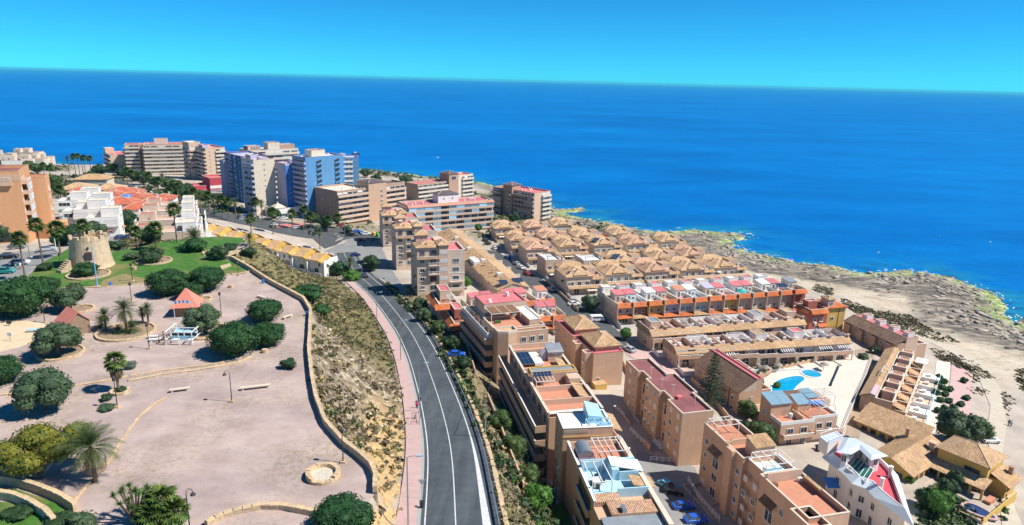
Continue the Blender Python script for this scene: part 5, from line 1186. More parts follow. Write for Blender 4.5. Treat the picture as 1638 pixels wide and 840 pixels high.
# ------------------------------------------------------------------ block with dark red roof
b = Bld('apartment_block', 'tan block with large dark maroon flat roof and stepped sides', 'apartment block', (1092, 662), (1140, 655), (988, 577), 20.8, GA-2, 9.3)
W, D, H = b.W, b.D, b.H; zs = fl(0.6, 4, 2.8)
cuts = [0, 6.6, 10.4, 17.2, 21.0, D]; ins = [0.0, 1.1, 0.0, 1.1, 0.0]
poly = []
for i in range(5): poly += [(ins[i], cuts[i]), (ins[i], cuts[i+1])]
rightp = [(W-1.2, D), (W-1.2, D*0.66), (W+0.2, D*0.66), (W+0.2, D*0.3), (W, D*0.3), (W, 0)]
poly = poly[::-1]  # go from back-left to front-left
outl = poly + [(W, 0), (W, D*0.3), (W+1.0, D*0.3), (W+1.0, D*0.66), (W-1.0, D*0.66), (W-1.0, D)]
mb = MB(); mb.prism(outl, -4, H-0.6, 0); b.part('wall', mb, [tan])
def ring(poly, z0, z1, t):
    mb = MB(); n = len(poly)
    c = []
    for i in range(n):
        p0, p1, p2 = np.array(poly[i-1]), np.array(poly[i]), np.array(poly[(i+1) % n])
        d1 = (p1-p0)/np.linalg.norm(p1-p0); d2 = (p2-p1)/np.linalg.norm(p2-p1)
        n1 = np.array([-d1[1], d1[0]]); n2 = np.array([-d2[1], d2[0]])
        m_ = n1+n2; m_ = m_/max(0.3, (m_@n1)); c.append(tuple(p1+m_*t))
    for i in range(n):
        j = (i+1) % n; mb.prism([poly[i], poly[j], c[j], c[i]], z0, z1)
    return mb, c
mb, inner = ring(outl, H-0.6, H, 0.22); pp = b.part('parapet', mb, [tan]); mb2, _ = ring([(x, y) for x, y in outl], H+0.002, H+0.07, 0.28); b.part('coping', mb2, [cream], pp)
mb = MB(); mb.prism(inner, H-0.6, H-0.5); b.part('roof_deck', mb, [maroon])
for i in (1, 3):
    rc_ = (1.1, cuts[i], W, cuts[i+1]); m_ = (cuts[i+1]-cuts[i])/2
    b.win('l', m_, zs[2]+0.4, 1.9, 2.6, 'arch', rect=rc_); b.win('l', m_, zs[1]+0.5, 1.7, 1.3, rect=rc_); b.win('l', m_, zs[0]-0.3, 1.8, 2.2, rect=rc_)
    b.skirt('l', 0.1, m_*2-0.1, H-0.5, 0.9, 0.9, tile, rect=rc_); b.box('entrance_wall', tan, -3.0, cuts[i]+0.2, -3, -2.8, cuts[i+1]-0.2, 1.0); b.put('balcony', balc_mesh(m_*2-0.2, 1.8, 0.9, white, 'rail'), 'l', 0.1, 0.0, rect=rc_)
for z in zs:
    for u in (1.6, 4.6): b.win('l', D-u, z+0.5, 1.15, 1.25, rnd.choice(['win', 'shut']))
    for u in (11.8, 14.0, 15.9): b.win('l', D-u, z+0.5, 0.75 if u == 14.0 else 1.1, 1.2, rnd.choice(['win', 'shut', 'half']))
    b.win('l', D-22.4, z+0.5, 0.9, 1.1); b.win('l', D-25, z+0.5, 1.1, 1.2, 'shut'); b.grid('r', 5, [z+0.5], 1.1, 1.2, m=1.5)
b.box('roof_hatch', pinkdeck, 2.6, 6.8, H-0.5, 3.8, 7.9, H+0.1)
for x, y in ((2.2, 13.5), (4.2, 15.5), (3.2, 10.2), (5, 4), (2.5, 19.5)):
    mb = MB().bar((x, y, H-0.5), (x, y, H+1.6), 0.06); mb.bar((x-0.5, y, H+1.4), (x+0.5, y, H+1.4), 0.05); b.part('aerial', mb, [white])
b.box('tile_ledge', tile, W, D*0.12, H-1.6, W+1.4, D*0.28, H-1.2)

# ------------------------------------------------------------------ pool house with long tile slope and pink ridge
b = Bld('pool_side_house', 'long house with tile slope and pink ridge terrace beside the pool', 'house', (1183, 628), 9.5, (1106, 579), 13.8, GA+1, 7.8)
W, D, H = b.W, b.D, b.H
b.mass(tan, (0, 0, 4.6, D), nopar=True); g = MB(); g.prism([(0, 0.0), (4.6, 0.0), (4.6, 0.3), (0, 0.3)], H, [H+0.02, H+2.7, H+2.7, H+0.02]); b.part('gable', g, [pale])
b.slope([(-0.5, D+0.2, H-0.15), (-0.5, -0.15, H-0.15), (4.5, -0.15, H+2.75), (4.5, D+0.2, H+2.75)], tile_d)
b.mass(tan, (4.6, 0, 6.4, D), H+2.9, deck=pinkdeck, par=0.3, cope=pinkdeck); b.mass(tan, (6.4, 0.5, W, D), H-0.4, deck=terra, par=0.9, cope=cream); b.mass(tan, (6.5, D*0.45, W, D*0.75), H+1.6, H-1, pinkdeck, 0.2)
b.grid('l', 6, [0.6, 3.2], 1.1, 1.2, m=1, styles=('win', 'half')); b.win('f', 3.6, 3.6, 0.8, 0.8); b.win('f', 1.4, 2.0, 1.0, 1.4, 'shut'); b.grid('r', 5, [0.4, 3.0], 1.4, 1.6); b.win('f', 2.0, 0.2, 1.4, 2.0, rect=(6.4, 0.5, W, D))
b.box('drainpipe', darkm, -0.12, 3.8, 0, -0.01, 3.95, H); b.mass(tan, (3.5, -5.5, 7.5, -0.1), 2.2, deck=tile, par=0.1)

# ------------------------------------------------------------------ house with roof terrace below the pool
b = Bld('terrace_villa', 'tan house with blue grey roof panels and white railed roof terraces below the pool', 'house', (1250, 676), (1349, 668), (1213, 650), 13.0, GA-2, 7.2)
W, D, H = b.W, b.D, b.H
b.mass(tan, (0, 0, W*0.56, D), H-0.9, nopar=True); b.mass(tan2, (W*0.56, 0.8, W, D), H-0.6, nopar=True)
b.box('terrace_deck', terra, 0.1, 0.1, H-0.9, W*0.56, D*0.5, H-0.84); mb = MB(); mb.box(0, 0, H-0.84, W*0.56, 0.18, H); mb.box(0, 0.18, H-0.84, 0.18, D*0.5, H); b.part('parapet', mb, [white]); b.box('terrace_wall', tan2, W*0.36, 0.2, H-0.84, W*0.36+0.2, D*0.5, H+0.7)
g = MB(); g.prism([(0, D*0.5), (W*0.34, D*0.5), (W*0.34, D), (0, D)], H-0.9, [H+2.4, H+2.4, H+3.4, H+3.4]); b.part('upper_room', g, [tan])
b.slope([(-0.2, D*0.5-0.3, H+2.45), (W*0.17, D*0.5-0.3, H+2.45), (W*0.17, D+0.1, H+3.5), (-0.2, D+0.1, H+3.5)], plain('blue_grey_panel', (0.20, 0.32, 0.40), 0.35, 0.1)); b.slope([(W*0.175, D*0.5-0.3, H+2.45), (W*0.35, D*0.5-0.3, H+2.45), (W*0.35, D+0.1, H+3.5), (W*0.175, D+0.1, H+3.5)], MC['blue_grey_panel'])
g = MB(); g.prism([(W*0.5, D*0.6), (W*0.7, D*0.6), (W*0.7, D), (W*0.5, D)], H-0.9, [H+1.2, H+1.2, H+2.2, H+2.2]); b.part('upper_room', g, [tan]); b.slope([(W*0.49, D*0.58, H+1.25), (W*0.71, D*0.58, H+1.25), (W*0.71, D, H+2.3), (W*0.49, D, H+2.3)], MC['blue_grey_panel'])
b.box('terrace_deck', terra, W*0.57, 0.9, H-0.6, W-0.1, D, H-0.54); mb = MB(); mb.box(W*0.56, 0.8, H-0.54, W, 1.0, H+0.1); mb.box(W-0.2, 1.0, H-0.54, W, D, H+0.1); b.part('parapet', mb, [white]); b.pergola(W*0.72, 1.4, W-0.4, D*0.62, H-0.55, 2.3, white, 4)
for i in range(5): b.box('parasol_panel', bluedeep, W*0.74+i*1.0, D*0.7, H+0.4-0.1*i, W*0.74+i*1.0+0.75, D*0.98, H+0.48-0.1*i)
b.grid('f', 2, [2.6], 1.7, 1.5, rect=(0, 0, W*0.56, D)); b.grid('f', 2, [2.6], 1.6, 1.5, rect=(W*0.56, 0.8, W, D)); b.put('balcony', balc_mesh(W*0.5, 1.2, 0.8, tan2), 'f', 0.3, 2.2); b.put('balcony', balc_mesh(W*0.42, 0.9, 0.8, tan2), 'f', W*0.57, 2.3)
b.win('l', D*0.2, 4.6, 1.3, 1.3, 'arch', rect=(0, 0, W*0.5, D)); b.win('l', D*0.7, 3.0, 0.9, 1.0); b.grid('f', 2, [0.1], 1.6, 1.9, rect=(0, 0, W*0.56, D)); b.clutter(1, 1, W*0.3, D*0.4, H-0.85, 4)
# ------------------------------------------------------------------ tan block at the bottom
b = Bld('apartment_block', 'tan block with arched stair windows and terracotta roof terraces at the bottom right', 'apartment block', (1294, 830), (1363, 822), (1119, 677), 21.5, 15, 8)
W, D, H = b.W, b.D, b.H; zs = fl(0.5, 4, 2.9); cuts = [0.0, 3.2, 12.5, 15.5, 19.0, D]
b.mass(tan, (0, 0, W, 12.5), deck=terra, par=1.0, cope=cream); b.mass(tan, (0.9, 12.52, W-0.4, 17.5), H, deck=white, par=1.0, cope=white); b.mass(tan, (0, 17.52, W-0.6, D), H, deck=terra, par=1.0, cope=cream)
b.mass(tan, (-1.1, -2.0, 2.5, 3.0), H-0.1, deck=terra, par=0.9)
b.box('terrace_wall', tan2, 0.3, 11.0, H-1.0, W-0.3, 11.25, H+0.9); b.box('chair', brownwood, 0.8, 9.6, H-1.0, 1.5, 10.3, H-0.2); b.box('air_conditioner', white, W-1.6, 10.2, H-1, W-0.8, 10.6, H-0.2); b.box('tile_ledge', tile, W-0.9, 6, H+0.1, W-0.2, 10, H+0.3)
b.pergola(1.3, 12.9, W-0.8, 17.2, H-0.9, 2.1, white, 3); b.box('glass_screen', lblue, 1.2, 12.8, H-0.9, W*0.6, 12.86, H+0.6); b.box('table', white, 2.2, 14, H-0.9, 4.0, 15, H-0.2)
b.mass(tan2, (W*0.35, 18, W-0.8, 21), H+1.6, H-1, nopar=True); b.slope([(W*0.33, 17.8, H+1.62), (W-0.7, 17.8, H+1.62), (W-0.7, 21.2, H+2.3), (W*0.33, 21.2, H+2.3)], tile)
b.box('terrace_wall', tan2, 0.3, D-7.5, H-1.0, W-0.9, D-7.3, H+0.2); b.box('terrace_deck', terra, 0.3, 21.3, H-0.93, W-0.9, D-7.6, H-0.9); b.pergola(0.5, D-3.6, W*0.7, D-0.5, H-0.95, 2.0, white, 3); b.slope([(0.05, D-8.5, H+0.09), (1.3, D-8.5, H+0.5), (1.3, D-7.4, H+0.5), (0.05, D-7.4, H+0.09)], tile)
for m_, rc_ in ((5.2, (0, 0, W, D)), (21.8, (0, 0, W, D))):
    b.win('l', m_, zs[2]+0.3, 2.0, 3.0, 'arch', rect=rc_); b.skirt('l', m_-1.7, m_+1.7, zs[2]+4.6, 1.0, 1.1, tile_d, rect=rc_); b.win('l', m_, zs[1]+0.5, 1.8, 1.5, rect=rc_); b.win('l', m_, zs[0], 1.8, 2.0, rect=rc_)
for z in zs:
    for u in (1.6, 9.2, 12.2, 14.6, 17.4, 24.8, 27.6): 
        if u < D-1: b.win('l', u, z+0.5, 1.15, 1.25, rnd.choice(['win', 'shut', 'win', 'sill']))
    b.grid('r', 7, [z+0.5], 1.1, 1.2); b.grid('f', 1, [z+0.5], 1.1, 1.2)
b.box('buttress', tan, -0.9, D-11.2, -4, 0.0, D-9.2, H+0.2); b.box('yard_wall', tan2, -4.0, D-14, -3, -3.8, D-1, 1.0); b.box('yard_wall', tan2, -4.0, D-1, -3, 0, D-0.8, 1.0); b.box('yard_wall', tan2, -4.0, D-8, -3, 0, D-7.8, 1.0)

# ------------------------------------------------------------------ white ship shaped house
OZ = 6.5; H = 15.0-OZ
PX = [(1316, 724), (1352, 752), (1364, 766), (1386, 774), (1400, 788), (1464, 834), (1438, 753), (1424, 738), (1388, 706), (1345, 694)]
w0 = [P(a, c, 15.0)[:2] for a, c in PX]; org = w0[0]
b = Bld.at('ship_shaped_house', 'white pointed house with red roof deck, blue grey edge tiles and glass canopy', 'house', org, OZ, 0, 20, 20, H)
lp = [tuple(p-org) for p in w0]; cen = np.mean(np.array(lp), axis=0)
def inset(poly, t): return ring(poly, 0, 1, t)[1]
def ccw(p):
    return p if sum(p[i][0]*p[(i+1) % len(p)][1]-p[(i+1) % len(p)][0]*p[i][1] for i in range(len(p))) > 0 else p[::-1]
lp = ccw(lp)
low = inset(lp, 1.3)
mb = MB(); mb.prism(low, -4, H-0.9); b.part('wall', mb, [white])
mb = MB(); mb.prism(inset(lp, 1.35), H-0.9, H-0.6); b.part('roof_deck', mb, [plain('red_deck', (0.62, 0.07, 0.10), 0.75, 0.12, 0.8)])
inn = inset(lp, 1.5); mb = MB()
for i in range(len(lp)):
    j = (i+1) % len(lp); a, c, d, e = lp[i], lp[j], inn[j], inn[i]
    mb.face([(a[0], a[1], H-1.0), (c[0], c[1], H-1.0), (d[0], d[1], H+0.15), (e[0], e[1], H+0.15)]); mb.face([(a[0], a[1], H-1.15), (e[0], e[1], H-0.95), (d[0], d[1], H-0.95), (c[0], c[1], H-1.15)]); mb.face([(a[0], a[1], H-1.15), (c[0], c[1], H-1.15), (c[0], c[1], H-1.0), (a[0], a[1], H-1.0)])
b.part('edge_tiles', mb, [plain('pale_blue_tiles', (0.66, 0.76, 0.82), 0.5, 0.06, 1.5)])
mb, _ = ring(inn, H-0.6, H+0.2, 0.2); b.part('parapet', mb, [white])
up = [P(a, c, 18.6)[:2]-org for a, c in [(1338, 718), (1362, 722), (1376, 714), (1394, 731), (1422, 724), (1368, 696), (1352, 694)]]
upl = ccw([tuple(p) for p in up]); mb = MB(); mb.prism(inset(upl, 0.9), H-0.6, H+2.9); b.part('upper_storey', mb, [white])
mb = MB(); c2 = inset(upl, 0.8); n_ = len(upl)
for i in range(n_):
    j = (i+1) % n_; mb.face([(*upl[i], H+2.9), (*upl[j], H+2.9), (*c2[j], H+3.25), (*c2[i], H+3.25)])
mb.face([(*p, H+3.25) for p in c2]); mb.face([(*p, H+2.88) for p in upl][::-1]); b.part('roof', mb, [plain('pale_blue_grey_roof', (0.50, 0.56, 0.64), 0.6, 0.08)])
def wseg(a, c, k, z, h, w=1.0):
    a, c = np.array(a), np.array(c); d = (c-a)/np.linalg.norm(c-a); rz = math.atan2(d[1], d[0])
    for i in range(k):
        q = a+(c-a)*(i+0.5)/k; inst('window', win_mesh(w, h, 'win'), b.e, (q[0], q[1], z), rz)
ui = inset(upl, 0.88)
for i in range(len(ui)):
    L_ = np.linalg.norm(np.array(ui[i])-np.array(ui[(i+1) % len(ui)])); wseg(ui[i], ui[(i+1) % len(ui)], max(1, int(L_/1.7)), H+0.7, 1.5, 1.0)
li = inset(lp, 1.28)
for i in range(len(li)):
    L_ = np.linalg.norm(np.array(li[i])-np.array(li[(i+1) % len(li)]))
    if L_ > 1.6: wseg(li[i], li[(i+1) % len(li)], max(1, int(L_/3.4)), 3.6, 1.5, 1.1); wseg(li[i], li[(i+1) % len(li)], max(1, int(L_/4.5)), 0.4, 1.9, 1.1)
g = [P(a, c, 15.6)[:2]-org for a, c in [(1356, 744), (1386, 766), (1397, 754), (1372, 733)]]; mb = MB(); zz = [H-0.1, H-0.1, H+0.9, H+0.9]
mb.face([(*g[i], zz[i]) for i in range(4)], 0)
for t in np.linspace(0, 1, 6): mb.bar((*(g[0]+(g[1]-g[0])*t), zz[0]+0.03), (*(g[3]+(g[2]-g[3])*t), zz[3]+0.03), 0.12, 0.08, 1)
mb.bar((*g[0], zz[0]), (*g[1], zz[1]), 0.15, 0.15, 1); mb.bar((*g[3], zz[3]), (*g[2], zz[2]), 0.15, 0.15, 1)
b.part('glass_canopy', mb, [plain('green_glass', (0.03, 0.15, 0.12), 0.15, 0.1), white])
for a, c in [(1409, 781), (1423, 762)]:
    q = P(a, c, 14.6)[:2]-org; mb = MB().lathe([(0.0, H-0.6), (0.34, H-0.6), (0.34, H+1.6), (0.42, H+1.6), (0.42, H+1.75), (0, H+1.75)], 12, 0, (q[0], q[1])); b.part('chimney', mb, [white])
tq = [P(a, c, 17.2)[:2]-org for a, c in [(1311, 699), (1325, 710), (1350, 700), (1338, 690)]]; tq = [np.array(q) for q in ccw([tuple(q) for q in tq])]; mb = MB().prism([tuple(q) for q in tq], H-0.6, H+2.1); b.part('stair_tower', mb, [white]); mb = MB().prism([tuple(q) for q in tq], H+2.1, H+2.3); b.part('stair_tower_roof', mb, [MC['pale_blue_grey_roof']])
mb = MB()
for i in range(4):
    a, c = tq[i], tq[(i+1) % 4]; mb.bar((*a, H+3.0), (*c, H+3.0), 0.08); mb.bar((*a, H+2.2), (*a, H+3.0), 0.08)
b.part('railing', mb, [white]); q = P(1331, 769, 11)[:2]-org; mb = MB().prism([(q[0]-1.2, q[1]-1.2), (q[0]+1.2, q[1]-1.2), (q[0]+1.2, q[1]+1.2), (q[0]-1.2, q[1]+1.2)], [3.6, 3.6, 4.4, 4.4], [3.7, 3.7, 4.5, 4.5]); b.part('awning', mb, [bluedeep])

# ------------------------------------------------------------------ yellow villa by the beach
VG = 5.0; c = P(1502, 716, 11.0)
b = Bld.at('villa', 'yellow villa with pantiled wings, arcade porch and chimneys beside the sandy track', 'villa', c[:2], VG, -54, 9.5, 8, 6)
b.mass(yellowp, (0, 0, 9.5, 8), 6.0, nopar=True); b.hip(0, 0, 9.5, 8, 6.0, 2.4, tile, 0.5); b.grid('f', 1, [3.4], 3.0, 1.2, rect=(4.5, 0, 9, 8), m=0.3, fm=brownwood); b.win('r', 2.5, 3.4, 2.0, 1.2, fm=brownwood)
b.slope([(-0.4, -3.6, 2.7), (10.6, -3.6, 2.7), (10.6, 0.0, 3.7), (-0.4, 0.0, 3.7)], tile, name='porch_roof'); b.box('porch_wall', yellowp, 3.2, -3.2, -3, 3.6, -2.9, 2.6)
for x in (-0.2, 1.8, 5.6, 7.8, 10.0): b.box('porch_pillar', yellowp, x, -3.3, -3, x+0.4, -2.9, 2.62)
b.mass(yellowp, (9.52, 2, 12.5, 7.5), 3.2, nopar=True); b.slope([(13.4, 1.4, 2.7), (13.4, 8.0, 2.7), (9.6, 8.0, 4.4), (9.6, 1.4, 4.4)], tile, name='side_roof'); b.chimney(11.5, 6.6, 4.0, 1.0, brownst, 0.8); b.win('r', 2.5, 0.9, 2.0, 1.2, rect=(9.5, 2, 12.5, 7.5), fm=brownwood)
b.mass(yellowp, (-9.0, -10.5, 0.0, 6), 3.0, nopar=True)
b.slope([(0.5, -11.2, 2.9), (0.5, 0.4, 2.9), (-4.5, 0.4, 5.0), (-4.5, -11.2, 5.0)], tile); b.slope([(0.45, 0.42, 2.95), (0.45, 7, 2.95), (-4.5, 7, 5.0), (-4.5, 0.42, 5.0)], tile); b.slope([(-4.52, -11.2, 5.0), (-4.52, 7, 5.0), (-9.6, 7, 2.9), (-9.6, -11.2, 2.9)], tile)
g = MB(); g.prism([(-9, -10.5), (0, -10.5), (0, -10.3), (-9, -10.3)], 2.9, [3.0, 3.0, 3.0, 3.0]); g.face([(-9, -10.5, 2.9), (0, -10.5, 2.9), (-4.5, -10.5, 4.85)]); b.part('gable', g, [yellowp]); b.grid('f', 2, [0.6], 1.4, 1.6, rect=(-9, -10.5, 0, 6), fm=brownwood); b.grid('r', 4, [0.3], 1.3, 2.1, rect=(-9, -10.5, 0, 0), fm=brownwood)
mb = MB().box(-2.6, 1.6, 3, -1.4, 2.6, 5.6); mb.prism([(-2.8, 1.4), (-1.2, 1.4), (-1.2, 2.8), (-2.8, 2.8)], 5.6, 5.75); b.part('chimney', mb, [tan2]); b.chimney(-8.0, 3.8, 4.2, 1.5, brownst, 0.7)
b.mass(yellowp, (-19.0, 3.0, -9.02, 9), 3.4, nopar=True); b.slope([(-19.8, 2.2, 3.2), (-4.8, 2.2, 3.2), (-4.8, 9.5, 5.8), (-19.8, 9.5, 5.8)], tile); b.grid('f', 4, [0.2], 1.3, 2.2, rect=(-19, 3, -9.02, 9), fm=brownwood)
g = MB(); g.face([(-19, 9, 3.3), (-19, 3, 3.3), (-19, 9, 5.5)]); b.part('gable', g, [yellowp])
b.box('garden_wall', tan2, 1.5, -12.5, -3, 14, -12.2, 1.0, top=tile); b.box('garden_wall', yellowp, 13.8, -12.2, -3, 14.0, 4.0, 1.4); b.box('garden_wall', tan2, 1.5, -12.2, -3, 1.8, -4, 0.9)
b.box('steps', terra, 10.8, -3.4, -1, 12.0, -0.5, 0.6)
w = b.world(11.5, -8.5)
pool = Bld.at('garden_pool', 'small kidney shaped villa pool with dark blue cover and pink rim', 'pool', w[:2], TZ(w[0], w[1])+0.15, -54, 4, 4, 0.4)
pl = [(3.2*math.cos(t)+0.5*math.cos(2*t), 2.1*math.sin(t)) for t in np.linspace(0, 2*math.pi, 25)[:-1]]
mb, inn_ = ring(pl, 0, 0.3, 0.5); pool.part('rim', mb, [pinkpave]); mb = MB().prism(inn_, 0, 0.2); pool.part('cover', mb, [plain('pool_cover', (0.02, 0.05, 0.16), 0.4)])

# ------------------------------------------------------------------ rows by the promenade
b = Bld('terrace_block', 'shaded brown terrace with dark tile slope and pink roof strip towards the beach', 'house', (1436, 549), 7.5, (1352, 510), 11.5, 16, 5.5)
W, D, H = b.W, b.D, b.H; b.mass(brownst, (0, 0, 3.2, D), H-0.4, nopar=True); b.slope([(-0.5, D, H-0.6), (-0.5, -0.1, H-0.6), (3.0, -0.1, H+1.2), (3.0, D, H+1.2)], tile_d)
b.mass(tan2, (3.2, 0, W, D), H+1.3, deck=pinkdeck, par=0.4, cope=brownst); 
for k in range(4): b.mass(tan, (W, k*5.5+0.3, W+4, k*5.5+5.6), H-1.2, deck=[terra, greydeck, pinkdeck, terra][k], par=0.8, cope=white); b.mass(white, (W-3, k*5.5+1, W-0.5, k*5.5+3), H+2.4, H+0.9, pinkdeck, 0.2)
b.grid('l', 6, [0.5, 3.2], 1.3, 1.3); 
for k in range(4): b.box('bay', brownst, -1.0, 2+k*5.5, -3, 0, 4.2+k*5.5, H-1.0, top=tile_d)
n = 6; a0 = P(1377, 632, 10.6); ax = np.array([math.cos(R(-36)), math.sin(R(-36))]); ay = np.array([-ax[1], ax[0]]); L = 6.6
nm = ['nearest, with tile steps and plain tan gable', 'second from the villa', 'third from the villa, with white pergola frame', 'fourth from the villa', 'fifth from the villa', 'farthest, with white painted wall and white awning']
for k in range(n):
    q = a0[:2]+ay*L*k
    b = Bld.at('promenade_house', 'tan promenade house with stepped terracotta terraces, '+nm[k], 'house', q, 5.3, -36, 10.5, L, 5.3, 'promenade houses')
    H = b.H; b.mass(tan, (0, 0.02, 3.2, L-0.02), nopar=True); b.slope([(-0.4, L, H-0.1), (-0.4, 0, H-0.1), (2.0, 0, H+1.2), (2.0, L, H+1.2)], tile); b.slope([(2.02, L, H+1.2), (2.02, 0, H+1.2), (3.2, 0, H+0.9), (3.2, L, H+0.9)], plain('lilac_deck', (0.50, 0.36, 0.42), 0.8, 0.1) if k == 0 else tile)
    g = MB(); g.prism([(0, 0.02), (3.2, 0.02), (3.2, 0.3), (2.0, 0.3), (0, 0.3)], H-0.2, [H-0.05, H+0.9, H+0.9, H+1.1, H-0.05]); b.part('gable', g, [tan])
    b.mass(tan2 if k < 5 else white, (3.2, 0.02, 7.2, L-0.02), H+0.2, deck=terra, par=1.7, cope=cream); b.mass(tan, (7.2, 0.02, 10.2, L-0.02), H-1.6, deck=terra, par=0.7, cope=cream)
    b.slope([(7.3, 0.3, H-0.6), (9.8, 0.3, H-1.5), (9.8, L*0.5, H-1.5), (7.3, L*0.5, H-0.6)], tile); b.mass(tan2, (4.2, L*0.55, 7.0, L-0.4), H+1.2, H-1.4, terra, 0.2)
    mb = MB(); mb.box(10.22, 0.05, -2, 14.6, L-0.05, 0.6); b.part('sun_deck', mb, [white if k % 2 else beigedeck]); b.box('deck_divider', white, 10.22, 0.05, 0.6, 14.4, 0.2, 1.7); mb = MB(); mb.box(14.45, 0.05, 1.5, 14.55, L-0.05, 1.6)
    for j in range(8): mb.box(14.46, 0.1+j*L/8, 0.6, 14.54, 0.16+j*L/8, 1.5)
    b.part('railing', mb, [lblue]); b.box('sun_lounger', white, 11.2, L*0.3, 0.6, 13.0, L*0.42, 0.95); b.box('table', white, 11.4, L*0.6, 0.6, 12.4, L*0.78, 1.3)
    if k == 2: b.pergola(2.2, 0.6, 4.2, L-0.8, H+0.5, 1.6, white, 1)
    if k == 5: b.box('awning', white, 8, 1, H-0.2, 11, L-1, H-0.1)
    b.grid('l', 2, [0.8, 3.2], 1.1, 1.1, styles=('win',)); b.grid('r', 2, [0.2], 1.4, 2.0, rect=(0, 0, 10.2, L))
    if k == 0: b.win('f', 1.6, 2.2, 1.0, 1.0, 'shut'); [b.box('tile_step', tile, 6.9+0.5*j, 0.1, H-0.9-0.45*j, 7.4+0.5*j, 1.6, H-0.7-0.45*j) for j in range(5)]

# ------------------------------------------------------------------ long balcony block beside the road
LG = 'long stepped balcony block beside the road'
b = Bld('apartment_block', 'tan balcony block with four dark balcony bands and pink penthouse beside the road', 'apartment block', (789, 529), 13.5, (745, 486), 27.5, 21, 13.5, LG)
W, D, H = b.W, b.D, b.H; zs = fl(H-3.1-8.7, 4, 2.9)
b.mass(tan, (0.6, 0.4, W, D), H-0.9, nopar=True)
for z in zs:
    b.put('balcony', balc_mesh(D+0.6, 1.9, 1.15, tan), 'l', -0.6, z-0.2); b.grid('l', 5, [z], 2.4, 2.0, rect=(0.6, 0.4, W, D), styles=('win',), m=0.4)
b.mass(tan2, (0.6, 0.4, W, D*0.45), H, H-0.9, terra, 0.88, parmat=tan); b.box('terrace_deck', terra, 0.9, 0.8, H-0.88, W-0.2, D*0.44, H-0.8)
sh = [(0.2, -2.6), (2.6, -3.4), (5.2, -2.4), (5.2, 0.4), (0.2, 0.4)]
mb = MB().prism(sh, -4, H+0.1); b.part('stair_shaft', mb, [tan]); mb, _ = ring(sh, H+0.1, H+0.7, 0.25); b.part('shaft_parapet', mb, [cream])
b.mass(tan, (5.2, -1.8, W, 0.38), H-0.4, deck=terra, par=0.9, cope=cream)
b.mass(tan2, (2.0, D*0.62, W, D), H+2.2, H-0.9, pinkdeck, 0.35, cope=pinkdeck); b.pergola(2.0, D*0.34, W*0.72, D*0.6, H-0.85, 2.3, white, 3); b.box('pergola_roof', brownwood, 2.3, D*0.35, H+1.55, W*0.70, D*0.59, H+1.6)
mb, _ = ring([(-1.3, 0.6), (1.8, 0.6), (1.8, D*0.6), (1.8, D), (-1.3, D)], zs[3]+1.0, zs[3]+2.4, 0.15); b.part('glass_balustrade', mb, [white]); b.box('planter', plain('shrub_green', (0.05, 0.12, 0.03), 0.9, 0.3, 3), 2.6, D*0.3, H-0.85, 4.2, D*0.33, H-0.1); b.box('flower_urn', redbrick, 1.6, 1.0, H-0.85, 2.3, 1.7, H+0.3)
b.mass(tan2, (W*0.75, D*0.1, W-0.3, D*0.6), H+0.9, H-0.9, white, 0.2); b.grid('f', 3, zs, 1.3, 1.4, rect=(5.2, -1.8, W, 1)); b.grid('r', 4, zs, 1.3, 1.4); b.clutter(3, D*0.65, W-1, D-1, H+1.9, 4)
# second, longest
b = Bld('apartment_block', 'longest balcony block with solar panels, black pool tray and terracotta terraces', 'apartment block', (874, 661), 10.8, (814, 552), 27.3, 13, 13, LG)
W, D, H = b.W, b.D, b.H; zs = fl(H-3.3-8.7, 4, 2.9)
b.mass(tan, (0.6, 0, W, D), H-1.0, nopar=True)
for z in zs:
    b.put('balcony', balc_mesh(D, 2.0, 1.15, tan), 'l', 0.0, z-0.3); b.grid('l', 8, [z], 2.4, 2.0, rect=(0.6, 0, W, D), styles=('win',), m=0.4)
mb = MB(); mb.box(0.3, 0, H-1.0, 0.6, D, H); mb.box(W-0.3, 0, H-1.0, W, D, H+0.1); b.part('parapet', mb, [tan]); b.box('coping', cream, 0.2, 0, H, 0.7, D, H+0.08); b.box('coping', cream, W-0.4, 0, H+0.1, W+0.1, D, H+0.18)
def cross(y, h0, h1, m_=tan2, t=0.25, x0=0.6, x1=None): b.box('terrace_wall', m_, x0, y, H-1.0, x1 or W-0.3, y+t, H+h1)
b.box('terrace_deck', terra, 0.6, 0.3, H-1.0, W-0.3, D, H-0.92); cross(4.6, 0, 0.2); cross(10.3, 0, 0.2); cross(14.2, 0, 1.2, tan); cross(18.6, 0, 0.5); cross(D-4.2, 0, 0.4); cross(D-0.3, 0, 0.2, pale)
b.box('white_deck', white, 0.6, 0.0, H-0.3, W-0.3, 1.0, H-0.2)
pg = b.pergola(0.9, 10.7, 4.6, 13.6, H-0.9, 2.0, white, 5); b.panel(0.9, 12.6, 4.6, 13.8, H+1.3, 0.5, 5)
b.box('pool_tray', tan2, 0.7, 14.5, H+0.4, W-0.4, 17.0, H+1.2); mb, _ = ring([(0.8, 14.5), (W-0.5, 14.5), (W-0.5, 17.0), (0.8, 17.0)], H+1.2, H+1.5, 0.25); b.part('tray_rim', mb, [yellowp]); b.box('tray_cover', greydeck, 1.1, 14.8, H+1.2, W-0.8, 16.7, H+1.26)
b.panel(0.7, D-10.8, 3.6, D-4.6, H-0.2, 0.25, 3); b.box('white_deck', white, 3.7, D-10.8, H-0.7, 5.6, D-4.6, H-0.1); b.box('roof_room', tan2, 7.2, D-8.5, H-1, W-0.4, D-5.5, H+1.4)
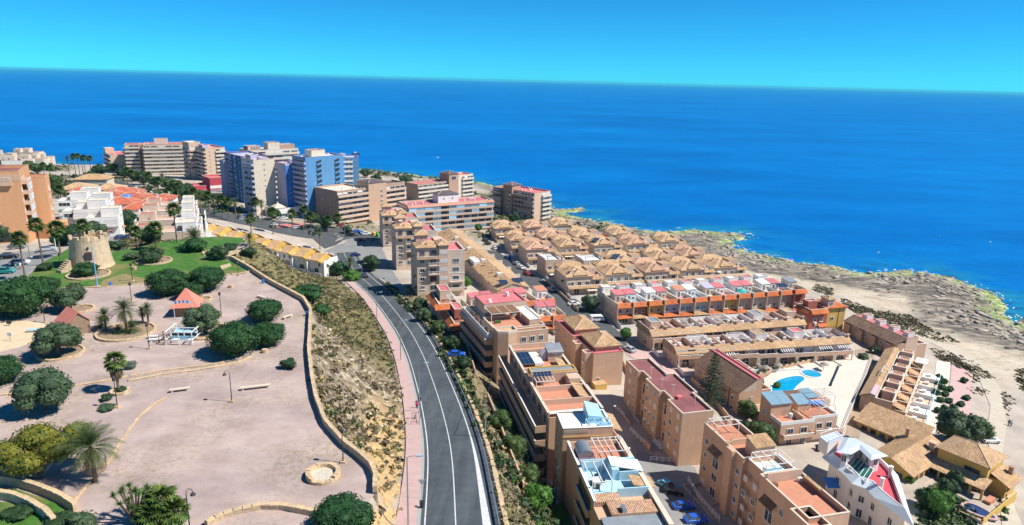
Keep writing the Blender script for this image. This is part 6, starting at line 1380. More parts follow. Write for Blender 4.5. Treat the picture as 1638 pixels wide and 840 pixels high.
b.slope([(7.0, D-8.8, H+1.3), (W-0.2, D-8.8, H+1.3), (W-0.2, D-5.2, H+2.0), (7.0, D-5.2, H+2.0)], greydeck); b.slope([(W-2.6, 19, H+0.2), (W+0.3, 19, H-0.5), (W+0.3, D-9, H-0.5), (W-2.6, D-9, H+0.2)], tile); b.slope([(W-2.8, 5.5, H+0.2), (W+0.6, 5.5, H-0.6), (W+0.6, 11.5, H-0.6), (W-2.8, 11.5, H+0.2)], tile); b.box('roof_room', tan2, W-3.0, 11.5, H-1, W-0.6, 14, H+0.9)
for y in (D-7, D-7.6): b.box('sun_shade', lilac, 5.8, y, H-0.9, 7.0, y+0.08, H+1.4)
mb = MB().bar((6.6, 17.6, H-0.9), (6.6, 17.6, H+4.2), 0.08); mb.bar((6.0, 17.6, H+3.9), (7.2, 17.6, H+3.9), 0.05); b.part('aerial', mb, [metal]); b.grid('r', 8, zs, 1.3, 1.4); b.grid('f', 2, zs, 1.2, 1.3)
# third
b = Bld('apartment_block', 'short tan block with plain white roof deck and pale blue glass hut', 'apartment block', (901, 686), (981, 690), (886, 661), 28.6, 8, 12.8, LG)
b.W = max(b.W, 8.6); b.D = max(6.2, b.D); W, D, H = b.W, b.D, b.H
b.mass(tan, (0, 0, W, D), deck=white, par=0.35, cope=white); b.box('string_course', yellowp, -0.06, -0.08, H-1.7, W+0.06, -0.002, H-1.5); mb = MB()
for i in range(28): mb.box(0.1+i*W*0.5/28, -0.05, H-0.9, 0.18+i*W*0.5/28, -0.005, H-0.35)
b.part('vent_slats', mb, [cream]); b.part('glass_hut', MB().prism([(W*0.55, D*0.3), (W*0.85, D*0.3), (W*0.85, D*0.9), (W*0.55, D*0.9)], H-0.3, [H+1.3, H+0.9, H+1.5, H+2.2]), [lblue]); b.pergola(W*0.5, 0.4, W-0.3, D*0.3, H-0.3, 0.9, lblue, 3); b.box('planter', lblue, W*0.72, 0.3, H-0.3, W*0.98, 0.9, H+0.3); b.slope([(W-0.2, 0.2, H-0.3), (W+1.8, 0.2, H-1.0), (W+1.8, D, H-1.0), (W-0.2, D, H-0.3)], tile); b.grid('f', 2, fl(1.0, 4), 1.2, 1.3); b.grid('l', 2, fl(2.0, 4), 1.0, 1.2); b.grid('r', 2, fl(2.0, 4), 1.0, 1.2)
# fourth
b = Bld('apartment_block', 'nearest balcony block, with blue walled roof terrace, barrel roofed tank and hexagon tiled deck', 'apartment block', (943, 786), 9.2, (908, 706), 26.5, 9, 12.5, LG)
W, D, H = b.W, b.D, b.H; b.mass(tan, (0, -9, W, D), H-1.0, nopar=True); zs = fl(H-3.4-8.7, 4, 2.9)
for z in zs[1:]: b.box('loggia_shade_sheet', darkm, -0.05, -1.0, z+0.9, 0.0, D-8.5, z+2.3); b.put('balcony', balc_mesh(7.0, 0.6, 1.0, tan), 'l', 8.5, z-0.2)  # dark sheet on the flat wall paints in the shade of a recess
mb = MB(); mb.box(0, -2.5, H-1.0, 0.25, D, H); mb.box(W-0.3, -9, H-1.0, W, D, H); mb.box(0.25, D-0.25, H-1, W-0.3, D, H-0.1); b.part('parapet', mb, [tan2]); b.box('coping', white, -0.05, -2.5, H, 0.35, D+0.05, H+0.08); b.box('coping', cream, W-0.35, -9, H, W+0.4, D, H+0.1)
b.box('terrace_deck', terra, 0.3, 6.9, H-1.0, W-0.3, D-0.3, H-0.94); bluew = plain('pale_blue_deck', (0.40, 0.62, 0.72), 0.7, 0.08); b.box('terrace_deck', bluew, 0.3, -0.4, H-1.0, W-0.3, 6.6, H-0.93)
for a_ in ((0.25, 6.6, W*0.98, 6.85, 1.1), (0.3, 6.4, 0.45, 6.6, 0.9), (W*0.45, -0.6, W-0.3, -0.4, 0.5), (W*0.62, 3.6, W-0.4, 3.8, 0.6), (W*0.5, 3.8, W*0.62, 6.5, 0.9)): b.box('terrace_wall', MC['pale_blue_deck'], a_[0], a_[1], H-1.0, a_[2], a_[3], H+a_[4])
b.slope([(W*0.5, 4.6, H+1.2), (W+0.4, 3.8, H+0.4), (W+0.4, 6.8, H+0.6), (W*0.5, 6.8, H+1.6)], white); mb = MB()
for k in range(9):
    a0_, a1_ = math.pi*k/9, math.pi*(k+1)/9; mb.face([(1.9+1.3*math.cos(a1_), 9, H+0.3+1.1*math.sin(a1_)), (1.9+1.3*math.cos(a0_), 9, H+0.3+1.1*math.sin(a0_)), (1.9+1.3*math.cos(a0_), 12.4, H+0.3+1.1*math.sin(a0_)), (1.9+1.3*math.cos(a1_), 12.4, H+0.3+1.1*math.sin(a1_))])
mb.face([(1.9+1.3*math.cos(math.pi*k/9), 9, H+0.3+1.1*math.sin(math.pi*k/9)) for k in range(10)]); b.box('tank_base', lilac, 0.65, 9.05, H-0.95, 3.15, 12.4, H+0.3); b.part('barrel_roof', mb, [metal])
b.pergola(3.6, 8.4, W-0.6, 12.8, H-0.95, 2.3, white, 5); b.pergola(0.6, 0.6, 3.6, 6.2, H-0.95, 2.0, white, 2); b.box('table', white, 1.4, 2.4, H-0.93, 2.6, 4.0, H-0.2)
for x, y in ((1.0, 2.8), (2.9, 3.3), (1.6, 1.7), (2.1, 4.5)): b.box('chair', darkm, x, y, H-0.93, x+0.5, y+0.5, H-0.3)
hexm = tile_mat('hexagon_tiles', (0.42, 0.24, 0.15), (0.55, 0.34, 0.22), (0.62, 0.44, 0.31)); b.box('hexagon_deck', hexm, 0.3, -2.5, H-0.9, W*0.45, -0.4, H-0.2); b.box('hexagon_deck', hexm, W*0.2, -5.5, H-0.92, W-0.3, -2.52, H-0.25)
b.slope([(W*0.75, 0.4, H+0.35), (W+1.3, 0.4, H-0.35), (W+1.3, 3.2, H-0.35), (W*0.75, 3.2, H+0.35)], tile); b.box('dark_roof', greydeck, 0.2, -9, H-1.0, W-0.35, -5.5, H-0.6); b.box('roof_hatch', metal, 3.4, -5.4, H-0.6, 4.0, -4.2, H+0.4); b.grid('r', 5, zs, 1.2, 1.3); b.box('porch_column', cream, 1.4, D+0.4, -2, 2.0, D+1.0, 3.0)
# ------------------------------------------------------------------ vegetation
def quads(name, Q, mats, mi=None):
    Q = np.asarray(Q, np.float32); k = len(Q); me = bpy.data.meshes.new(name)
    me.vertices.add(k*4); me.vertices.foreach_set('co', Q.reshape(-1))
    me.loops.add(k*4); me.loops.foreach_set('vertex_index', np.arange(k*4, dtype=np.int32))
    me.polygons.add(k); me.polygons.foreach_set('loop_start', np.arange(0, k*4, 4, dtype=np.int32))
    for t in (mats if isinstance(mats, (list, tuple)) else [mats]): me.materials.append(t)
    if mi is not None: me.polygons.foreach_set('material_index', np.asarray(mi, np.int32))
    me.update(calc_edges=True); return me
def leaf_quads(rg, pos, nrm, size, aspect=0.6, jit=0.7):
    k = len(pos); nn = nrm+rg.normal(0, jit, (k, 3)); nn /= np.linalg.norm(nn, axis=1)[:, None]+1e-9
    t = rg.normal(0, 1, (k, 3)); t -= (t*nn).sum(1)[:, None]*nn; t /= np.linalg.norm(t, axis=1)[:, None]+1e-9
    b_ = np.cross(nn, t); s = (size*rg.uniform(0.6, 1.3, k))[:, None]; a = t*s*0.5; c = b_*s*0.5*aspect
    return np.stack([pos-a*0.9-c*0.4, pos-a*0.1-c, pos+a, pos-a*0.1+c], 1)
def crown_mesh(name, seed, blobs, n, size, mat, shell=0.72, core=True):
    rg = np.random.default_rng(seed); B = np.array(blobs, float); w = (B[:, 3]*B[:, 4]*B[:, 5])**(2/3); w /= w.sum()
    idx = rg.choice(len(B), n, p=w); d = rg.normal(0, 1, (n, 3)); d /= np.linalg.norm(d, axis=1)[:, None]
    r = shell+(1.03-shell)*rg.random(n)**0.6
    pos = B[idx, :3]+d*B[idx, 3:]*r[:, None]; nr = d/B[idx, 3:]; nr /= np.linalg.norm(nr, axis=1)[:, None]
    Q = leaf_quads(rg, pos, nr, size, 0.65, 0.55)
    if core:
        cq = []
        for bl in B:
            for i in range(6):
                for j in range(10):
                    def pt(a, b_): 
                        th = math.pi*a/6; ph = 2*math.pi*b_/10; q = 0.80
                        return bl[:3]+bl[3:]*q*np.array([math.sin(th)*math.cos(ph), math.sin(th)*math.sin(ph), math.cos(th)])
                    cq.append([pt(i, j), pt(i+1, j), pt(i+1, j+1), pt(i, j+1)])
        Q = np.concatenate([Q, np.array(cq)])
    return quads(name, Q, mat)
def lumps(seed, n, r, rz, zc, lump=0.42):
    rr = random.Random(seed); o = [(0, 0, zc, r*0.80, r*0.80, rz*0.85)]
    for i in range(n):
        a = rr.uniform(0, 2*math.pi); e = math.asin(rr.uniform(-0.35, 1.0)); q = rr.uniform(0.52, 0.68)
        s = lump*rr.uniform(0.75, 1.25)
        o.append((r*q*math.cos(e)*math.cos(a), r*q*math.cos(e)*math.sin(a), zc+rz*q*math.sin(e), r*s, r*s, rz*s))
    return o
L_fic = leaf_mat('ficus_leaves', (0.010, 0.040, 0.012), (0.032, 0.092, 0.023))
L_oli = leaf_mat('olive_leaves', (0.024, 0.052, 0.026), (0.075, 0.115, 0.058))
L_dark = leaf_mat('dark_leaves', (0.012, 0.032, 0.014), (0.042, 0.080, 0.028))
L_yel = leaf_mat('yellowing_leaves', (0.035, 0.06, 0.008), (0.17, 0.165, 0.022))
L_bri = leaf_mat('bright_leaves', (0.03, 0.09, 0.012), (0.09, 0.20, 0.03))
L_palm = leaf_mat('palm_fronds', (0.035, 0.065, 0.018), (0.11, 0.15, 0.05))
L_fan = leaf_mat('fan_palm_fronds', (0.025, 0.07, 0.015), (0.12, 0.17, 0.035))
L_dry = leaf_mat('dry_fronds', (0.10, 0.07, 0.04), (0.22, 0.16, 0.09))
L_sil = leaf_mat('silver_leaves', (0.06, 0.09, 0.07), (0.16, 0.20, 0.16))
trunk_me = {}
def trunk_mesh(kind, h, r, limbs=4, seed=1):
    mb = MB(); rr = random.Random(seed)
    mb.tube([(0, 0, -0.6), (0.03, 0.02, h*0.3), (0.0, 0.05, h*0.55)], [r*1.3, r, r*0.85], 8)
    for i in range(limbs):
        a = 2*math.pi*(i+rr.random()*0.5)/limbs; q = h*rr.uniform(0.35, 0.5)
        mb.tube([(0, 0.03, h*0.45), (math.cos(a)*q*0.5, math.sin(a)*q*0.5, h*0.72), (math.cos(a)*q, math.sin(a)*q, h*1.0)], [r*0.7, r*0.45, r*0.2], 6)
    return mb.mesh('trunk', [bark], True)
FIC = [crown_mesh('crown', s, [(0, 0, 0.60, 0.90, 0.90, 0.62)]+lumps(s, 44, 1.0, 0.72, 0.60, 0.27)[1:], 6500, 0.075, L_fic, 0.86) for s in (11, 12, 13)]
OLI = [crown_mesh('crown', s, lumps(s, 15, 1.0, 0.72, 0.68, 0.40)[1:], 3400, 0.10, L_oli, 0.5) for s in (21, 22)]
L_mid = leaf_mat('mid_green_leaves', (0.025, 0.055, 0.015), (0.085, 0.125, 0.035))
DRK = [crown_mesh('crown', s, lumps(s, 12, 1.0, 0.80, 0.70, 0.36), 2400, 0.11, m_, 0.5) for s, m_ in ((31, L_dark), (32, L_mid), (33, L_dark), (34, L_oli))]
BRI = [crown_mesh('crown', s, lumps(s, 9, 1.0, 0.9, 1.0, 0.40), 1700, 0.16, L_bri, 0.5) for s in (41,)]
BSH = [crown_mesh('foliage', s, lumps(s, 7, 1.0, 0.75, 0.55, 0.42), 800, 0.15, mt_, 0.6) for s, mt_ in ((51, L_dark), (52, L_bri), (53, L_oli), (54, L_sil), (55, L_fic))]
TRK = trunk_mesh('a', 0.9, 0.075, 5, 3); TRK2 = trunk_mesh('b', 0.9, 0.055, 4, 5)
def wpx(px, py, w, q): 
    d = (np.array(q)-np.array([0, 0, CAM_H])) @ fwd; return w*d/F
def tree(kind, px, py, w, label, group=None, hs=1.0, z=None, name=None, cat='tree', stem=True):
    q = G(px, py) if z is None else P(px, py, z); r = wpx(px, py, w, q)/2
    ms = {'fic': FIC, 'oli': OLI, 'drk': DRK, 'bri': BRI}[kind]
    o = thing(name or {'fic': 'dome_tree', 'oli': 'olive_tree', 'drk': 'evergreen_tree', 'bri': 'broadleaf_tree'}[kind], label, cat, tuple(q), rnd.uniform(0, 6.28), group)
    inst('crown', rnd.choice(ms), o, (0, 0, 0), rnd.uniform(0, 6.28), (r, r, r*hs))
    if stem: inst('trunk', TRK if kind in ('fic', 'drk') else TRK2, o, (0, 0, 0), 0, (r, r, r*hs))
    return o
def bush(k, px, py, w, label, group=None, hs=1.0, z=None, name='shrub'):
    q = G(px, py) if z is None else P(px, py, z); r = wpx(px, py, w, q)/2
    o = inst(name, BSH[k], None, (q[0], q[1], q[2]-0.05*r), rnd.uniform(0, 6.28), (r, r, r*hs)); tag(o, label, 'shrub', group); return o
# palms
def frond_mesh(name, L, droop, seed, mat, nl=13, lw=0.055, ll=0.34):
    rg = random.Random(seed); Q = []; pts = []
    for i in range(9):
        t = i/8; pts.append(np.array([L*t*(1-0.16*droop*t), 0, L*(0.34*t-0.62*droop*t*t)]))
    for i in range(8):
        a, c = pts[i], pts[i+1]; w = 0.03*(1-i/9)*L/2.2; Q.append([a+[0, -w, 0], a+[0, w, 0], c+[0, w*0.8, 0], c+[0, -w*0.8, 0]])
    for i in range(nl):
        t = 0.16+0.84*i/nl; k = min(7, int(t*8)); f = t*8-k; p = pts[k]*(1-f)+pts[k+1]*f; d = (pts[k+1]-pts[k]); d /= np.linalg.norm(d)
        l = L*ll*(0.55+0.9*math.sin(math.pi*min(1, t*0.85+0.15)))*0.55
        for s in (-1, 1):
            e = p+d*l*0.75+np.array([0, s*l*0.72, -l*0.16*rg.uniform(0.3, 1.6)]); ww = d*lw*L/2.2
            Q.append([p-ww, p+ww, e+ww*0.3, e-ww*0.3])
    return quads(name, Q, mat)
FR = [frond_mesh('frond', 1.0, d, s, L_palm, 22, 0.021) for d, s in ((0.55, 1), (0.8, 2), (1.05, 3))]
FRD = frond_mesh('dry_frond', 1.0, 1.25, 4, L_dry, 12, 0.07)
def fan_mesh(name, mat, seed, n=11):
    rg = random.Random(seed); Q = []; c = np.array([0.55, 0, 0.12])
    Q.append([np.array([0, -0.012, 0]), np.array([0, 0.012, 0]), c+[0, 0.012, 0], c-[0, 0.012, 0]])
    for i in range(n):
        a = R(-100+200*i/(n-1)); l = 0.46*(0.8+0.3*math.cos(a*0.6)); d = np.array([math.cos(a), math.sin(a), -0.18-0.25*rg.random()]); s = np.array([-math.sin(a), math.cos(a), 0])*0.06
        m_ = c+d*l*0.55; Q.append([c, m_+s, c+d*l+np.array([0, 0, -0.08]), m_-s])
    return quads(name, Q, mat)
FAN = [fan_mesh('fan_frond', L_fan, s) for s in (1, 2)]; FAND = fan_mesh('dry_fan_frond', L_dry, 3)
def frond_array(rg, n, kind, R_, emin, emax):
    """list of placements (mesh, azimuth, tilt)"""
    out = []
    for i in range(n):
        a = i*2.39996+rg.uniform(-0.2, 0.2); e = emin+(emax-emin)*((i+0.5)/n); out.append((a, R(e), R_*rg.uniform(0.88, 1.1)))
    return out
def joined_crown(name, placements, meshes, mat):
    Qs = []
    for k, (a, e, s) in enumerate(placements):
        me_ = meshes[k % len(meshes)]; co = np.zeros(len(me_.vertices)*3, np.float32); me_.vertices.foreach_get('co', co); co = co.reshape(-1, 3)
        M = np.array(Matrix.Rotation(a, 3, 'Z') @ Matrix.Rotation(-e, 3, 'Y')); Qs.append((co*s) @ M.T)
    return quads(name, np.concatenate(Qs).reshape(-1, 4, 3), mat)
_rg = random.Random(5)
DATE_C = joined_crown('crown', frond_array(_rg, 44, 'd', 1.0, -32, 78), FR, L_palm)
FAN_C = joined_crown('crown', frond_array(_rg, 40, 'f', 1.0, -50, 85), FAN, L_fan)
FAN_D = joined_crown('dead_frond_skirt', frond_array(_rg, 26, 'f', 1.0, -88, -55), [FAND], L_dry)
def palm_trunk(h, r0_, r1_, lean=0.0):
    mb = MB(); n_ = 9; mb.tube([(lean*(i/n_)**2, 0, -0.5+(h+0.5)*i/n_) for i in range(n_+1)], [r0_*(1.25 if i == 0 else 1)+(r1_-r0_)*i/n_+(0.012 if i % 2 else 0) for i in range(n_+1)], 8); return mb.mesh('trunk', [palmbark])
PT = {}
def palm(px, py, h, R_, label, kind='fan', group=None, z=None, lean=0.0, skirt=0.0, fronds=False, cat='palm', r=0.2):
    q = G(px, py) if z is None else P(px, py, z)
    o = thing('date_palm' if kind == 'date' else 'fan_palm', label, cat, tuple(q), rnd.uniform(0, 6.28), group)
    key = (round(h*2)/2, round(r, 2), lean)
    if key not in PT: PT[key] = palm_trunk(key[0], r, r*0.75, lean)
    inst('trunk', PT[key], o, (0, 0, 0), 0, (1, 1, h/key[0]))
    if fronds:
        for k, (a, e, s) in enumerate(frond_array(rnd, 52 if kind == 'date' else 34, 'd', R_, -45, 82)):
            f = bpy.data.objects.new('frond', (FRD if k < 6 else FR[k % 3]) if kind == 'date' else FAN[k % 2]); COL.objects.link(f); f.parent = o; f.location = (lean, 0, h); f.rotation_euler = (Matrix.Rotation(a, 3, 'Z') @ Matrix.Rotation(-e, 3, 'Y')).to_euler(); f.scale = (s, s, s)
    else: inst('crown', DATE_C if kind == 'date' else FAN_C, o, (lean, 0, h), rnd.uniform(0, 6.28), R_)
    if skirt: inst('dead_frond_skirt', FAN_D, o, (lean, 0, h-0.1), 0, (skirt, skirt, skirt*1.5))
    return o
# domed trees of the park
DG = 'clipped dome trees in the park'
for a in [('fic', 270, 471, 72, 'large dark dome tree left of the tall pair beside the lawn'), ('fic', 331, 463, 66, 'large dark dome tree at the lawn corner, right of its neighbour'), ('fic', 305, 478, 46, 'small dome tree in front of the pair at the lawn edge'),
          ('fic', 376, 566, 92, 'broad dome tree casting a wide shadow, nearest of the three by the wall'), ('fic', 428, 552, 66, 'dome tree between the broad dome and the stone wall'), ('fic', 424, 513, 64, 'dome tree by the stone wall, farthest of the three'),
          ('fic', 35, 503, 108, 'huge dark dome tree at the left edge above the sand pit'), ('fic', -28, 500, 90, 'dark dome tree cut by the left photo edge'), ('fic', 70, 475, 58, 'dome tree behind the huge one at the left'), ('fic', 2, 612, 76, 'round dome tree cut by the left edge below the sand pit'),
          ('fic', 548, 856, 112, 'dense round dome tree at the bottom beside the road bank')]:
    tree(a[0], a[1], a[2], a[3], a[4], DG, 0.92, z=40)
for a in [('oli', 113, 496, 60, 'loose grey green tree behind the orange roofed hut'), ('oli', 93, 570, 76, 'olive tree in a round stone bed, left of the plaza'), ('oli', 326, 532, 62, 'olive tree beside the white timber frame'), ('oli', 74, 656, 94, 'big grey green tree near the left bottom wall')]:
    tree(a[0], a[1], a[2], a[3], a[4], 'grey green trees in the park', 1.05, z=40)
# yellowing tree with pale limbs
q = P(62, 762, 40); o = thing('almond_tree', 'wide yellow green tree with bare pale limbs at the bottom left', 'tree', tuple(q), 0.3)
cm = crown_mesh('crown', 61, [(-2.4, 0.6, 3.2, 2.6, 2.2, 1.5), (2.3, -0.2, 3.3, 2.4, 2.1, 1.5), (0, 1.4, 4.3, 2.6, 2.2, 1.5), (-0.5, -1.5, 2.6, 2.4, 1.8, 1.3), (4.2, 1.2, 3.4, 1.6, 1.4, 1.0), (-4.4, 0.4, 2.6, 1.7, 1.6, 1.2), (3.4, 2.6, 3.9, 1.6, 1.4, 1.0)], 6500, 0.30, L_yel, 0.45, True)
inst('crown', cm, o); mb = MB()
rr = random.Random(2)
for i in range(12):
    a = i*0.9; x, y = math.cos(a)*rr.uniform(2, 5), math.sin(a)*rr.uniform(1, 2.6); mb.tube([(0, 0, -0.5), (x*0.35, y*0.35, 1.8), (x*0.8, y*0.8, 3.4), (x, y, 4.3)], [0.16, 0.11, 0.06, 0.02], 5)
obj('trunk', mb, [plain('pale_bark', (0.38, 0.33, 0.27), 0.9, 0.2, 3)], o)
# palms of the park
palm(153, 771, 4.3, 3.5, 'leafy date palm throwing a star shaped shadow at the left', 'date', None, 40, 0.0, 0, True, r=0.28)
palm(190, 626, 4.6, 1.7, 'slim fan palm with thick dead frond skirt in a stone planter', 'fan', None, 40, 0.0, 1.7, True, r=0.19)
for px, py, h, R_, l in [(170, 530, 3.0, 1.7, 'left palm in the oval plaza bed'), (203, 533, 4.3, 2.6, 'tallest palm in the oval plaza bed'), (238, 519, 3.0, 1.5, 'right palm in the oval plaza bed'), (229, 517, 2.2, 1.3, 'short palm beside the right one in the oval bed'), (164, 524, 0.9, 1.6, 'low bushy palm at the left of the oval bed'), (212, 533, 0.9, 1.9, 'low spiky palm at the foot of the tallest palm'), (190, 534, 0.5, 1.4, 'small spiky palm at the front rim of the oval bed')]:
    palm(px, py, h, R_, l, 'date', 'palms in the oval plaza bed', 40, 0, 0, True, r=0.2)
for px, py, h, R_, l, k in [(139, 424, 9.6, 1.7, 'tall slim fan palm in front of the old stone tower', 'fan'), (69, 421, 9.2, 2.0, 'tall slim fan palm beside the orange block', 'fan'), (40, 443, 8.6, 1.9, 'tall slim fan palm beside the car park people', 'fan'), (283, 388, 9.0, 2.1, 'tall fan palm in front of the white gable block', 'fan'),
        (251, 400, 5.4, 2.3, 'bushy fan palm above the dark shrubs right of the tower', 'fan'), (325, 380, 6.8, 2.3, 'fan palm in front of the first yellow roofs', 'fan'), (219, 396, 4.2, 1.8, 'small fan palm beside the stepped terraces', 'fan'), (312, 398, 2.8, 3.6, 'broad date palm on a mound of shrubs on the lawn', 'date'), (246, 418, 2.0, 2.6, 'squat palm rising from the round shrub bed', 'date'),
        (97, 408, 6.5, 2.4, 'fan palm left of the old tower', 'fan'), (400, 397, 2.5, 2.2, 'small palm on the scrub slope above the yellow roofs', 'date')]:
    palm(px, py, h, R_, l, k, 'palms round the lawn', 40 if py > 384 and px < 330 else None, 0.3 if px in (139, 69) else 0, 0.9 if k == 'fan' else 0)
# fan palm and dragon tree clump at the bottom
for px, py, h, R_, l in [(262, 838, 2.6, 1.9, 'green fan palm at the right of the bottom clump'), (282, 846, 2.0, 1.7, 'low fan palm beside the bottom lamp'), (246, 850, 1.6, 1.9, 'low fan palm in the middle of the bottom clump')]: palm(px, py, h, R_, l, 'fan', 'fan palms at the bottom', 40, 0, 0, True)
q = P(218, 834, 40); o = thing('dragon_tree', 'branching dragon tree with spiky rosettes at the bottom left', 'tree', tuple(q), 0)
mb = MB(); ros = []
for i in range(15):
    a = i*2.4; r_ = 0.35+1.5*math.sqrt(i/15); x, y, zt = math.cos(a)*r_, math.sin(a)*r_, 3.6-0.35*r_+0.5*math.sin(i*1.7); mb.tube([(0, 0, -0.4), (x*0.4, y*0.4, 1.2), (x, y, zt)], [0.2, 0.12, 0.08], 6); ros.append((x, y, zt))
obj('trunk', mb, [bark], o); rg = np.random.default_rng(8)
for s in (0, 1):
    Q = []
    for i in range(60):
        a, e = rg.uniform(0, 6.28), rg.uniform(-0.2, 1.5); d = np.array([math.cos(a)*math.cos(e), math.sin(a)*math.cos(e), math.sin(e)]); l = rg.uniform(0.5, 0.85); w_ = np.array([-math.sin(a), math.cos(a), 0])*0.04; Q.append([w_, -w_, d*l*0.9-w_*0.2+[0, 0, -0.1], d*l*0.9+w_*0.2+[0, 0, -0.1]])
    if s: RO2 = quads('rosette', Q, L_bri)
    else: RO1 = quads('rosette', Q, L_fan)
for i, p in enumerate(ros): inst('rosette', RO2 if i % 2 else RO1, o, p, i)
for a in [(4, 140, 441, 46, 'round clipped shrub bed in front of the stone tower', 0.8), (0, 70, 432, 32, 'low round shrub beside the lawn path', 0.6), (0, 244, 420, 44, 'dark shrub mound round the squat palm', 0.9), (4, 312, 402, 46, 'dark shrub mound under the broad date palm', 0.75), (3, 210, 590, 22, 'small silvery shrub beside the stone planter', 1.0), (0, 463, 588, 32, 'small dark shrub alone on the plaza', 0.8),
          (0, 172, 640, 22, 'dry grey shrub by the planter', 0.8), (0, 192, 626, 24, 'low dark planting in the stone planter', 0.5), (2, 135, 846, 56, 'grey green shrub at the bottom left wall', 0.9), (0, 30, 822, 60, 'dark hedge between the bottom left walls', 0.35), (0, 92, 842, 60, 'dark hedge by the lower bottom left wall', 0.5), (2, 170, 655, 34, 'wispy grass tuft by the stone kerb', 0.4),
          (4, 495, 480, 60, 'green shrub outside the stone wall, upper', 0.7), (4, 514, 505, 36, 'green shrub outside the stone wall, lower', 0.9), (4, 540, 440, 40, 'yellow green shrub at the foot of the slope by the road', 0.9), (0, 520, 436, 50, 'dark shrub beside the last white row house', 0.8), (1, 565, 448, 34, 'bright shrub beside the road top', 0.9), (0, 400, 408, 30, 'grey scrub bush above the yellow roofs', 0.7), (0, 350, 415, 40, 'dark shrub behind the stone wall top', 0.9), (0, 370, 402, 26, 'small shrub by the slope steps', 0.9), (2, 210, 415, 30, 'grey shrubs at the street corner behind the tower', 0.7), (4, 100, 392, 36, 'green shrub behind the car park wall', 1.2), (0, 185, 400, 34, 'dark shrubs at the lawn edge behind the tower', 0.8)]:
    bush(a[0], a[1], a[2], a[3], a[4], None, a[5], z=40 if (a[1] < 470 and a[2] > 412) else None)
for a in [('drk', 175, 348, 42, 'dark pine in front of the white terraces'), ('drk', 202, 372, 46, 'dark pine beside the street behind the tower'), ('drk', 122, 392, 44, 'dark leaning tree left of the tower top'), ('drk', 152, 390, 46, 'big dark green tree behind the stone tower'), ('oli', 275, 320, 26, 'tall grey tree at the carriageway corner'), ('drk', 88, 303, 30, 'dark palm tree group by the pale yellow villa'), ('drk', 5, 388, 50, 'green tree at the left edge by the car park'), ('drk', 240, 392, 40, 'dark shrub tree behind the bushy fan palm'),
          ('drk', 594, 434, 34, 'round dark street tree beside the road end'), ('oli', 672, 496, 26, 'grey green round tree above the road wall'), ('oli', 678, 514, 28, 'second grey green round tree above the road wall'), ('drk', 700, 536, 28, 'dark tree on the road bank beside the orange tiles'), ('drk', 722, 560, 32, 'dark tree on the road bank below the orange tiles'), ('drk', 742, 592, 30, 'dark tree beside the yard with a blue car'),
          ('drk', 800, 690, 46, 'dark tree in the shaded garden below the balconies'), ('drk', 822, 735, 50, 'dark tree in the shaded garden, middle'), ('drk', 846, 775, 46, 'dark tree in the shaded garden, nearest'), ('bri', 858, 822, 52, 'bright green tree beside the bottom balcony block'), ('bri', 672, 470, 18, 'bright small tree by the tile capped block'), ('bri', 745, 462, 20, 'light green tree beside the blue slide'),
          ('bri', 1000, 545, 22, 'tall narrow green tree beside the brown flank'), ('drk', 944, 498, 34, 'dark tree at the corner of the side street'), ('drk', 815, 392, 22, 'dark tree in the corner house garden'), ('drk', 822, 356, 22, 'dark trees under the lone sea front block'), ('drk', 790, 362, 18, 'small dark tree between the glazed block and the lone block'), ('bri', 765, 372, 14, 'green garden tree at the head of the bungalow street'), ('drk', 1195, 668, 36, 'dark tree beside the pool house gable'), ('drk', 1218, 715, 52, 'dark tree below the terrace villa'), ('drk', 1192, 700, 36, 'dark tree left of the terrace villa'), ('bri', 1242, 624, 14, 'small palm like tree at the pool rim'),
          ('drk', 1530, 712, 74, 'large dark tree mass beside the promenade end'), ('drk', 1560, 705, 50, 'dark tree right of the large one at the track'), ('drk', 1512, 795, 40, 'dark garden tree in front of the villa porch'), ('drk', 1528, 778, 34, 'dark tree at the villa arcade'), ('bri', 1500, 826, 46, 'bright garden tree behind the white pointed house'), ('drk', 1478, 812, 38, 'dark garden tree near the white prow'), ('drk', 1380, 580, 20, 'small dark tree at the head of the alley'), ('drk', 1398, 566, 18, 'small green tree below the brown terrace'),
          ('drk', 602, 294, 20, 'dark tree beside the rightmost blue tower'), ('drk', 585, 284, 18, 'dark trees on the headland behind the blue towers'), ('drk', 650, 300, 26, 'dark tree between the brown sea front blocks'), ('drk', 900, 372, 14, 'dark tree behind the far tiled houses'), ('bri', 1010, 618, 12, 'small green tree by the side wall'), ('drk', 880, 440, 14, 'dark garden shrub tree in the flat roofed corner')]:
    tree(a[0], a[1], a[2], a[3], a[4], None, 1.15)
for i, (px, py) in enumerate([(1501, 607), (1500, 618), (1510, 614), (1507, 624), (1519, 626), (1498, 632), (1512, 634), (1503, 643), (1518, 645), (1510, 656), (1499, 660), (1524, 655), (1505, 671), (1517, 672), (1528, 670), (1537, 650), (1541, 612), (1546, 640)]):
    bush(4, px, py, 15, 'clipped round green shrub on the pink promenade strip, %s from the sea end' % (ORD+['seventeenth', 'eighteenth'])[i], 'clipped shrubs on the promenade', 1.0)
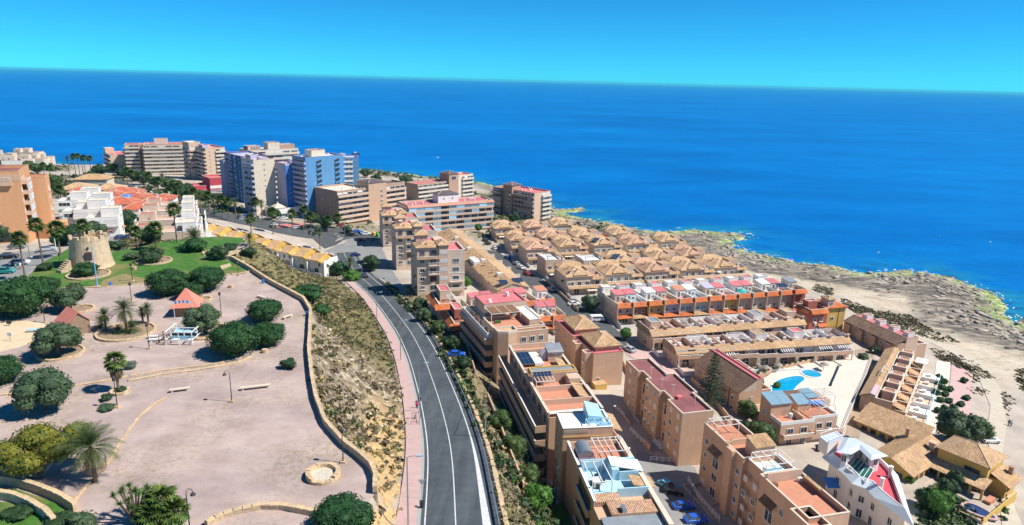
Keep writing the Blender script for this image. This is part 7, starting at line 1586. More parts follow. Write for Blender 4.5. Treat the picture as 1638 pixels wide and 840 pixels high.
# palms and trees of the towers' street
zc = {}
for px, py, h in sorted([(255, 315, 9), (262, 310, 10), (240, 305, 9), (273, 330, 8), (290, 330, 9), (300, 338, 8), (312, 335, 9), (322, 342, 9), (335, 342, 9), (343, 347, 9), (356, 349, 9), (366, 350, 8), (378, 355, 9), (410, 352, 9), (420, 356, 9), (437, 375, 10), (468, 366, 7), (488, 362, 8), (402, 372, 6), (512, 399, 8), (525, 372, 6), (112, 285, 13), (122, 284, 14), (128, 283, 14), (134, 284, 13), (138, 286, 14), (147, 284, 13), (72, 288, 9), (82, 290, 8), (330, 338, 7), (285, 322, 8), (225, 300, 8), (205, 296, 9), (212, 298, 8), (497, 366, 6), (540, 365, 5), (560, 440, 5), (100, 338, 9), (108, 345, 8), (118, 350, 8), (96, 330, 8)]):
    zone = ('beside the seaside headland' if px < 150 and py < 292 else 'among the white houses' if px < 150 else 'along the far carriageway' if px < 230 else 'behind the pale terraces' if px < 300 else 'behind the yellow roofs' if px < 400 else 'by the restaurant' if px < 480 else 'in the car park')
    zc[zone] = zc.get(zone, 0)+1; palm(px, py, h, 2.6 if px > 200 else 2.4, '%s street palm %s, %s from the left end of its group' % ('feathery' if zc[zone] % 3 == 0 else 'fan leaved', zone, ORD[zc[zone]-1] if zc[zone] > 1 else 'nearest'), 'date' if zc[zone] % 3 == 0 else 'fan', 'street palms below the towers', None, 0, 1.1, r=0.24)
for i, (px, py, w) in enumerate([(200, 285, 26), (215, 290, 22), (230, 296, 30), (250, 300, 24), (270, 304, 26), (285, 306, 24), (300, 312, 26), (160, 282, 26), (146, 290, 22), (296, 318, 22), (320, 318, 20), (440, 350, 22), (520, 365, 24), (502, 356, 22), (180, 276, 22), (60, 278, 22), (46, 272, 20), (30, 268, 18), (590, 352, 14), (556, 374, 18)]):
    tree('drk', px, py, w, 'dark street tree below the far towers, '+['left of the broad tower', 'under the left wing', 'under the broad tower', 'by its front hedge', 'at the broad tower corner', 'beside the dark balcony tower', 'left of the red block', 'under the slim tower', 'left of the slim tower', 'below the red block', 'by the red block steps', 'beside the white restaurant', 'right of the restaurant', 'in front of the restaurant', 'between the two left towers', 'on the far headland, right', 'on the far headland, middle', 'on the far headland, left', 'beside the brown block end', 'in the car park island'][i], 'street trees below the towers', 1.1)
# cypresses and the norfolk pine
for px, py, h, l in [(482, 428, 5.5, 'dark cypress in front of the white row houses'), (232, 372, 4, 'small cypress among the pale terraces'), (240, 370, 4, 'second small cypress among the pale terraces')]:
    q = G(px, py); o = thing('cypress', l, 'tree', tuple(q), 0); inst('crown', crown_mesh('crown', 71, [(0, 0, h*0.3, 0.7, 0.7, h*0.3), (0, 0, h*0.6, 0.5, 0.5, h*0.35), (0.1, 0, h*0.45, 0.6, 0.6, h*0.3)], 700, 0.3, L_dark, 0.6), o); obj('trunk', MB().tube([(0, 0, -0.5), (0, 0, h*0.5)], 0.12, 6), [bark], o)
q = G(1136, 655); o = thing('norfolk_pine', 'tall tiered grey green conifer in front of the pool house', 'tree', tuple(q), 0); Ht = 16.0
rg = np.random.default_rng(4); Q = []
for t in range(15):
    z = 2.2+t*(Ht-3)/15; rad = 3.4*(1-(t/16.0)**1.3)+0.25; nb = 9
    for j in range(nb):
        a = 2*math.pi*(j+rg.random()*0.6)/nb; d = np.array([math.cos(a), math.sin(a), 0]); kk = max(4, int(rad*11))
        for s in range(kk):
            u = rad*(0.15+0.85*s/kk); p = d*u+np.array([0, 0, z+0.10*u*u/rad+rg.normal(0, 0.12)]); Q.append(leaf_quads(rg, p[None], np.array([[0, 0, 1.0]]), 0.46, 0.5, 0.7)[0])
obj('crown', quads('crown', Q, leaf_mat('norfolk_needles', (0.03, 0.055, 0.03), (0.10, 0.135, 0.07))), [], o); obj('trunk', MB().tube([(0, 0, -1), (0, 0, Ht*0.6), (0, 0, Ht)], [0.3, 0.18, 0.03], 7), [bark], o)

# ------------------------------------------------------------------ ground cover on the slopes and the shore
rg = np.random.default_rng(99)
def scatter(region, n):
    """n points with probability given by region (grid field), on the terrain mesh"""
    w = (region*np.gradient(gx)[None, :]*np.gradient(gy)[:, None]).ravel(); w = np.maximum(w, 0); w /= w.sum(); i = rg.choice(len(w), n, p=w)
    return GX.ravel()[i]+rg.uniform(-0.5, 0.5, n), GY.ravel()[i]+rg.uniform(-0.5, 0.5, n), TZm.ravel()[i]
def clumps(name, region, n, rmin, rmax, k, mats, probs, label, flat=0.7, lsz=0.45):
    x, y, z = scatter(region, n); r = rmin+(rmax-rmin)*rg.random(n)**2.2; m_ = rg.choice(len(mats), n, p=probs)
    c = np.repeat(np.stack([x, y, z], 1), k, 0); rr_ = np.repeat(r, k); d = rg.normal(0, 1, (n*k, 3)); d /= np.linalg.norm(d, axis=1)[:, None]; d[:, 2] = np.abs(d[:, 2])
    pos = c+d*rr_[:, None]*np.array([1, 1, flat])*rg.uniform(0.6, 1.0, n*k)[:, None]
    o = link(bpy.data.objects.new(name, quads(name, leaf_quads(rg, pos, d, rr_*lsz*2, 0.7, 0.5), mats, np.repeat(m_, k)))); tag(o, label, 'scrub', kind='stuff'); return o
S1 = leaf_mat('scrub_grey', (0.08, 0.066, 0.045), (0.22, 0.175, 0.12)); S2 = leaf_mat('scrub_olive', (0.05, 0.055, 0.02), (0.14, 0.14, 0.055)); S3 = leaf_mat('scrub_straw', (0.22, 0.17, 0.08), (0.40, 0.32, 0.17)); S4 = leaf_mat('scrub_green', (0.025, 0.045, 0.015), (0.08, 0.11, 0.035))
hreg = np.where((hill > 0.05) & (side < 0), 1.0, 0)
patch = sstep((fbm(GX, GY, 14, 31, 4)-0.42)/0.16)
clumps('scrub', hreg*(1-grassy)*(0.25+patch)*(1-0.75*soil), 9000, 0.15, 1.0, 12, [S1, S2, S3, S4], [0.58, 0.14, 0.22, 0.06], 'grey scrub bushes scattered over the stony slope below the park wall')
clumps('dry_grass', hreg*grassy*(0.5+patch), 9000, 0.15, 0.8, 11, [S1, S2, S3, S4], [0.34, 0.40, 0.12, 0.14], 'olive dry grass covering the upper slope beside the road', 0.8)
breg = np.where(bank > 0.5, 1.0, 0)
clumps('bank_scrub', breg*(0.3+patch), 3600, 0.15, 0.8, 11, [S1, S2, S3, S4], [0.45, 0.22, 0.23, 0.10], 'dry scrub on the bank between the guard rail and the gardens', 0.9)
def pmask(poly_px, soft=0): return inside(GX, GY, [G(a, c) for a, c in poly_px]).astype(float)
cm1 = pmask([(1345, 476), (1400, 497), (1452, 503), (1500, 533), (1535, 548), (1500, 546), (1440, 528), (1390, 510), (1350, 492)])+pmask([(1486, 556), (1520, 562), (1560, 580), (1590, 604), (1560, 614), (1540, 592), (1500, 574)])+pmask([(1545, 617), (1580, 622), (1578, 636), (1552, 628)])+0.8*pmask([(1604, 625), (1625, 640), (1612, 668), (1600, 650)])+pmask([(1624, 590), (1650, 590), (1650, 640), (1630, 625)])+0.6*pmask([(1300, 455), (1335, 462), (1330, 474), (1300, 466)])
clumps('coastal_scrub', cm1*(0.35+patch), 4600, 0.2, 0.85, 9, [S4, S1, S2, S3], [0.10, 0.46, 0.30, 0.14], 'dark low scrub in patches on the sandy shore', 0.55)
clumps('far_greenery', np.where((dc > 6) & (GY > 300) & (GY < 720) & (GX < 70) & (GX > -420), 1.0, 0)*veg, 4200, 0.5, 2.6, 10, [S4, S2, L_dark, S1], [0.3, 0.2, 0.4, 0.1], 'dark shrubbery on the low ground around the far towers', 0.9)
clumps('garden_shrubs', pmask([(700, 535), (730, 560), (760, 640), (800, 730), (850, 800), (900, 842), (850, 842), (790, 740), (745, 640), (705, 570)])+pmask([(668, 500), (700, 520), (705, 545), (680, 525)])+pmask([(610, 445), (640, 470), (672, 505), (660, 505), (625, 470)]), 950, 0.3, 1.3, 12, [L_dark, S4, L_bri, S2], [0.52, 0.28, 0.04, 0.16], 'dark garden shrubs between the bank and the balcony blocks', 0.9)
clumps('villa_garden_plants', pmask([(1468, 792), (1498, 772), (1530, 795), (1560, 812), (1556, 842), (1468, 845)])+pmask([(1596, 745), (1606, 745), (1612, 830), (1600, 830)])+pmask([(1180, 672), (1235, 690), (1240, 712), (1200, 705)]), 420, 0.35, 1.1, 13, [L_dark, L_mid, S4, L_bri], [0.45, 0.3, 0.15, 0.1], 'dense garden planting round the villa and below the pool house', 0.9)
# stones: lumpy low rocks
def rocks(name, region, n, rmin, rmax, mat, label, flat=0.6):
    x, y, z = scatter(region, n); r = rmin+(rmax-rmin)*rg.random(n)**3
    ico = np.array([(-.53, 0, .85), (.53, 0, .85), (-.53, 0, -.85), (.53, 0, -.85), (0, .85, .53), (0, .85, -.53), (0, -.85, .53), (0, -.85, -.53), (.85, .53, 0), (-.85, .53, 0), (.85, -.53, 0), (-.85, -.53, 0)])
    fc = np.array([(0, 1, 4), (0, 4, 9), (9, 4, 5), (4, 8, 5), (4, 1, 8), (8, 1, 10), (8, 10, 3), (5, 8, 3), (5, 3, 2), (2, 3, 7), (7, 3, 10), (7, 10, 6), (7, 6, 11), (11, 6, 0), (0, 6, 1), (6, 10, 1), (9, 11, 0), (9, 2, 11), (9, 5, 2), (7, 11, 2)])
    V = ico[None]*(1+rg.normal(0, 0.17, (n, 12, 1)))*(r[:, None, None]*rg.uniform(0.7, 1.4, (n, 1, 3))*np.array([1, 1, flat])); a = rg.uniform(0, 6.28, n); c_, s_ = np.cos(a)[:, None], np.sin(a)[:, None]
    V = np.stack([V[..., 0]*c_-V[..., 1]*s_, V[..., 0]*s_+V[..., 1]*c_, V[..., 2]], -1)+np.stack([x, y, z+r*0.05], 1)[:, None]
    me_ = bpy.data.meshes.new(name); T = (fc[None]+np.arange(n)[:, None, None]*12).reshape(-1, 3); me_.vertices.add(n*12); me_.vertices.foreach_set('co', V.astype(np.float32).ravel()); me_.loops.add(T.size); me_.loops.foreach_set('vertex_index', T.astype(np.int32).ravel()); me_.polygons.add(len(T)); me_.polygons.foreach_set('loop_start', np.arange(0, T.size, 3, dtype=np.int32)); me_.materials.append(mat); me_.update(calc_edges=True)
    return tag(link(bpy.data.objects.new(name, me_)), label, 'stones', kind='stuff')
slope_st = plain('slope_stone', (0.50, 0.40, 0.28), 0.95, 0.3, 0.6, 0.4); shore_st = plain('shore_stone', (0.36, 0.31, 0.25), 0.95, 0.45, 0.35, 0.5); dark_st = plain('dark_stone', (0.13, 0.11, 0.09), 0.95, 0.4, 0.6, 0.5)
rocks('stones', hreg*(1-grassy*0.9)*(0.15+sstep((fbm(GX, GY, 7, 77, 3)-0.45)/0.15)), 1900, 0.06, 0.55, slope_st, 'pale stones breaking through the scrub slope')
rocks('shore_rocks', np.where((dc > -4) & (dc < 26) & (GX > 15), 1.0, 0)*rocky*(0.2+sstep((fbm(GX, GY, 22, 5, 3)-0.4)/0.2)), 5200, 0.15, 1.7, shore_st, 'broken pale rocks along the water line', 0.35)
rocks('dark_shore_rocks', np.where((dc > -2) & (dc < 42) & (GX > 15), 1.0, 0)*sstep((fbm(GX, GY, 18, 15, 3)-0.5)/0.1), 1100, 0.15, 1.0, dark_st, 'dark weathered rocks on the shore', 0.35)
for i, (px, py, s) in enumerate([(1378, 447, 3.2), (1405, 452, 4.2), (1420, 453, 3.0), (1406, 463, 2.2), (1415, 474, 2.6), (1305, 446, 2.2), (1318, 450, 2.6), (1271, 445, 1.6), (1285, 449, 1.4), (1246, 433, 1.4), (1480, 497, 1.5), (1498, 503, 1.5), (1491, 511, 1.2)]):
    q = G(px, py); rr = random.Random(i); mb = MB(); n_ = 9; prof = [(0.15, 0.55), (0.62, 0.5), (0.95, 0.22), (1.05, -0.25)]
    i0 = 0; ring_ = []
    for r_, z in prof: ring_.append([(r_*math.cos(6.283*j/n_)*rr.uniform(0.8, 1.2)*s*1.25, r_*math.sin(6.283*j/n_)*rr.uniform(0.8, 1.2)*s*0.75, z*s*0.35*rr.uniform(0.8, 1.2)) for j in range(n_)])
    mb.face(ring_[0])
    for a, c in zip(ring_[1:], ring_[:-1]):
        for j in range(n_): mb.face([a[j], a[(j+1) % n_], c[(j+1) % n_], c[j]])
    o = obj('boulder', mb, [dark_st if i in (0, 2, 5, 6, 10) else shore_st]); o.location = tuple(q); o.rotation_euler = (0, 0, R(-15+rr.uniform(-20, 20))); tag(o, 'weathered boulder on the sand, '+['dark, left of the big slab', 'largest flat pale slab', 'dark, right end of the big slab', 'small, below the big slab', 'alone towards the track', 'long dark, nearest the tiled houses', 'second dark one near the houses', 'small, behind the orange row', 'tiny, beside the dark ones', 'small dark spot near the far houses', 'dark, in the middle of the shore', 'pale, in the middle of the shore', 'lowest of the middle shore group'][i], 'boulder', 'boulders on the shore')
# foam flecks along the water line
Q = []
for i in range(len(COAST)-26):
    a, c = COAST[i+3], COAST[i+4]; L_ = np.linalg.norm(c-a); nrm = np.array([(c-a)[1], -(c-a)[0]])/L_
    for j in range(int(L_/2.2)):
        p = a+(c-a)*rg.random()+nrm*rg.normal(1.0, 2.2)
        for s in range(rg.integers(1, 4)):
            o_ = p+rg.normal(0, 0.9, 2); w_ = rg.uniform(0.2, 1.5); h_ = rg.uniform(0.1, 0.5); d = (c-a)/L_; e = np.array([-d[1], d[0]])
            Q.append([[*(o_-d*w_), 0.05], [*(o_-e*h_), 0.05], [*(o_+d*w_), 0.05], [*(o_+e*h_), 0.05]])
tag(link(bpy.data.objects.new('foam', quads('foam', Q, plain('sea_foam', (0.80, 0.84, 0.84), 0.6)))), 'white foam flecks where the sea meets the rocks', 'foam', kind='stuff')
# ------------------------------------------------------------------ stone walls of the park
def cope_mesh(seed, L, w, h):
    rr = random.Random(seed); mb = MB()
    j = lambda s: rr.uniform(-s, s)
    a = [(0.02, -w/2+j(.04), 0), (L-.02, -w/2+j(.04), 0), (L-.02, w/2+j(.04), 0), (0.02, w/2+j(.04), 0)]; t = [(p[0]+j(.03), p[1]*0.93, h+j(.03)) for p in a]
    mb.face(t)
    for i in range(4): mb.face([a[i], a[(i+1) % 4], t[(i+1) % 4], t[i]])
    return mb.mesh('coping_stone', [stone])
COP = {}
def stone_wall(name, pts, h, w, label, z0=40.0, below=1.0, Ls=0.9, base=None, cat='wall', ch=0.16):
    pl = resample([(p[0], p[1], 0) for p in pts], Ls)
    o = thing(name, label, cat, (pl[0][0], pl[0][1], z0)); ox = pl[0][:2]
    d = np.gradient(pl[:, :2], axis=0); d /= np.linalg.norm(d, axis=1)[:, None]; nn = np.stack([-d[:, 1], d[:, 0]], 1)
    mb = MB(); a, c = pl[:, :2]-ox+nn*w/2, pl[:, :2]-ox-nn*w/2
    for i in range(len(pl)-1):
        for (p, q, fl_) in ((a[i], a[i+1], 1), (c[i], c[i+1], 0)):
            f = [(p[0], p[1], -below), (q[0], q[1], -below), (q[0], q[1], h), (p[0], p[1], h)]; mb.face(f[::-1] if fl_ else f)
        mb.face([(*c[i], h), (*c[i+1], h), (*a[i+1], h), (*a[i], h)])
    for i in (0, len(pl)-1): mb.face([(*a[i], -below), (*c[i], -below), (*c[i], h), (*a[i], h)])
    obj('wall', mb, [base or stone2], o)
    key = (Ls, w, ch)
    if key not in COP: COP[key] = [cope_mesh(k, Ls, w+0.08, ch) for k in range(6)]
    for i in range(min(299, len(pl)-1)):
        inst('coping_stone', COP[key][rnd.randrange(6)], o, (pl[i][0]-ox[0], pl[i][1]-ox[1], h+0.002), math.atan2(pl[i+1][1]-pl[i][1], pl[i+1][0]-pl[i][0]))
    return o
def zp(pts, z=40.0): return [P(a, c, z)[:2] for a, c in pts]
stone_wall('retaining_wall', zp(PK_PX[:17]), 0.85, 0.5, 'long curving stone wall along the plaza edge above the slope', below=3.0)
stone_wall('stone_wall', zp([(330, 842), (352, 830), (380, 821), (420, 813), (455, 814), (485, 820), (512, 826)]), 0.5, 0.55, 'low curved stone wall at the bottom of the plaza', below=1.0)
stone_wall('stone_wall', zp([(-20, 770), (30, 777), (70, 790), (100, 803), (122, 818)]), 0.9, 0.5, 'upper pale curved wall at the bottom left lawn', below=1.5)
stone_wall('stone_wall', zp([(-20, 795), (20, 800), (50, 812), (75, 827), (88, 842)]), 0.9, 0.5, 'lower pale curved wall at the bottom left lawn', below=1.5)
stone_wall('stone_kerb', zp([(-20, 634), (60, 628), (120, 618), (180, 608), (205, 603)]), 0.16, 0.4, 'pale stone kerb crossing the plaza, left half', below=0.1, ch=0.08)
stone_wall('stone_kerb', zp([(205, 610), (260, 600), (320, 592), (372, 583), (402, 572)]), 0.16, 0.4, 'pale stone kerb crossing the plaza, right half', below=0.1, ch=0.08)
stone_wall('stone_kerb', zp([(208, 602), (260, 593), (320, 586), (360, 580)]), 0.12, 0.3, 'narrow second kerb just behind the plaza kerb', below=0.1, ch=0.06)
stone_wall('earth_step', zp([(112, 812), (150, 765), (178, 735), (190, 712), (205, 690), (222, 668), (245, 648), (266, 636)]), 0.12, 0.3, 'worn ochre step curving across the plaza', below=0.1, base=plain('ochre_earth', (0.45, 0.27, 0.12), 0.95, 0.2, 2), ch=0.05)
stone_wall('stone_kerb', zp([(50, 463), (100, 461), (160, 460), (235, 453), (300, 450)]), 0.16, 0.3, 'stone edging between lawn and plaza', below=0.1, ch=0.08)
stone_wall('stone_kerb', zp([(362, 441), (392, 437), (402, 434)]), 0.2, 0.4, 'short stone edging at the lawn corner by the wall', below=0.1, ch=0.1)
def bed(px, py, rx, lab, sq=0.55, hh=0.3, fill=None):
    q = P(px, py, 40); r = wpx(px, py, rx, q); pts = [(q[0]+r*math.cos(t), q[1]+r*math.sin(t)*1.0) for t in np.linspace(0, 2*math.pi, 30)]
    o = stone_wall('planting_bed', pts, hh, 0.35, lab, below=0.2, Ls=0.8, cat='planting bed', ch=0.12)
    mb = MB(); mb.face([(q[0]+r*math.cos(t)-pts[0][0], q[1]+r*math.sin(t)-pts[0][1], hh*0.6) for t in np.linspace(0, 2*math.pi, 25)[:-1]]); obj('soil', mb, [fill or plain('bed_soil', (0.28, 0.20, 0.13), 0.95, 0.3, 2)], o); return o
bed(98, 566, 32, 'round stone bed under the left olive tree'); bed(202, 532, 42, 'oval stone bed with spiky palms in the plaza'); bed(192, 628, 13, 'small round stone planter bed under the dead skirted palm'); bed(330, 532, 34, 'round stone bed under the tree by the timber frame'); bed(326, 480, 12, 'small bed beside the hut with the banner'); bed(142, 440, 30, 'round kerbed shrub bed in front of the stone tower', hh=0.2); bed(246, 418, 26, 'kerbed mound of the squat palm', hh=0.2); bed(128, 496, 20, 'bed behind the orange roofed hut')
# stone well basin
q = P(517, 762, 40); r = wpx(517, 762, 27, q)
o = thing('stone_basin', 'round low stone basin filled with pale rubble at the plaza corner', 'basin', tuple(q)); n_ = 22; sm_ = [MB().prism([(r*math.cos(t0), r*math.sin(t0)), (r*math.cos(t1), r*math.sin(t1)), ((r-0.5)*math.cos(t1), (r-0.5)*math.sin(t1)), ((r-0.5)*math.cos(t0), (r-0.5)*math.sin(t0))][::-1], -0.2, 0.72).mesh('rim_stone', [stone]) for t0, t1 in [(0.006, 6.283/n_-0.006)]][0]
for i in range(n_): inst('rim_stone', sm_, o, (0, 0, (0.0, 0.05, -0.04)[i % 3]-(0.35 if 14 < i < 20 else 0)), 6.283*i/n_)
mb = MB(); mb.face([((r-0.45)*math.cos(t), (r-0.45)*math.sin(t), 0.28) for t in np.linspace(0, 6.283, 25)[:-1]]); obj('rubble', mb, [plain('pale_rubble', (0.52, 0.47, 0.38), 0.95, 0.35, 6, 0.8)], o)
drape('corner_lawn', zp([(-40, 800), (20, 804), (50, 816), (75, 831), (86, 846), (70, 900), (-60, 900)]), lawn, zconst=40.015, label='bright lawn in the bottom left corner'); drape('grass_strip', zp([(-20, 778), (30, 784), (70, 797), (100, 810), (118, 822), (100, 842), (70, 822), (50, 808), (20, 798), (-20, 793)]), lawn, zconst=40.012, label='green strip between the two pale walls')
# ------------------------------------------------------------------ old round stone tower
q = P(147, 425, 40); o = thing('stone_tower', 'old round sandstone watchtower with broken battlements on the lawn', 'tower', tuple(q)); r = wpx(147, 425, 55, q)/2
mb = MB(); rr = random.Random(3); n_ = 36; rows = [(r*1.22, 0.0), (r*1.13, 0.7), (r*1.07, 2.2), (r*1.0, 4.5), (r*0.96, 6.4)]; i0 = len(mb.v)
for rad, z in rows:
    for j in range(n_): a = 6.283*j/n_; q_ = rad*(1+rr.uniform(-0.012, 0.012)); mb.v.append((q_*math.cos(a), q_*math.sin(a), z-(0.3 if z == 0 else 0)))
for k in range(len(rows)-1):
    for j in range(n_): j2 = (j+1) % n_; mb.f.append((i0+k*n_+j, i0+k*n_+j2, i0+(k+1)*n_+j2, i0+(k+1)*n_+j)); mb.m.append(0)
obj('wall', mb, [stone2], o); mb = MB(); mb.face([(r*0.93*math.cos(t), r*0.93*math.sin(t), 6.3) for t in np.linspace(0, 6.283, 31)[:-1]]); obj('platform', mb, [stone2], o)
for j in range(n_):
    h = [0.55, 1.25, 1.3, 0.35, 1.15, 0.9, 0.5, 1.2, 1.1][j % 9]+rr.uniform(-0.2, 0.2); a0_, a1_ = 6.283*j/n_+0.004, 6.283*(j+1)/n_-0.004
    mb = MB().prism([(r*0.962*math.cos(a0_), r*0.962*math.sin(a0_)), (r*0.962*math.cos(a1_), r*0.962*math.sin(a1_)), (r*0.80*math.cos(a1_), r*0.80*math.sin(a1_)), (r*0.80*math.cos(a0_), r*0.80*math.sin(a0_))][::-1], 6.32, 6.4+h); obj('battlement', mb, [stone2], o)
a = R(-62); d = obj('door', MB().box(-0.65, -0.25, 0, 0.65, 0.1, 1.7), [plain('dark_door', (0.07, 0.04, 0.035), 0.7)], o); d.location = (r*1.05*math.cos(a), r*1.05*math.sin(a), 2.6); d.rotation_euler = (0, 0, a+math.pi/2)
d = obj('slit_shade_block', MB().box(-0.18, -0.2, 0, 0.18, 0.1, 0.45), [darkm], o); d.location = (r*1.0*math.cos(a), r*1.0*math.sin(a), 5.0); d.rotation_euler = (0, 0, a+math.pi/2)  # dark block in place of the shaded hollow of a slit
mb = MB()
for k in range(6): mb.box(-0.9, -1.0-0.4*k, -0.3, 0.9, -0.6-0.4*k, 0.3+0.36*(6-k))
d = obj('stair', mb, [stone2], o); d.location = (r*1.1*math.cos(R(-118)), r*1.1*math.sin(R(-118)), 0); d.rotation_euler = (0, 0, R(-118)+math.pi/2)
# ------------------------------------------------------------------ huts and play frames
terracotta_roof = plain('salmon_roof', (0.62, 0.21, 0.15), 0.8, 0.08, 1.0)
q = P(122, 528, 40); b = Bld.at('hut', 'small stone hut with plain orange gable roof beside the olive tree', 'hut', (q[0]-2.2, q[1]-1), 40, -38, 4.2, 3.4, 2.4); b.mass(plain('hut_stone', (0.28, 0.19, 0.13), 0.95, 0.25, 2, 0.4), nopar=True, z0=-0.2)
b.slope([(-0.3, -0.7, 2.1), (4.5, -0.7, 2.1), (4.5, 1.7, 4.3), (-0.3, 1.7, 4.3)], terracotta_roof, 0.14); b.slope([(4.5, 4.1, 2.1), (-0.3, 4.1, 2.1), (-0.3, 1.72, 4.3), (4.5, 1.72, 4.3)], terracotta_roof, 0.14); g = MB(); g.face([(0, 3.4, 2.35), (0, 0, 2.35), (0, 1.7, 4.1)]); g.face([(4.2, 0, 2.35), (4.2, 3.4, 2.35), (4.2, 1.7, 4.1)]); b.part('gable', g, [MC['hut_stone']]); b.win('f', 3.2, 0.1, 0.9, 1.7, fm=brownwood)
q = P(296, 508, 40); b = Bld.at('hut', 'hut with pointed orange pyramid roof and white blue banner in the plaza', 'hut', (q[0]-2.0, q[1]+0.2), 40, 12, 3.8, 3.6, 2.0); b.mass(MC['hut_stone'], nopar=True, z0=-0.2)
ap = (1.9, 1.8, 5.2); mb = MB(); c4 = [(-0.7, -0.7, 1.9), (4.5, -0.7, 1.9), (4.5, 4.3, 1.9), (-0.7, 4.3, 1.9)]
for i in range(4): mb.face([c4[i], c4[(i+1) % 4], ap])
mb.face(c4[::-1]); b.part('roof', mb, [terracotta_roof])
ban = MB()
for i in range(10):
    t0, t1 = i/10, (i+1)/10; z0_, z1_ = 2.9+0.25*math.sin(math.pi*t0), 2.9+0.25*math.sin(math.pi*t1); ban.face([(0.2+3.4*t0, -1.3, z0_), (0.2+3.4*t1, -1.3, z1_), (0.2+3.4*t1, -1.3, z1_+0.5), (0.2+3.4*t0, -1.3, z0_+0.5)], 1 if i not in (0, 9) and i % 2 else 0); ban.face([(0.2+3.4*t0, -1.27, z0_+0.5), (0.2+3.4*t1, -1.27, z1_+0.5), (0.2+3.4*t1, -1.27, z1_), (0.2+3.4*t0, -1.27, z0_)], 0)
ban.bar((0.3, -1.28, 0), (0.3, -1.28, 3.2), 0.08); ban.bar((3.5, -1.28, 0), (3.5, -1.28, 3.2), 0.08); b.part('banner', ban, [white, bluedeep])
q = P(268, 551, 40); b = Bld.at('play_structure', 'white and pale blue timber frame with platforms beside the pointed hut', 'play frame', (q[0]-0.1, q[1]-0.3), 40, 3, 4.4, 6.0, 2.6)
mb = MB()
for x in (0, 2.2, 4.4):
    for y in (0, 2.2, 4.4): mb.bar((x, y, -0.2), (x, y, 2.3 if y < 3 else 3.2), 0.14)
for y, z in ((0, 2.3), (2.2, 2.3), (4.4, 3.2), (4.4, 1.6)): mb.bar((0, y, z), (4.4, y, z), 0.14)
for x in (0, 4.4): mb.bar((x, 0, 2.3), (x, 4.4, 2.3), 0.14); mb.bar((x, 0, 0.9), (x, 4.4, 0.9), 0.1)
mb.bar((0, 0, 0.9), (4.4, 0, 0.9), 0.1); mb.bar((0, 4.4, 1.6), (2.2, 4.4, 3.2), 0.1); mb.bar((4.4, 4.4, 1.6), (2.2, 4.4, 3.2), 0.1); b.part('frame', mb, [white]); b.box('deck', lblue, 0.1, 2.3, 1.3, 4.3, 4.3, 1.42); b.box('bench', white, 0.6, 0.9, 0, 1.6, 1.7, 0.55); b.box('bench', white, 2.8, 0.8, 0, 3.9, 1.7, 0.55); b.box('back_panel', lblue, 0.1, 2.12, 0.1, 4.3, 2.18, 0.85)
o = thing('wooden_frame', 'low brown wooden frame standing left of the white timber frame', 'climbing frame', tuple(P(255, 549, 40)), R(3)); mb = MB()
for x in (0, 1.0, 1.9):
    for y in (0, 1.6): mb.bar((x, y, 0), (x, y, 1.5), 0.1)
for y in (0, 1.6): mb.bar((0, y, 1.5), (1.9, y, 1.5), 0.1); mb.bar((0, y, 0.5), (1.9, y, 0.5), 0.1)
obj('frame', mb, [brownwood], o)
def bench(px, py, L, rz, lab, mat=None, pale_=True, z=40):
    q = P(px, py, z); o = thing('bench', lab, 'bench', tuple(q), R(rz)); pm = mat or plain('pale_bench_stone', (0.62, 0.52, 0.40), 0.9, 0.1, 1)
    obj('seat', MB().box(-L/2, -0.28, 0.36, L/2, 0.28, 0.5), [pm], o)
    for x in (-L/2+0.35, L/2-0.35): obj('leg', MB().box(x-0.12, -0.24, 0, x+0.12, 0.24, 0.358), [pm], o)
    return o
bench(288, 626, 2.7, 22, 'pale stone bench at the end of the ochre step'); bench(409, 622, 4.2, 20, 'long pale stone bench below the lamp'); bench(460, 509, 2.2, 60, 'pale bench beside the dome trees by the wall'); bench(417, 477, 1.8, -25, 'small stone bench at the back of the plaza'); bench(246, 541, 2.0, 15, 'white bench beside the brown frame', white); bench(249, 546, 2.0, 15, 'second white bench in front of the first by the brown frame', white)
for px, py, s, l in [(370, 460, 0.5, 'round pale boulder on the plaza near the dome trees'), (215, 431, 0.55, 'pale cubic stone on the lawn by the lamp'), (424, 564, 0.5, 'small pale stone under the dome trees'), (62, 430, 0.3, 'small stone on the car park edge')]:
    q = P(px, py, 40); o = tag(obj('stone_block', MB().prism([(s*math.cos(t)*1.1, s*math.sin(t)*0.9) for t in np.linspace(0, 6.28, 8)[:-1]], -0.1, s*1.2), [stone]), l, 'stone'); o.location = tuple(q)
for i, (px, py, l) in enumerate([(312, 380+14, 'left'), (0, 0, '')][:0]): pass
o = None
for i, (pp, l) in enumerate([([(322, 403), (341, 398), (345, 401), (326, 407)], 'pale stone step beside the palm mound'), ([(328, 409), (368, 400), (378, 394), (380, 400), (352, 410)], 'long pale stone step above the wall'), ([(352, 425), (368, 421), (370, 424), (354, 430)], 'short pale step on the lawn corner')]):
    tag(obj('stone_step', MB().prism([tuple(P(a, c, 40.3)[:2]) for a, c in pp][::-1], 39.5, 40.3), [stone]), l, 'step')
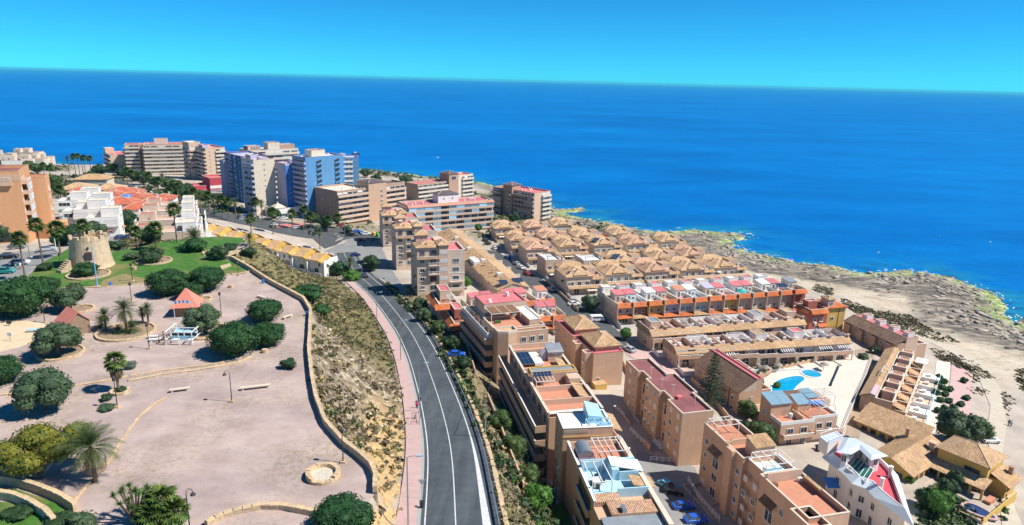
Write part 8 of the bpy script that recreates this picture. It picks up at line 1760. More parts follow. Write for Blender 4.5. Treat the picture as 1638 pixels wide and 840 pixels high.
# play yard toys at the left
q = P(16, 500, 40); o = thing('spring_rider', 'small dark play rider in the sand pit', 'play equipment', tuple(P(15, 521, 40))); obj('body', MB().box(-0.4, -0.15, 0.4, 0.4, 0.15, 0.9), [darkm], o); obj('spring', MB().tube([(0, 0, 0), (0, 0, 0.4)], 0.12, 8), [metal], o)
o = thing('see_saw', 'pale blue play bench at the sand pit edge', 'play equipment', tuple(P(56, 531, 40)), 0.2); obj('beam', MB().box(-1.3, -0.3, 0.4, 1.3, 0.3, 0.52), [lblue], o); obj('stand', MB().box(-0.2, -0.2, 0, 0.2, 0.2, 0.4), [metal], o)
o = thing('play_sign', 'pale signboard on a post in the sand pit', 'sign', tuple(P(17, 546, 40))); obj('post', MB().bar((0, 0, 0), (0, 0, 1.5), 0.08), [metal], o); obj('board', MB().box(-0.45, -0.04, 1.0, 0.45, 0.04, 1.6), [white], o)
# ------------------------------------------------------------------ park lamps
def park_lamp(px, py, lab, h=4.6, hook=1, rz=0.0, tip=None, cube=True):
    q = P(px, py, 40); o = thing('park_lamp', lab, 'street lamp', tuple(q), rz, 'black park lamps'); mb = MB().tube([(0, 0, 0.2), (0, 0, h-0.7)], [0.075, 0.05], 8)
    if hook: mb.tube([(0, 0, h-0.7), (0.05, 0, h-0.25), (0.3, 0, h), (0.6, 0, h-0.1), (0.7, 0, h-0.35)], 0.035, 6)
    obj('pole', mb, [darkm], o); x = -0.7 if False else (0.7 if hook else 0); z = h-0.35 if hook else h-0.65
    obj('lamp_shade', MB().lathe([(0.04, z), (0.12, z-0.08), (0.28, z-0.32), (0.28, z-0.36)] if hook else [(0.05, z), (0.2, z+0.05), (0.24, z+0.5), (0.05, z+0.75)], 10, 0, (x, 0)), [darkm], o)
    if cube: obj('base', MB().box(-0.3, -0.3, 0, 0.3, 0.3, 0.25), [stone], o)
    return o
for a in [(371, 643, 'hooked black lamp left of the long bench', 4.8, 1, math.pi), (188, 652, 'black lamp in front of the stone planter', 4.6, 0, 0), (239, 558, 'black lamp in front of the oval palm bed', 4.6, 0, 0), (211, 484, 'black lamp between the plaza and the lawn edge', 4.2, 0, 0), (212, 450, 'black lamp on the lawn behind the plaza edge', 4.2, 0, 0), (354, 504, 'black lamp right of the pyramid hut', 4.6, 0, 0), (549, 740, 'black lamp beside the round stone basin', 4.6, 0, 0), (304, 848, 'hooked black lamp at the bottom right of the palm clump', 4.8, 1, 0.0), (98, 434, 'thin black lamp on the lawn left of the tower', 4.4, 0, 0), (381, 441, 'black lamp at the lawn corner inside the wall', 3.2, 0, 0), (72, 516, 'black lamp beside the sand pit under the big dome tree', 3.0, 0, 0), (293, 389, 'thin lamp by the pale terraces', 4.5, 0, 0)]: park_lamp(*a)
for px, py, h, mt_, l in [(156, 459, 9.5, plain('sky_blue_paint', (0.16, 0.42, 0.75), 0.5), 'tall pale blue mast at the lawn edge'), (90, 402, 8.5, white, 'tall white mast at the car park corner'), (48, 412, 6.0, metal, 'thin grey mast in the car park')]:
    q = P(px, py, 40); o = thing('mast', l, 'mast', tuple(q)); obj('pole', MB().tube([(0, 0, 0), (0, 0, h*0.45), (0, 0, h)], [0.13, 0.09, 0.05], 8), [mt_], o); obj('base', MB().box(-0.5, -0.3, 0, 0.5, 0.3, 0.3), [concrete], o)
for px, py, l in [(177, 458, 'small blue litter bin at the lawn edge'), (421, 453, 'small blue bin by the stone wall'), (492, 505, 'blue bin in the shade of the stone wall')]: o = tag(obj('litter_bin', MB().lathe([(0.0, 0), (0.28, 0), (0.34, 0.85), (0.30, 0.85), (0.26, 0.2), (0, 0.2)], 10), [bluedeep]), l, 'litter bin'); o.location = tuple(P(px, py, 40))

# ------------------------------------------------------------------ road furniture
def road_lamp(px, py, h, rz, lab, z=None):
    q = G(px, py) if z is None else P(px, py, z); o = thing('street_lamp', lab, 'street lamp', tuple(q), rz, 'tall grey street lamps')
    obj('pole', MB().tube([(0, 0, -0.3), (0, 0, h)], [0.11, 0.06], 8), [metal], o); obj('arm', MB().tube([(0, 0, h-0.02), (0.5, 0, h+0.12), (1.1, 0, h+0.14)], 0.04, 6), [metal], o); obj('lamp_head', MB().prism([(1.0, -0.15), (1.75, -0.12), (1.75, 0.12), (1.0, 0.15)], h+0.08, h+0.24), [plain('lamp_grey', (0.38, 0.46, 0.52), 0.4)], o); return o
for px, py, h, l in [(580, 464, 9.5, 'tall street lamp at the far top of the road'), (603, 519, 9.5, 'tall street lamp on the pavement, second from the road top'), (641, 578, 10, 'tall street lamp on the pavement in mid road'), (671, 660, 9.5, 'tall street lamp on the pavement near the pink walker'), (653, 846, 9, 'tall street lamp at the bottom of the pavement')]: road_lamp(px, py, h, 0.1, l)
for px, py, h, l in [(463, 374, 9, 'thin street lamp in the car park, left'), (486, 372, 9, 'thin street lamp in the car park, right'), (552, 380, 8, 'thin street lamp at the car park exit')]: road_lamp(px, py, h, 0.5, l)
q = G(776, 700); o = thing('utility_pole', 'slim wooden utility pole with insulators on the bank right of the road', 'utility pole', tuple(q)); obj('pole', MB().tube([(0, 0, -0.5), (0, 0, 6.5)], [0.12, 0.08], 8), [plain('weathered_wood', (0.34, 0.31, 0.27), 0.9, 0.2, 3)], o); obj('crossarm', MB().bar((-0.5, 0, 6.2), (0.5, 0, 6.2), 0.1), [darkm], o)
w0_, w1_ = Vector(tuple(q))+Vector((0, 0, 6.2)), Vector((-2, 170, 24)); tag(obj('overhead_cable', MB().tube([w0_.lerp(w1_, t)-Vector((0, 0, 1.2*math.sin(math.pi*t))) for t in np.linspace(0, 1, 14)], 0.03, 5), [darkm]), 'thin overhead cable running down from the utility pole along the bank', 'cable')
# guard rail with posts
go = thing('guard_rail', 'long galvanised guard rail along the sea side of the road', 'guard rail', tuple(RD[0]))
rl = offs(RD, RDN, 4.75); mb = MB()
for i in range(len(rl)-26):
    a, c = rl[i]-RD[0], rl[i+1]-RD[0]
    for z0_, z1_, o_ in ((0.45, 0.55, 0.0), (0.55, 0.62, -0.05), (0.62, 0.72, 0.0)): mb.face([a+[0, 0, z0_], c+[0, 0, z0_], c+[0, 0, z1_], a+[0, 0, z1_]])
    mb.face([a+[0.1, 0, 0.72], c+[0.1, 0, 0.72], c+[0, 0, 0.72], a+[0, 0, 0.72]]); mb.face([c+[0.1, 0, 0.45], a+[0.1, 0, 0.45], a+[0.1, 0, 0.72], c+[0.1, 0, 0.72]])
obj('rail', mb, [metal], go); pm = MB().box(-0.06, -0.06, -0.6, 0.06, 0.06, 0.6).mesh('post', [metal])
for i in range(0, len(rl)-26): inst('post', pm, go, tuple(rl[i]-RD[0]+np.array([0.12, 0, 0])))
# row of pale blocks behind the rail
ro = thing('stone_row', 'row of rough pale stones behind the guard rail', 'kerb stones', tuple(RD[0])); sm_ = [cope_mesh(40+k, 1.1, 0.6, 0.5) for k in range(5)]; rs = resample(offs(RD, RDN, 5.7), 1.25)
for i in range(min(295, len(rs)-40)): inst('kerb_stone', sm_[i % 5], ro, (rs[i][0]-RD[0][0], rs[i][1]-RD[0][1], rs[i][2]-RD[0][2]-0.25), math.atan2(rs[i+1][1]-rs[i][1], rs[i+1][0]-rs[i][0]), (0.9, 0.85+0.3*rnd.random(), 0.7+0.5*rnd.random()))
# sign and bins on the pavement
q = G(675, 800); o = thing('give_way_sign', 'triangular give way sign seen from behind on the pavement', 'road sign', tuple(q)); obj('post', MB().tube([(0, 0, 0), (0, 0, 2.2)], 0.04, 6), [metal], o); obj('plate', MB().prism([(-0.45, 0), (0.45, 0), (0.45, 0.03), (-0.45, 0.03)], 0, 0.01), [metal], o).location = (0, 0, 2.9); mb = MB(); tri = [(-0.48, -0.05, 2.9), (0.48, -0.05, 2.9), (0, -0.05, 2.1)]; mb.face(tri); mb.face([(p[0], -0.02, p[2]) for p in tri][::-1]); [mb.face([tri[i], tri[(i+1) % 3], (tri[(i+1) % 3][0], -0.02, tri[(i+1) % 3][2]), (tri[i][0], -0.02, tri[i][2])]) for i in range(3)]; obj('triangle', mb, [plain('sign_grey', (0.42, 0.48, 0.52), 0.5)], o)
for px, py, l in [(675, 814, 'dark litter bin by the give way sign'), (671, 644, 'dark litter bin ahead of the pink walker')]:
    q = G(px, py); o = thing('litter_bin', l, 'litter bin', tuple(q)); obj('bin', MB().lathe([(0, 0.3), (0.26, 0.3), (0.3, 1.05), (0.0, 1.1)], 10), [darkm], o); obj('post', MB().bar((0, 0, 0), (0, 0, 0.32), 0.1), [metal], o)
q = G(665, 676); o = thing('bicycle_stand', 'dark red rail frame round a bicycle stand on the pink pavement', 'bicycle stand', tuple(q), R(95)); mb = MB()
for x in (-1.6, 1.6):
    for y in (-0.7, 0.7): mb.bar((x, y, 0), (x, y, 1.0), 0.07)
for y in (0.7,): mb.bar((-1.6, -y, 1.0), (1.6, -y, 1.0), 0.07)
for x in (-1.6, 1.6): mb.bar((x, -0.7, 1.0), (x, 0.7, 1.0), 0.07)
obj('rails', mb, [plain('dark_red_paint', (0.22, 0.05, 0.06), 0.5)], o)
# bicycle in the frame
q = G(664, 672); o = thing('bicycle', 'dark parked bicycle inside the red rail frame', 'bicycle', tuple(q), R(80))
for x in (-0.52, 0.52):
    mb = MB(); mb.tube([(x+0.33*math.cos(t), 0, 0.35+0.33*math.sin(t)) for t in np.linspace(0, 2*math.pi, 15)], 0.025, 5); w_ = obj('wheel', mb, [rubber], o)
mb = MB(); [mb.bar(a, c, 0.04) for a, c in (((-0.52, 0, 0.35), (-0.1, 0, 0.35)), ((-0.1, 0, 0.35), (-0.25, 0, 0.85)), ((-0.1, 0, 0.35), (0.38, 0, 0.82)), ((-0.25, 0, 0.8), (0.38, 0, 0.82)), ((0.38, 0, 0.95), (0.52, 0, 0.35)), ((-0.52, 0, 0.35), (-0.25, 0, 0.8)))]; obj('bike_frame', mb, [darkm], o); obj('saddle', MB().box(-0.38, -0.08, 0.88, -0.12, 0.08, 0.94), [darkm], o); obj('handlebar', MB().bar((0.38, -0.28, 1.0), (0.38, 0.28, 1.0), 0.035), [darkm], o)

# ------------------------------------------------------------------ people
def person(px, py, lab, shirt, pants, rz, hair, z=None, skin=(0.45, 0.27, 0.18), stride=0.22):
    q = G(px, py) if z is None else P(px, py, z); o = thing('person', lab, 'person', tuple(q), rz)
    V = [(0, 0, 0.95), (0, 0, 1.15), (0, 0, 1.38), (0, 0, 1.50), (0, 0.01, 1.60), (0, 0.02, 1.72), (0.10, 0, 0.90), (0.11, stride*0.45, 0.50), (0.11, stride*0.6-0.02, 0.08), (0.11, stride*0.6+0.14, 0.04), (-0.10, 0, 0.90), (-0.11, -stride*0.25, 0.50), (-0.11, -stride, 0.10), (-0.11, -stride+0.15, 0.04), (0.20, 0, 1.40), (0.25, -0.06, 1.13), (0.24, 0.05, 0.88), (0.24, 0.08, 0.80), (-0.20, 0, 1.40), (-0.25, 0.05, 1.13), (-0.24, 0.14, 0.90), (-0.24, 0.18, 0.82)]
    E_ = [(0, 1), (1, 2), (2, 3), (3, 4), (4, 5), (0, 6), (6, 7), (7, 8), (8, 9), (0, 10), (10, 11), (11, 12), (12, 13), (2, 14), (14, 15), (15, 16), (16, 17), (2, 18), (18, 19), (19, 20), (20, 21)]
    rad = [.14, .13, .15, .06, .085, .08, .09, .06, .045, .04, .09, .06, .045, .04, .06, .045, .035, .03, .06, .045, .035, .03]
    me_ = bpy.data.meshes.new('body'); me_.from_pydata(V, E_, []); bo = bpy.data.objects.new('body', me_); COL.objects.link(bo); bo.parent = o
    md = bo.modifiers.new('Skin', 'SKIN'); 
    me_.skin_vertices[0] if len(me_.skin_vertices) else None
    sk = me_.skin_vertices[0].data if len(me_.skin_vertices) else None
    if sk is not None:
        for i, r_ in enumerate(rad): sk[i].radius = (r_, r_*0.85)
        sk[0].use_root = True
    md2 = bo.modifiers.new('Subdivision', 'SUBSURF'); md2.levels = 1; md2.render_levels = 1
    me_.materials.append(plain('skin_'+lab[:8], skin, 0.6, 0.05)); 
    # clothes: shirt and trousers as sleeves round the body
    s_ = MB(); s_.lathe([(0.165, 0.92), (0.155, 1.12), (0.19, 1.36), (0.10, 1.50)], 12); s_.tube([(0.15, 0, 1.42), (0.215, -0.01, 1.36), (0.25, -0.06, 1.12)], [0.085, 0.075, 0.062], 8); s_.tube([(-0.15, 0, 1.42), (-0.215, 0.01, 1.36), (-0.25, 0.05, 1.12)], [0.085, 0.075, 0.062], 8); obj('shirt', s_, [shirt], o, True)
    t_ = MB()
    for a in ((0.10, 1), (-0.10, -1)):
        k = V[7 if a[1] > 0 else 11]; f_ = V[8 if a[1] > 0 else 12]; t_.tube([(a[0]*0.8, 0, 0.98), (a[0], 0, 0.86), k, (f_[0], f_[1], f_[2]+0.06)], [0.13, 0.12, 0.085, 0.07], 8)
    obj('trousers', t_, [pants], o, True); obj('hair', MB().lathe([(0.0, 1.80), (0.07, 1.785), (0.105, 1.72), (0.10, 1.64), (0.06, 1.60)], 12, 0, (0, -0.005)), [hair], o, True)
    for s in (1, -1): obj('shoe', MB().box(s*0.11-0.05, (V[9 if s > 0 else 13][1])-0.2, 0.0, s*0.11+0.05, (V[9 if s > 0 else 13][1])+0.06, 0.08), [darkm], o)
    return o
pinkc = plain('pink_cloth', (0.72, 0.04, 0.22), 0.8, 0.06); navy = plain('navy_cloth', (0.03, 0.035, 0.07), 0.85); whitec = plain('white_cloth', (0.75, 0.76, 0.8), 0.85, 0.05); hairb = plain('dark_hair', (0.03, 0.02, 0.015), 0.7); greyc = plain('grey_cloth', (0.22, 0.24, 0.30), 0.85)
person(667, 655, 'person in a bright pink top walking on the pink pavement', pinkc, navy, 0.1, hairb)
person(1613, 681, 'person in dark clothes standing on the sandy track', navy, greyc, 2.6, hairb); person(1617, 682, 'person in a white and blue top beside the one in dark clothes', whitec, plain('blue_cloth', (0.15, 0.25, 0.5), 0.85), 2.8, hairb)
person(21, 427, 'person in dark clothes at the car park, left', navy, navy, 0.5, hairb); person(26, 433, 'person in a teal top at the car park', plain('teal_cloth', (0.03, 0.4, 0.38), 0.8), greyc, 0.2, hairb); person(33, 431, 'person in a pale top at the car park, right', whitec, plain('tan_cloth', (0.4, 0.25, 0.18), 0.8), 0.9, hairb)
for px, py, l in [(1583, 487, 'person in dark clothes on the rocks at the water'), (1592, 501, 'second person on the rocks, lower down')]: person(px, py, l, navy, navy, 0, hairb)

# ------------------------------------------------------------------ cars
def car_proto(name, label, paint, kind='car', group=None):
    o = thing(name, label, 'van' if kind == 'van' else 'car', (0, 0, 0), 0, group); hw = 0.87
    if kind == 'van': pf = [(-2.4, 0.35), (2.35, 0.35), (2.4, 0.85), (2.1, 1.05), (1.5, 1.95), (-2.3, 2.05), (-2.42, 1.0)]; gl_ = [(1.95, 1.1), (1.5, 1.85), (-1.9, 1.9), (-1.9, 1.2)]
    else: pf = [(-2.05, 0.30), (2.05, 0.30), (2.12, 0.62), (1.95, 0.82), (0.95, 0.93), (-1.75, 0.98), (-2.08, 0.88), (-2.12, 0.55)]; gl_ = None
    mb = MB(); n_ = len(pf)
    sec = [(-hw, 0.94, 0.03), (-hw+0.08, 1.0, 0.0), (hw-0.08, 1.0, 0.0), (hw, 0.94, 0.03)]
    rg_ = [[(x*s, y, z*s+0.05*(1-s)) for x, z in pf] for y, s, _ in sec]
    for a, c in zip(rg_[:-1], rg_[1:]):
        for i in range(n_): mb.face([a[i], a[(i+1) % n_], c[(i+1) % n_], c[i]][::-1])
    mb.face(rg_[0]); mb.face(rg_[-1][::-1]); obj('body', mb, [paint], o)
    if kind != 'van':
        c0 = [(-1.72, 0.96), (1.0, 0.91), (0.32, 1.40), (-1.15, 1.42)]; mb = MB()
        A_ = [(c0[0][0], -0.80, c0[0][1]), (c0[1][0], -0.80, c0[1][1]), (c0[1][0], 0.80, c0[1][1]), (c0[0][0], 0.80, c0[0][1])]; T_ = [(c0[3][0], -0.62, c0[3][1]), (c0[2][0], -0.62, c0[2][1]), (c0[2][0], 0.62, c0[2][1]), (c0[3][0], 0.62, c0[3][1])]
        for i in range(4): mb.face([A_[i], A_[(i+1) % 4], T_[(i+1) % 4], T_[i]])
        obj('windows', mb, [glass], o); mb = MB(); mb.prism([(p[0], p[1]*1.03) for p in T_], 1.405, 1.46); 
        for i in range(4): mb.bar(A_[i], T_[i], 0.08)
        obj('roof', mb, [paint], o)
    else:
        for y in (-hw-0.004, hw-0.03): obj('window', MB().prism([(-1.7, y), (1.4, y), (1.4, y+0.034), (-1.7, y+0.034)], [1.15, 1.15, 1.15, 1.15], [1.7, 1.62, 1.62, 1.7]), [glass], o)
        mb = MB(); mb.face([(2.08, -0.75, 1.12), (2.08, 0.75, 1.12), (1.62, 0.68, 1.8), (1.62, -0.68, 1.8)]); obj('windscreen', mb, [glass], o)
    wm = MB().lathe([(0.0, -0.1), (0.31, -0.1), (0.32, 0.1), (0.0, 0.1)], 12, 0).lathe([(0.0, 0.105), (0.19, 0.103)], 10, 1).lathe([(0.19, -0.103), (0.0, -0.105)], 10, 1)
    wme = WIN.setdefault('wheel', wm.mesh('wheel', [rubber, metal]))
    for x in (-1.3, 1.32):
        for y in (-0.80, 0.80): w_ = inst('wheel', wme, o, (x, y, 0.32)); w_.rotation_euler = (math.pi/2, 0, 0)
    for y in (-0.62, 0.62):
        z_ = 0.66 if kind != 'van' else 0.8; xx = 2.05 if kind != 'van' else 2.34
        inst('headlight', WIN.setdefault('headl', MB().box(-0.03, -0.18, -0.08, 0.06, 0.18, 0.08).mesh('headlight', [plain('lamp_lens', (0.75, 0.76, 0.74), 0.2)])), o, (xx, y, z_)); inst('tail_light', WIN.setdefault('taill', MB().box(-0.05, -0.15, -0.08, 0.03, 0.15, 0.08).mesh('tail_light', [plain('red_lens', (0.45, 0.02, 0.02), 0.3)])), o, (-xx-0.02, y, z_))
    return o
def paint(nm, c): return plain('car_'+nm, c, 0.25, 0.04, 1.0)
CP_ = {'white': (0.78, 0.78, 0.78), 'dark': (0.025, 0.027, 0.032), 'blue': (0.02, 0.10, 0.50), 'silver': (0.42, 0.44, 0.46), 'red': (0.40, 0.025, 0.03), 'teal': (0.02, 0.26, 0.24), 'cyan': (0.10, 0.42, 0.62), 'black': (0.012, 0.012, 0.014), 'navy': (0.015, 0.03, 0.12), 'grey': (0.15, 0.16, 0.17)}
CARS = [(583, 444, 'dark', 118, 'dark car driving at the top of the road', 'car'), (569, 410, 'navy', 20, 'navy car standing alone on the pale square', 'car'), (578, 386, 'black', 10, 'black car in the shade of the tile capped block', 'car'),
    (15, 414, 'black', 15, 'black car in the car park by the orange block', 'car'), (32, 424, 'white', 25, 'white car among the people in the car park', 'car'), (8, 438, 'teal', 15, 'teal car at the left edge of the car park', 'car'), (75, 402, 'silver', 30, 'silver car at the far end of the car park', 'car'), (28, 398, 'grey', 10, 'grey car in the shade of the orange block', 'car'),
    (195, 383, 'navy', 60, 'dark blue car on the street behind the tower, lower', 'car'), (199, 372, 'black', 60, 'black car on the street behind the tower, upper', 'car'),
    (955, 514, 'white', 12, 'white camper van at the corner of the side street', 'van'), (882, 512-47, 'silver', 118, 'silver car parked along the bungalow street, nearest', 'car'), (833, 430, 'white', 118, 'white car parked in the bungalow street, middle', 'car'), (826, 424, 'silver', 118, 'silver car behind the white one in the bungalow street', 'car'), (843, 440, 'red', 118, 'dark red car in the bungalow street', 'car'), (791, 399, 'white', 118, 'white car at the far end of the bungalow street', 'car'), (812, 414, 'blue', 118, 'blue car in the bungalow street', 'car'), (776, 386, 'dark', 118, 'dark car at the head of the bungalow street', 'car'), (780, 391, 'black', 118, 'black car near the head of the bungalow street', 'car'),
    (1007, 562, 'silver', 118, 'silver car below the hipped pink block', 'car'), (918, 489, 'white', 20, 'white car roof behind the dark hedge', 'car'), (730, 571, 'blue', 5, 'bright blue car in the yard left of the balcony block', 'car'),
    (1093, 814, 'blue', 8, 'bright blue car parked between the tan blocks', 'car'), (1068, 782, 'cyan', -50, 'pale blue car behind the tile awning', 'car'), (1076, 790, 'black', -15, 'black car beside the pale blue one', 'car'), (1112, 836, 'blue', 10, 'second blue car at the bottom edge', 'car'), (1584, 708, 'white', 5, 'white car half hidden by the dark trees at the track', 'car')]
row = [('white', 455, 351), ('silver', 447, 352), ('dark', 462, 350), ('white', 404, 349), ('blue', 396, 347), ('grey', 412, 350), ('black', 428, 353), ('white', 475, 366), ('black', 483, 367), ('navy', 508, 366), ('dark', 497, 365), ('red', 546, 362), ('white', 555, 365), ('silver', 533, 358), ('dark', 522, 356), ('white', 528, 358), ('blue', 572, 372), ('cyan', 578, 374), ('white', 586, 376), ('silver', 505, 351), ('black', 512, 353), ('blue', 500, 350), ('white', 238, 309), ('silver', 246, 312), ('dark', 228, 305), ('white', 218, 302), ('black', 560, 378), ('grey', 566, 377), ('silver', 390, 352), ('dark', 382, 350), ('white', 440, 362), ('grey', 520, 370)]
rn = ['white car in front of the restaurant', 'silver car left of the restaurant', 'dark car under the restaurant wall', 'white car below the cream tower', 'blue car left of the cream tower', 'grey car right of the white one below the cream tower', 'black car under the palms by the restaurant', 'white car in the car park beside the red paving', 'black car beside it in the car park', 'navy car in the middle of the car park', 'dark car left of the navy one', 'dark red car below the brown block', 'white car right of the red one', 'silver car left of the red one', 'dark car at the foot of the brown block', 'white car at the foot of the brown block', 'blue car by the recycling bins', 'pale blue car by the recycling bins', 'white car nearest the yellow bin', 'silver car at the blue tower entrance', 'black car at the blue tower entrance', 'blue car at the blue tower entrance', 'white car on the far carriageway', 'silver car on the far carriageway', 'dark car on the far carriageway', 'white car farthest on the carriageway', 'black car at the car park exit', 'grey car at the car park exit', 'silver car under the street palms', 'dark car under the street palms', 'white car behind the yellow roofs', 'grey car at the lower car park edge']
PRO = {}
for px, py, c, rz, l, k in CARS+[(px, py, c, [25, 110, 25, 20][i % 4], rn[i], 'car') for i, (c, px, py) in enumerate(row)]:
    q = G(px, py)
    if (c, k) not in PRO: o = PRO[(c, k)] = car_proto('van' if k == 'van' else 'car', l, paint(c, CP_[c]), k, 'parked and driving cars'); o.location = (q[0], q[1], q[2]+0.14); o.rotation_euler = (0, 0, R(rz))
    else: copy_tree(PRO[(c, k)], (q[0], q[1], q[2]+0.14), R(rz), l, 'parked and driving cars')
for px, py, c, l in [(598, 377, (0.70, 0.45, 0.02), 'yellow recycling bin at the edge of the square'), (604, 379, (0.02, 0.35, 0.10), 'green recycling bin beside the yellow one')]:
    q = G(px, py); o = thing('recycling_bin', l, 'recycling bin', tuple(q)); obj('body', MB().lathe([(0, 0), (0.8, 0), (0.9, 1.4), (0.6, 1.9), (0, 2.0)], 10), [plain('bin_'+l[:5], c, 0.5)], o); obj('hatch', MB().box(-0.3, -0.95, 1.1, 0.3, -0.8, 1.4), [darkm], o)
drape('red_paving', [G(a, c) for a, c in [(440, 360), (478, 357), (490, 360), (470, 364), (442, 365)]], plain('red_paving', (0.50, 0.17, 0.15), 0.9, 0.1, 0.5), 0.3, 3.0, label='red paved strip in the car park')

# ------------------------------------------------------------------ pool terrace
TZP = 8.4; TP = [(1222, 606), (1240, 592), (1330, 571), (1345, 561), (1394, 576), (1386, 600), (1372, 630), (1348, 690), (1318, 660), (1300, 650), (1258, 650), (1225, 640)]
tw_ = [P(a, c, TZP)[:2] for a, c in TP]; mb = MB().prism([tuple(p) for p in tw_][::-1] if False else [tuple(p) for p in tw_], 4.0, TZP-0.06)
tag(obj('pool_terrace', mb, [tan2]), 'raised pool terrace with pale paving', kind='structure'); drape('pool_paving', tw_, promen, zconst=TZP, label='pale paving round the curved pool')
waterm, n, b_ = new_mat('pool_water'); pos = n.nodes.new('ShaderNodeNewGeometry').outputs['Position']; n.links.new(ramp(n, noise(n, pos, 0.9, 3), [(0.3, (0.0, 0.26, 0.50)), (0.7, (0.01, 0.38, 0.62))]), b_.inputs['Base Color']); b_.inputs['Roughness'].default_value = 0.08; bump(n, b_, noise(n, pos, 1.6, 3), 0.12, 0.1)
o = thing('swimming_pool', 'curved turquoise swimming pool with a round end basin', 'pool', (tw_[0][0], tw_[0][1], TZP)); ox = tw_[0]
def sm_loop(px, k=3):
    p = np.array([P(a, c, TZP)[:2]-ox for a, c in px])
    for _ in range(k):
        q = np.empty((len(p)*2, 2)); q[0::2] = 0.75*p+0.25*np.roll(p, -1, 0); q[1::2] = 0.25*p+0.75*np.roll(p, -1, 0); p = q
    return [tuple(x) for x in p]
cc = P(1298, 598, TZP)[:2]-ox; r_ = wpx(1298, 598, 14.5, P(1298, 598, TZP))
for nm, lp_ in (('main_basin', sm_loop([(1234, 630), (1236, 612), (1256, 604), (1278, 601), (1290, 606), (1276, 616), (1268, 626), (1258, 634), (1244, 634)])), ('round_basin', [(cc[0]+r_*math.cos(t), cc[1]+r_*math.sin(t)) for t in np.linspace(0, 2*math.pi, 33)[:-1]])):
    ar = sum(lp_[i][0]*lp_[(i+1) % len(lp_)][1]-lp_[(i+1) % len(lp_)][0]*lp_[i][1] for i in range(len(lp_))); lp_ = lp_ if ar > 0 else lp_[::-1]
    dz = 0.01 if nm == 'round_basin' else 0.0
    mb = MB(); mb.face([(x, y, 0.05+dz) for x, y in lp_]); obj(nm, mb, [waterm], o); mb, _ = ring(lp_, 0.0, 0.14+dz, -0.45); obj('pool_rim', mb, [white], o)
for px, py, l, mt_ in [(1224, 598, 'grey thatched sunshade at the left of the pool', plain('thatch', (0.30, 0.25, 0.20), 0.95, 0.3, 4)), (1244, 594, 'grey thatched sunshade behind the pool', plain('thatch', (0.3, 0.25, 0.2))), (1317, 593, 'brown thatched sunshade right of the round basin', plain('thatch', (0.3, 0.25, 0.2)))]:
    q = P(px, py, TZP); o = thing('sunshade', l, 'sunshade', tuple(q), 0, 'thatched sunshades'); obj('pole', MB().tube([(0, 0, 0), (0, 0, 2.2)], 0.05, 6), [brownwood], o); obj('canopy', MB().lathe([(0.05, 2.6), (0.7, 2.3), (1.25, 1.95), (1.2, 1.9), (0.05, 2.2)], 12), [mt_], o)
ed = [P(a, c, TZP)[:2] for a, c in [(1345, 561), (1394, 576), (1386, 600), (1372, 630), (1348, 690)]]; pl = resample([(p[0], p[1], TZP) for p in ed], 1.6); o = thing('terrace_railing', 'white railing along the outer edge of the pool terrace', 'railing', tuple(pl[0])); mb = MB(); pm = MB().box(-0.06, -0.06, 0, 0.06, 0.06, 1.05).mesh('post', [white])
for i in range(len(pl)): inst('post', pm, o, tuple(pl[i]-pl[0]))
for i in range(len(pl)-1):
    for z_ in (1.0, 0.55, 0.15): mb.bar(tuple(pl[i]-pl[0]+[0, 0, z_]), tuple(pl[i+1]-pl[0]+[0, 0, z_]), 0.07)
obj('rails', mb, [white], o)
pl = resample([(*P(a, c, TZP)[:2], TZP) for a, c in [(1344, 585), (1338, 600), (1330, 618)]], 1.2); o = thing('glass_fence', 'dark low fence between the pool and the upper terrace', 'fence', tuple(pl[0])); mb = MB()
for i in range(len(pl)-1): mb.bar(tuple(pl[i]-pl[0]+[0, 0, 0.55]), tuple(pl[i+1]-pl[0]+[0, 0, 0.55]), 0.06, 0.9)
obj('panels', mb, [plain('dark_green_glass', (0.05, 0.10, 0.09), 0.2)], o)
pl = resample([(*P(a, c, TZP)[:2], TZP) for a, c in [(1212, 603), (1240, 593), (1330, 571)]], 2.2); o = thing('terrace_wall', 'low tan wall with shrubs between the pool and the beige terrace', 'wall', tuple(pl[0])); mb = MB()
for i in range(len(pl)-1): mb.bar(tuple(pl[i]-pl[0]+[0, 0, 0.3]), tuple(pl[i+1]-pl[0]+[0, 0, 0.3]), 0.35, 1.5)
obj('wall', mb, [tan], o)
for i in range(0, len(pl), 1): inst('hedge_plant', BSH[i % 3], o, tuple(pl[i]-pl[0]+[0, 0, 0.9]), i, 0.55)
# pool house roofs in front
b = Bld('pool_bar', 'low brown tiled house with grey blue roof panels and white frames beside the pool', 'house', (1272, 645), (1332, 641), 5.2, 10.9, GA-2, 7.6); W_ = b.W
b.mass(tan2, nopar=True, z1=b.H-0.2); b.slope([(-0.3, -0.4, b.H-0.2), (W_*0.45, -0.4, b.H-0.2), (W_*0.45, 5.3, b.H+0.7), (-0.3, 5.3, b.H+0.7)], tile_d); b.slope([(W_*0.46, 1.4, b.H+0.2), (W_*0.78, 1.4, b.H+0.2), (W_*0.78, 3.3, b.H+0.5), (W_*0.46, 3.3, b.H+0.5)], MC['blue_grey_panel']); b.slope([(W_*0.46, 3.4, b.H+0.6), (W_*0.76, 3.4, b.H+0.6), (W_*0.76, 5.3, b.H+0.9), (W_*0.46, 5.3, b.H+0.9)], MC['blue_grey_panel']); b.pergola(W_*0.8, 1, W_+2.2, 5, 0.8, 2.9, white, 6); b.box('roof_deck', terra, W_*0.46, 0, b.H-0.2, W_, 1.35, b.H-0.14)
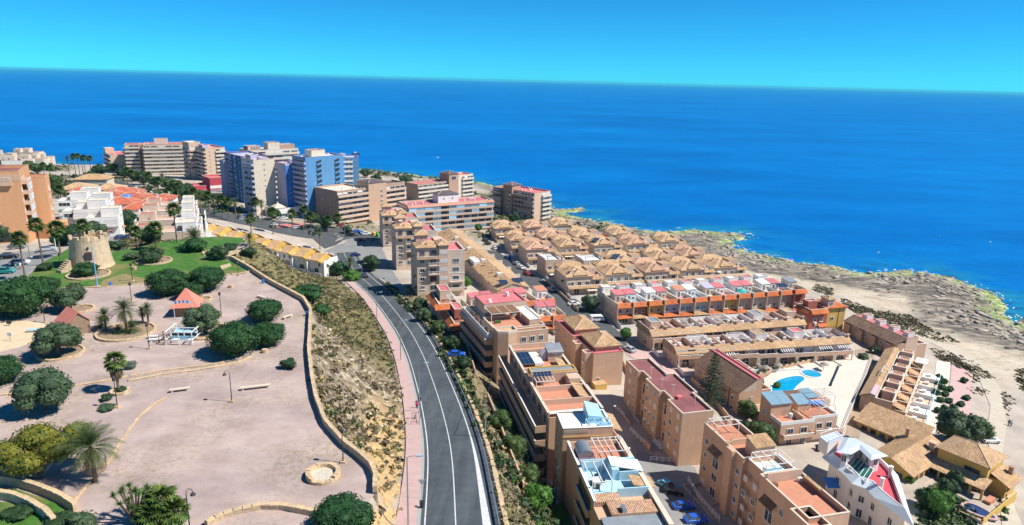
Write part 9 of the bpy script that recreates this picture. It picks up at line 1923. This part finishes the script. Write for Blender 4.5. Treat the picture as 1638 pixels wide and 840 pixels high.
# sheltered yards and garden walls below the road
for pts, l, h in [([(780, 640), (800, 690), (838, 790)], 'long garden wall below the road bank', 1.6), ([(742, 540), (760, 600)], 'tan yard wall left of the balcony block', 1.4), ([(1010, 748), (985, 700), (955, 665)], 'tan lane wall with hedge beside the maroon roofed block', 1.2), ([(1178, 690), (1140, 640), (1105, 610)], 'tan garden wall right of the maroon roofed block', 1.4), ([(985, 560), (1005, 600), (1022, 625)], 'tan side wall of the parking lane', 1.3), ([(876, 452), (925, 500)], 'tan wall along the dark street', 1.3)]:
    pl = resample([tuple(G(a, c)) for a, c in pts], 3.0); o = thing('garden_wall', l, 'wall', tuple(pl[0])); mb = MB()
    for i in range(len(pl)-1): mb.bar(tuple(pl[i]-pl[0]+[0, 0, h/2-0.6]), tuple(pl[i+1]-pl[0]+[0, 0, h/2-0.6]), 0.25, h+1.2)
    obj('wall', mb, [tan], o)
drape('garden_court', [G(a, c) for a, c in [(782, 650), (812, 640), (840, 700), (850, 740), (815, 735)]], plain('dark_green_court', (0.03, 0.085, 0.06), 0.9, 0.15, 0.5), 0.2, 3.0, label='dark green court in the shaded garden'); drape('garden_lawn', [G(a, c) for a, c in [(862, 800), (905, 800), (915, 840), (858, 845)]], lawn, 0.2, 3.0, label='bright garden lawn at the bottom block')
for px, py, l in [(1005, 735, 'white globe lamp beside the lane, nearest'), (982, 666, 'white globe lamp beside the lane, farther'), (1107, 795, 'white globe lamp at the yard of the bottom block'), (1092, 622, 'white globe lamp behind the maroon roofed block'), (1394, 574, 'white globe lamp at the head of the alley'), (1180, 664, 'white globe lamp at the pool house gable')]:
    q = G(px, py); o = thing('globe_lamp', l, 'lamp', tuple(q), 0, 'white globe lamps'); obj('post', MB().tube([(0, 0, 0), (0, 0, 2.4)], 0.05, 6), [darkm], o); obj('globe', MB().lathe([(0.0, 2.85)]+[(0.24*math.sin(t), 2.6+0.24*math.cos(t)) for t in np.linspace(0.3, 2.9, 6)]+[(0, 2.35)], 10), [plain('opal_globe', (0.8, 0.8, 0.78), 0.4)], o, True)
# boats and swimmers far out
for px, py, s, l in [(569, 247, 3.0, 'small dark fishing boat behind the blue towers'), (1405, 404, 0.45, 'tiny white buoy off the rocks'), (1503, 379, 0.5, 'small dark buoy pair off the shore'), (1584, 387, 0.45, 'tiny white float far right'), (700, 252, 0.9, 'tiny white sail speck on the open sea')]:
    q = P(px, py, 0.0); o = thing('boat' if s > 1 else 'buoy', l, 'boat' if s > 1 else 'buoy', tuple(q), 0.3); hull = MB().prism([(-s*1.4, -s*0.4), (s*0.8, -s*0.4), (s*1.6, 0), (s*0.8, s*0.4), (-s*1.4, s*0.4)], -0.2, s*0.45); obj('hull', hull, [darkm if 'dark' in l else white], o); obj('cabin', MB().box(-s*0.6, -s*0.25, s*0.45, s*0.3, s*0.25, s*0.9), [white], o)
for px, py, l in [(695, 505, 'wide wall'), (0, 0, '')][:0]: pass
# white railings and hedges in the lane by the maroon roofed block
for pts, l in [([(1040, 738), (1090, 742)], 'white railing at the foot of the maroon roofed block'), ([(1008, 690), (1030, 712)], 'white railing of an entrance court in the lane, middle'), ([(985, 655), (998, 668)], 'white railing of an entrance court in the lane, farther'), ([(1100, 770), (1118, 800), (1150, 835)], 'white railing along the yard of the bottom block')]:
    pl = resample([tuple(G(a, c)) for a, c in pts], 1.2); o = thing('railing', l, 'railing', tuple(pl[0])); pm = MB().box(-0.05, -0.05, 0, 0.05, 0.05, 1.2).mesh('post', [white]); mb = MB()
    for i in range(len(pl)): inst('post', pm, o, tuple(pl[i]-pl[0]))
    for i in range(len(pl)-1):
        for z_ in (1.15, 0.8, 0.45): mb.bar(tuple(pl[i]-pl[0]+[0, 0, z_]), tuple(pl[i+1]-pl[0]+[0, 0, z_]), 0.07)
    obj('rails', mb, [white], o)
for i, (px, py) in enumerate([(958, 668), (966, 680), (974, 692), (983, 704), (992, 716), (1000, 728)]): bush(0, px, py, 9, 'small dark hedge plant along the lane wall, %s from the far end' % ORD[i], 'hedge plants along the lane wall', 0.9)
for px, py, w, l in [(1168, 700, 20, 'dark shrub at the end of the maroon roofed block lane'), (1352, 706, 16, 'small shrub behind the white pointed house'), (1455, 770, 18, 'garden shrub right of the white prow'), (1420, 730, 14, 'small shrub between the pointed house and the villa wing'), (1310, 720, 16, 'green shrub in the yard under the terrace villa')]: bush(1 if px > 1400 else 0, px, py, w, l)
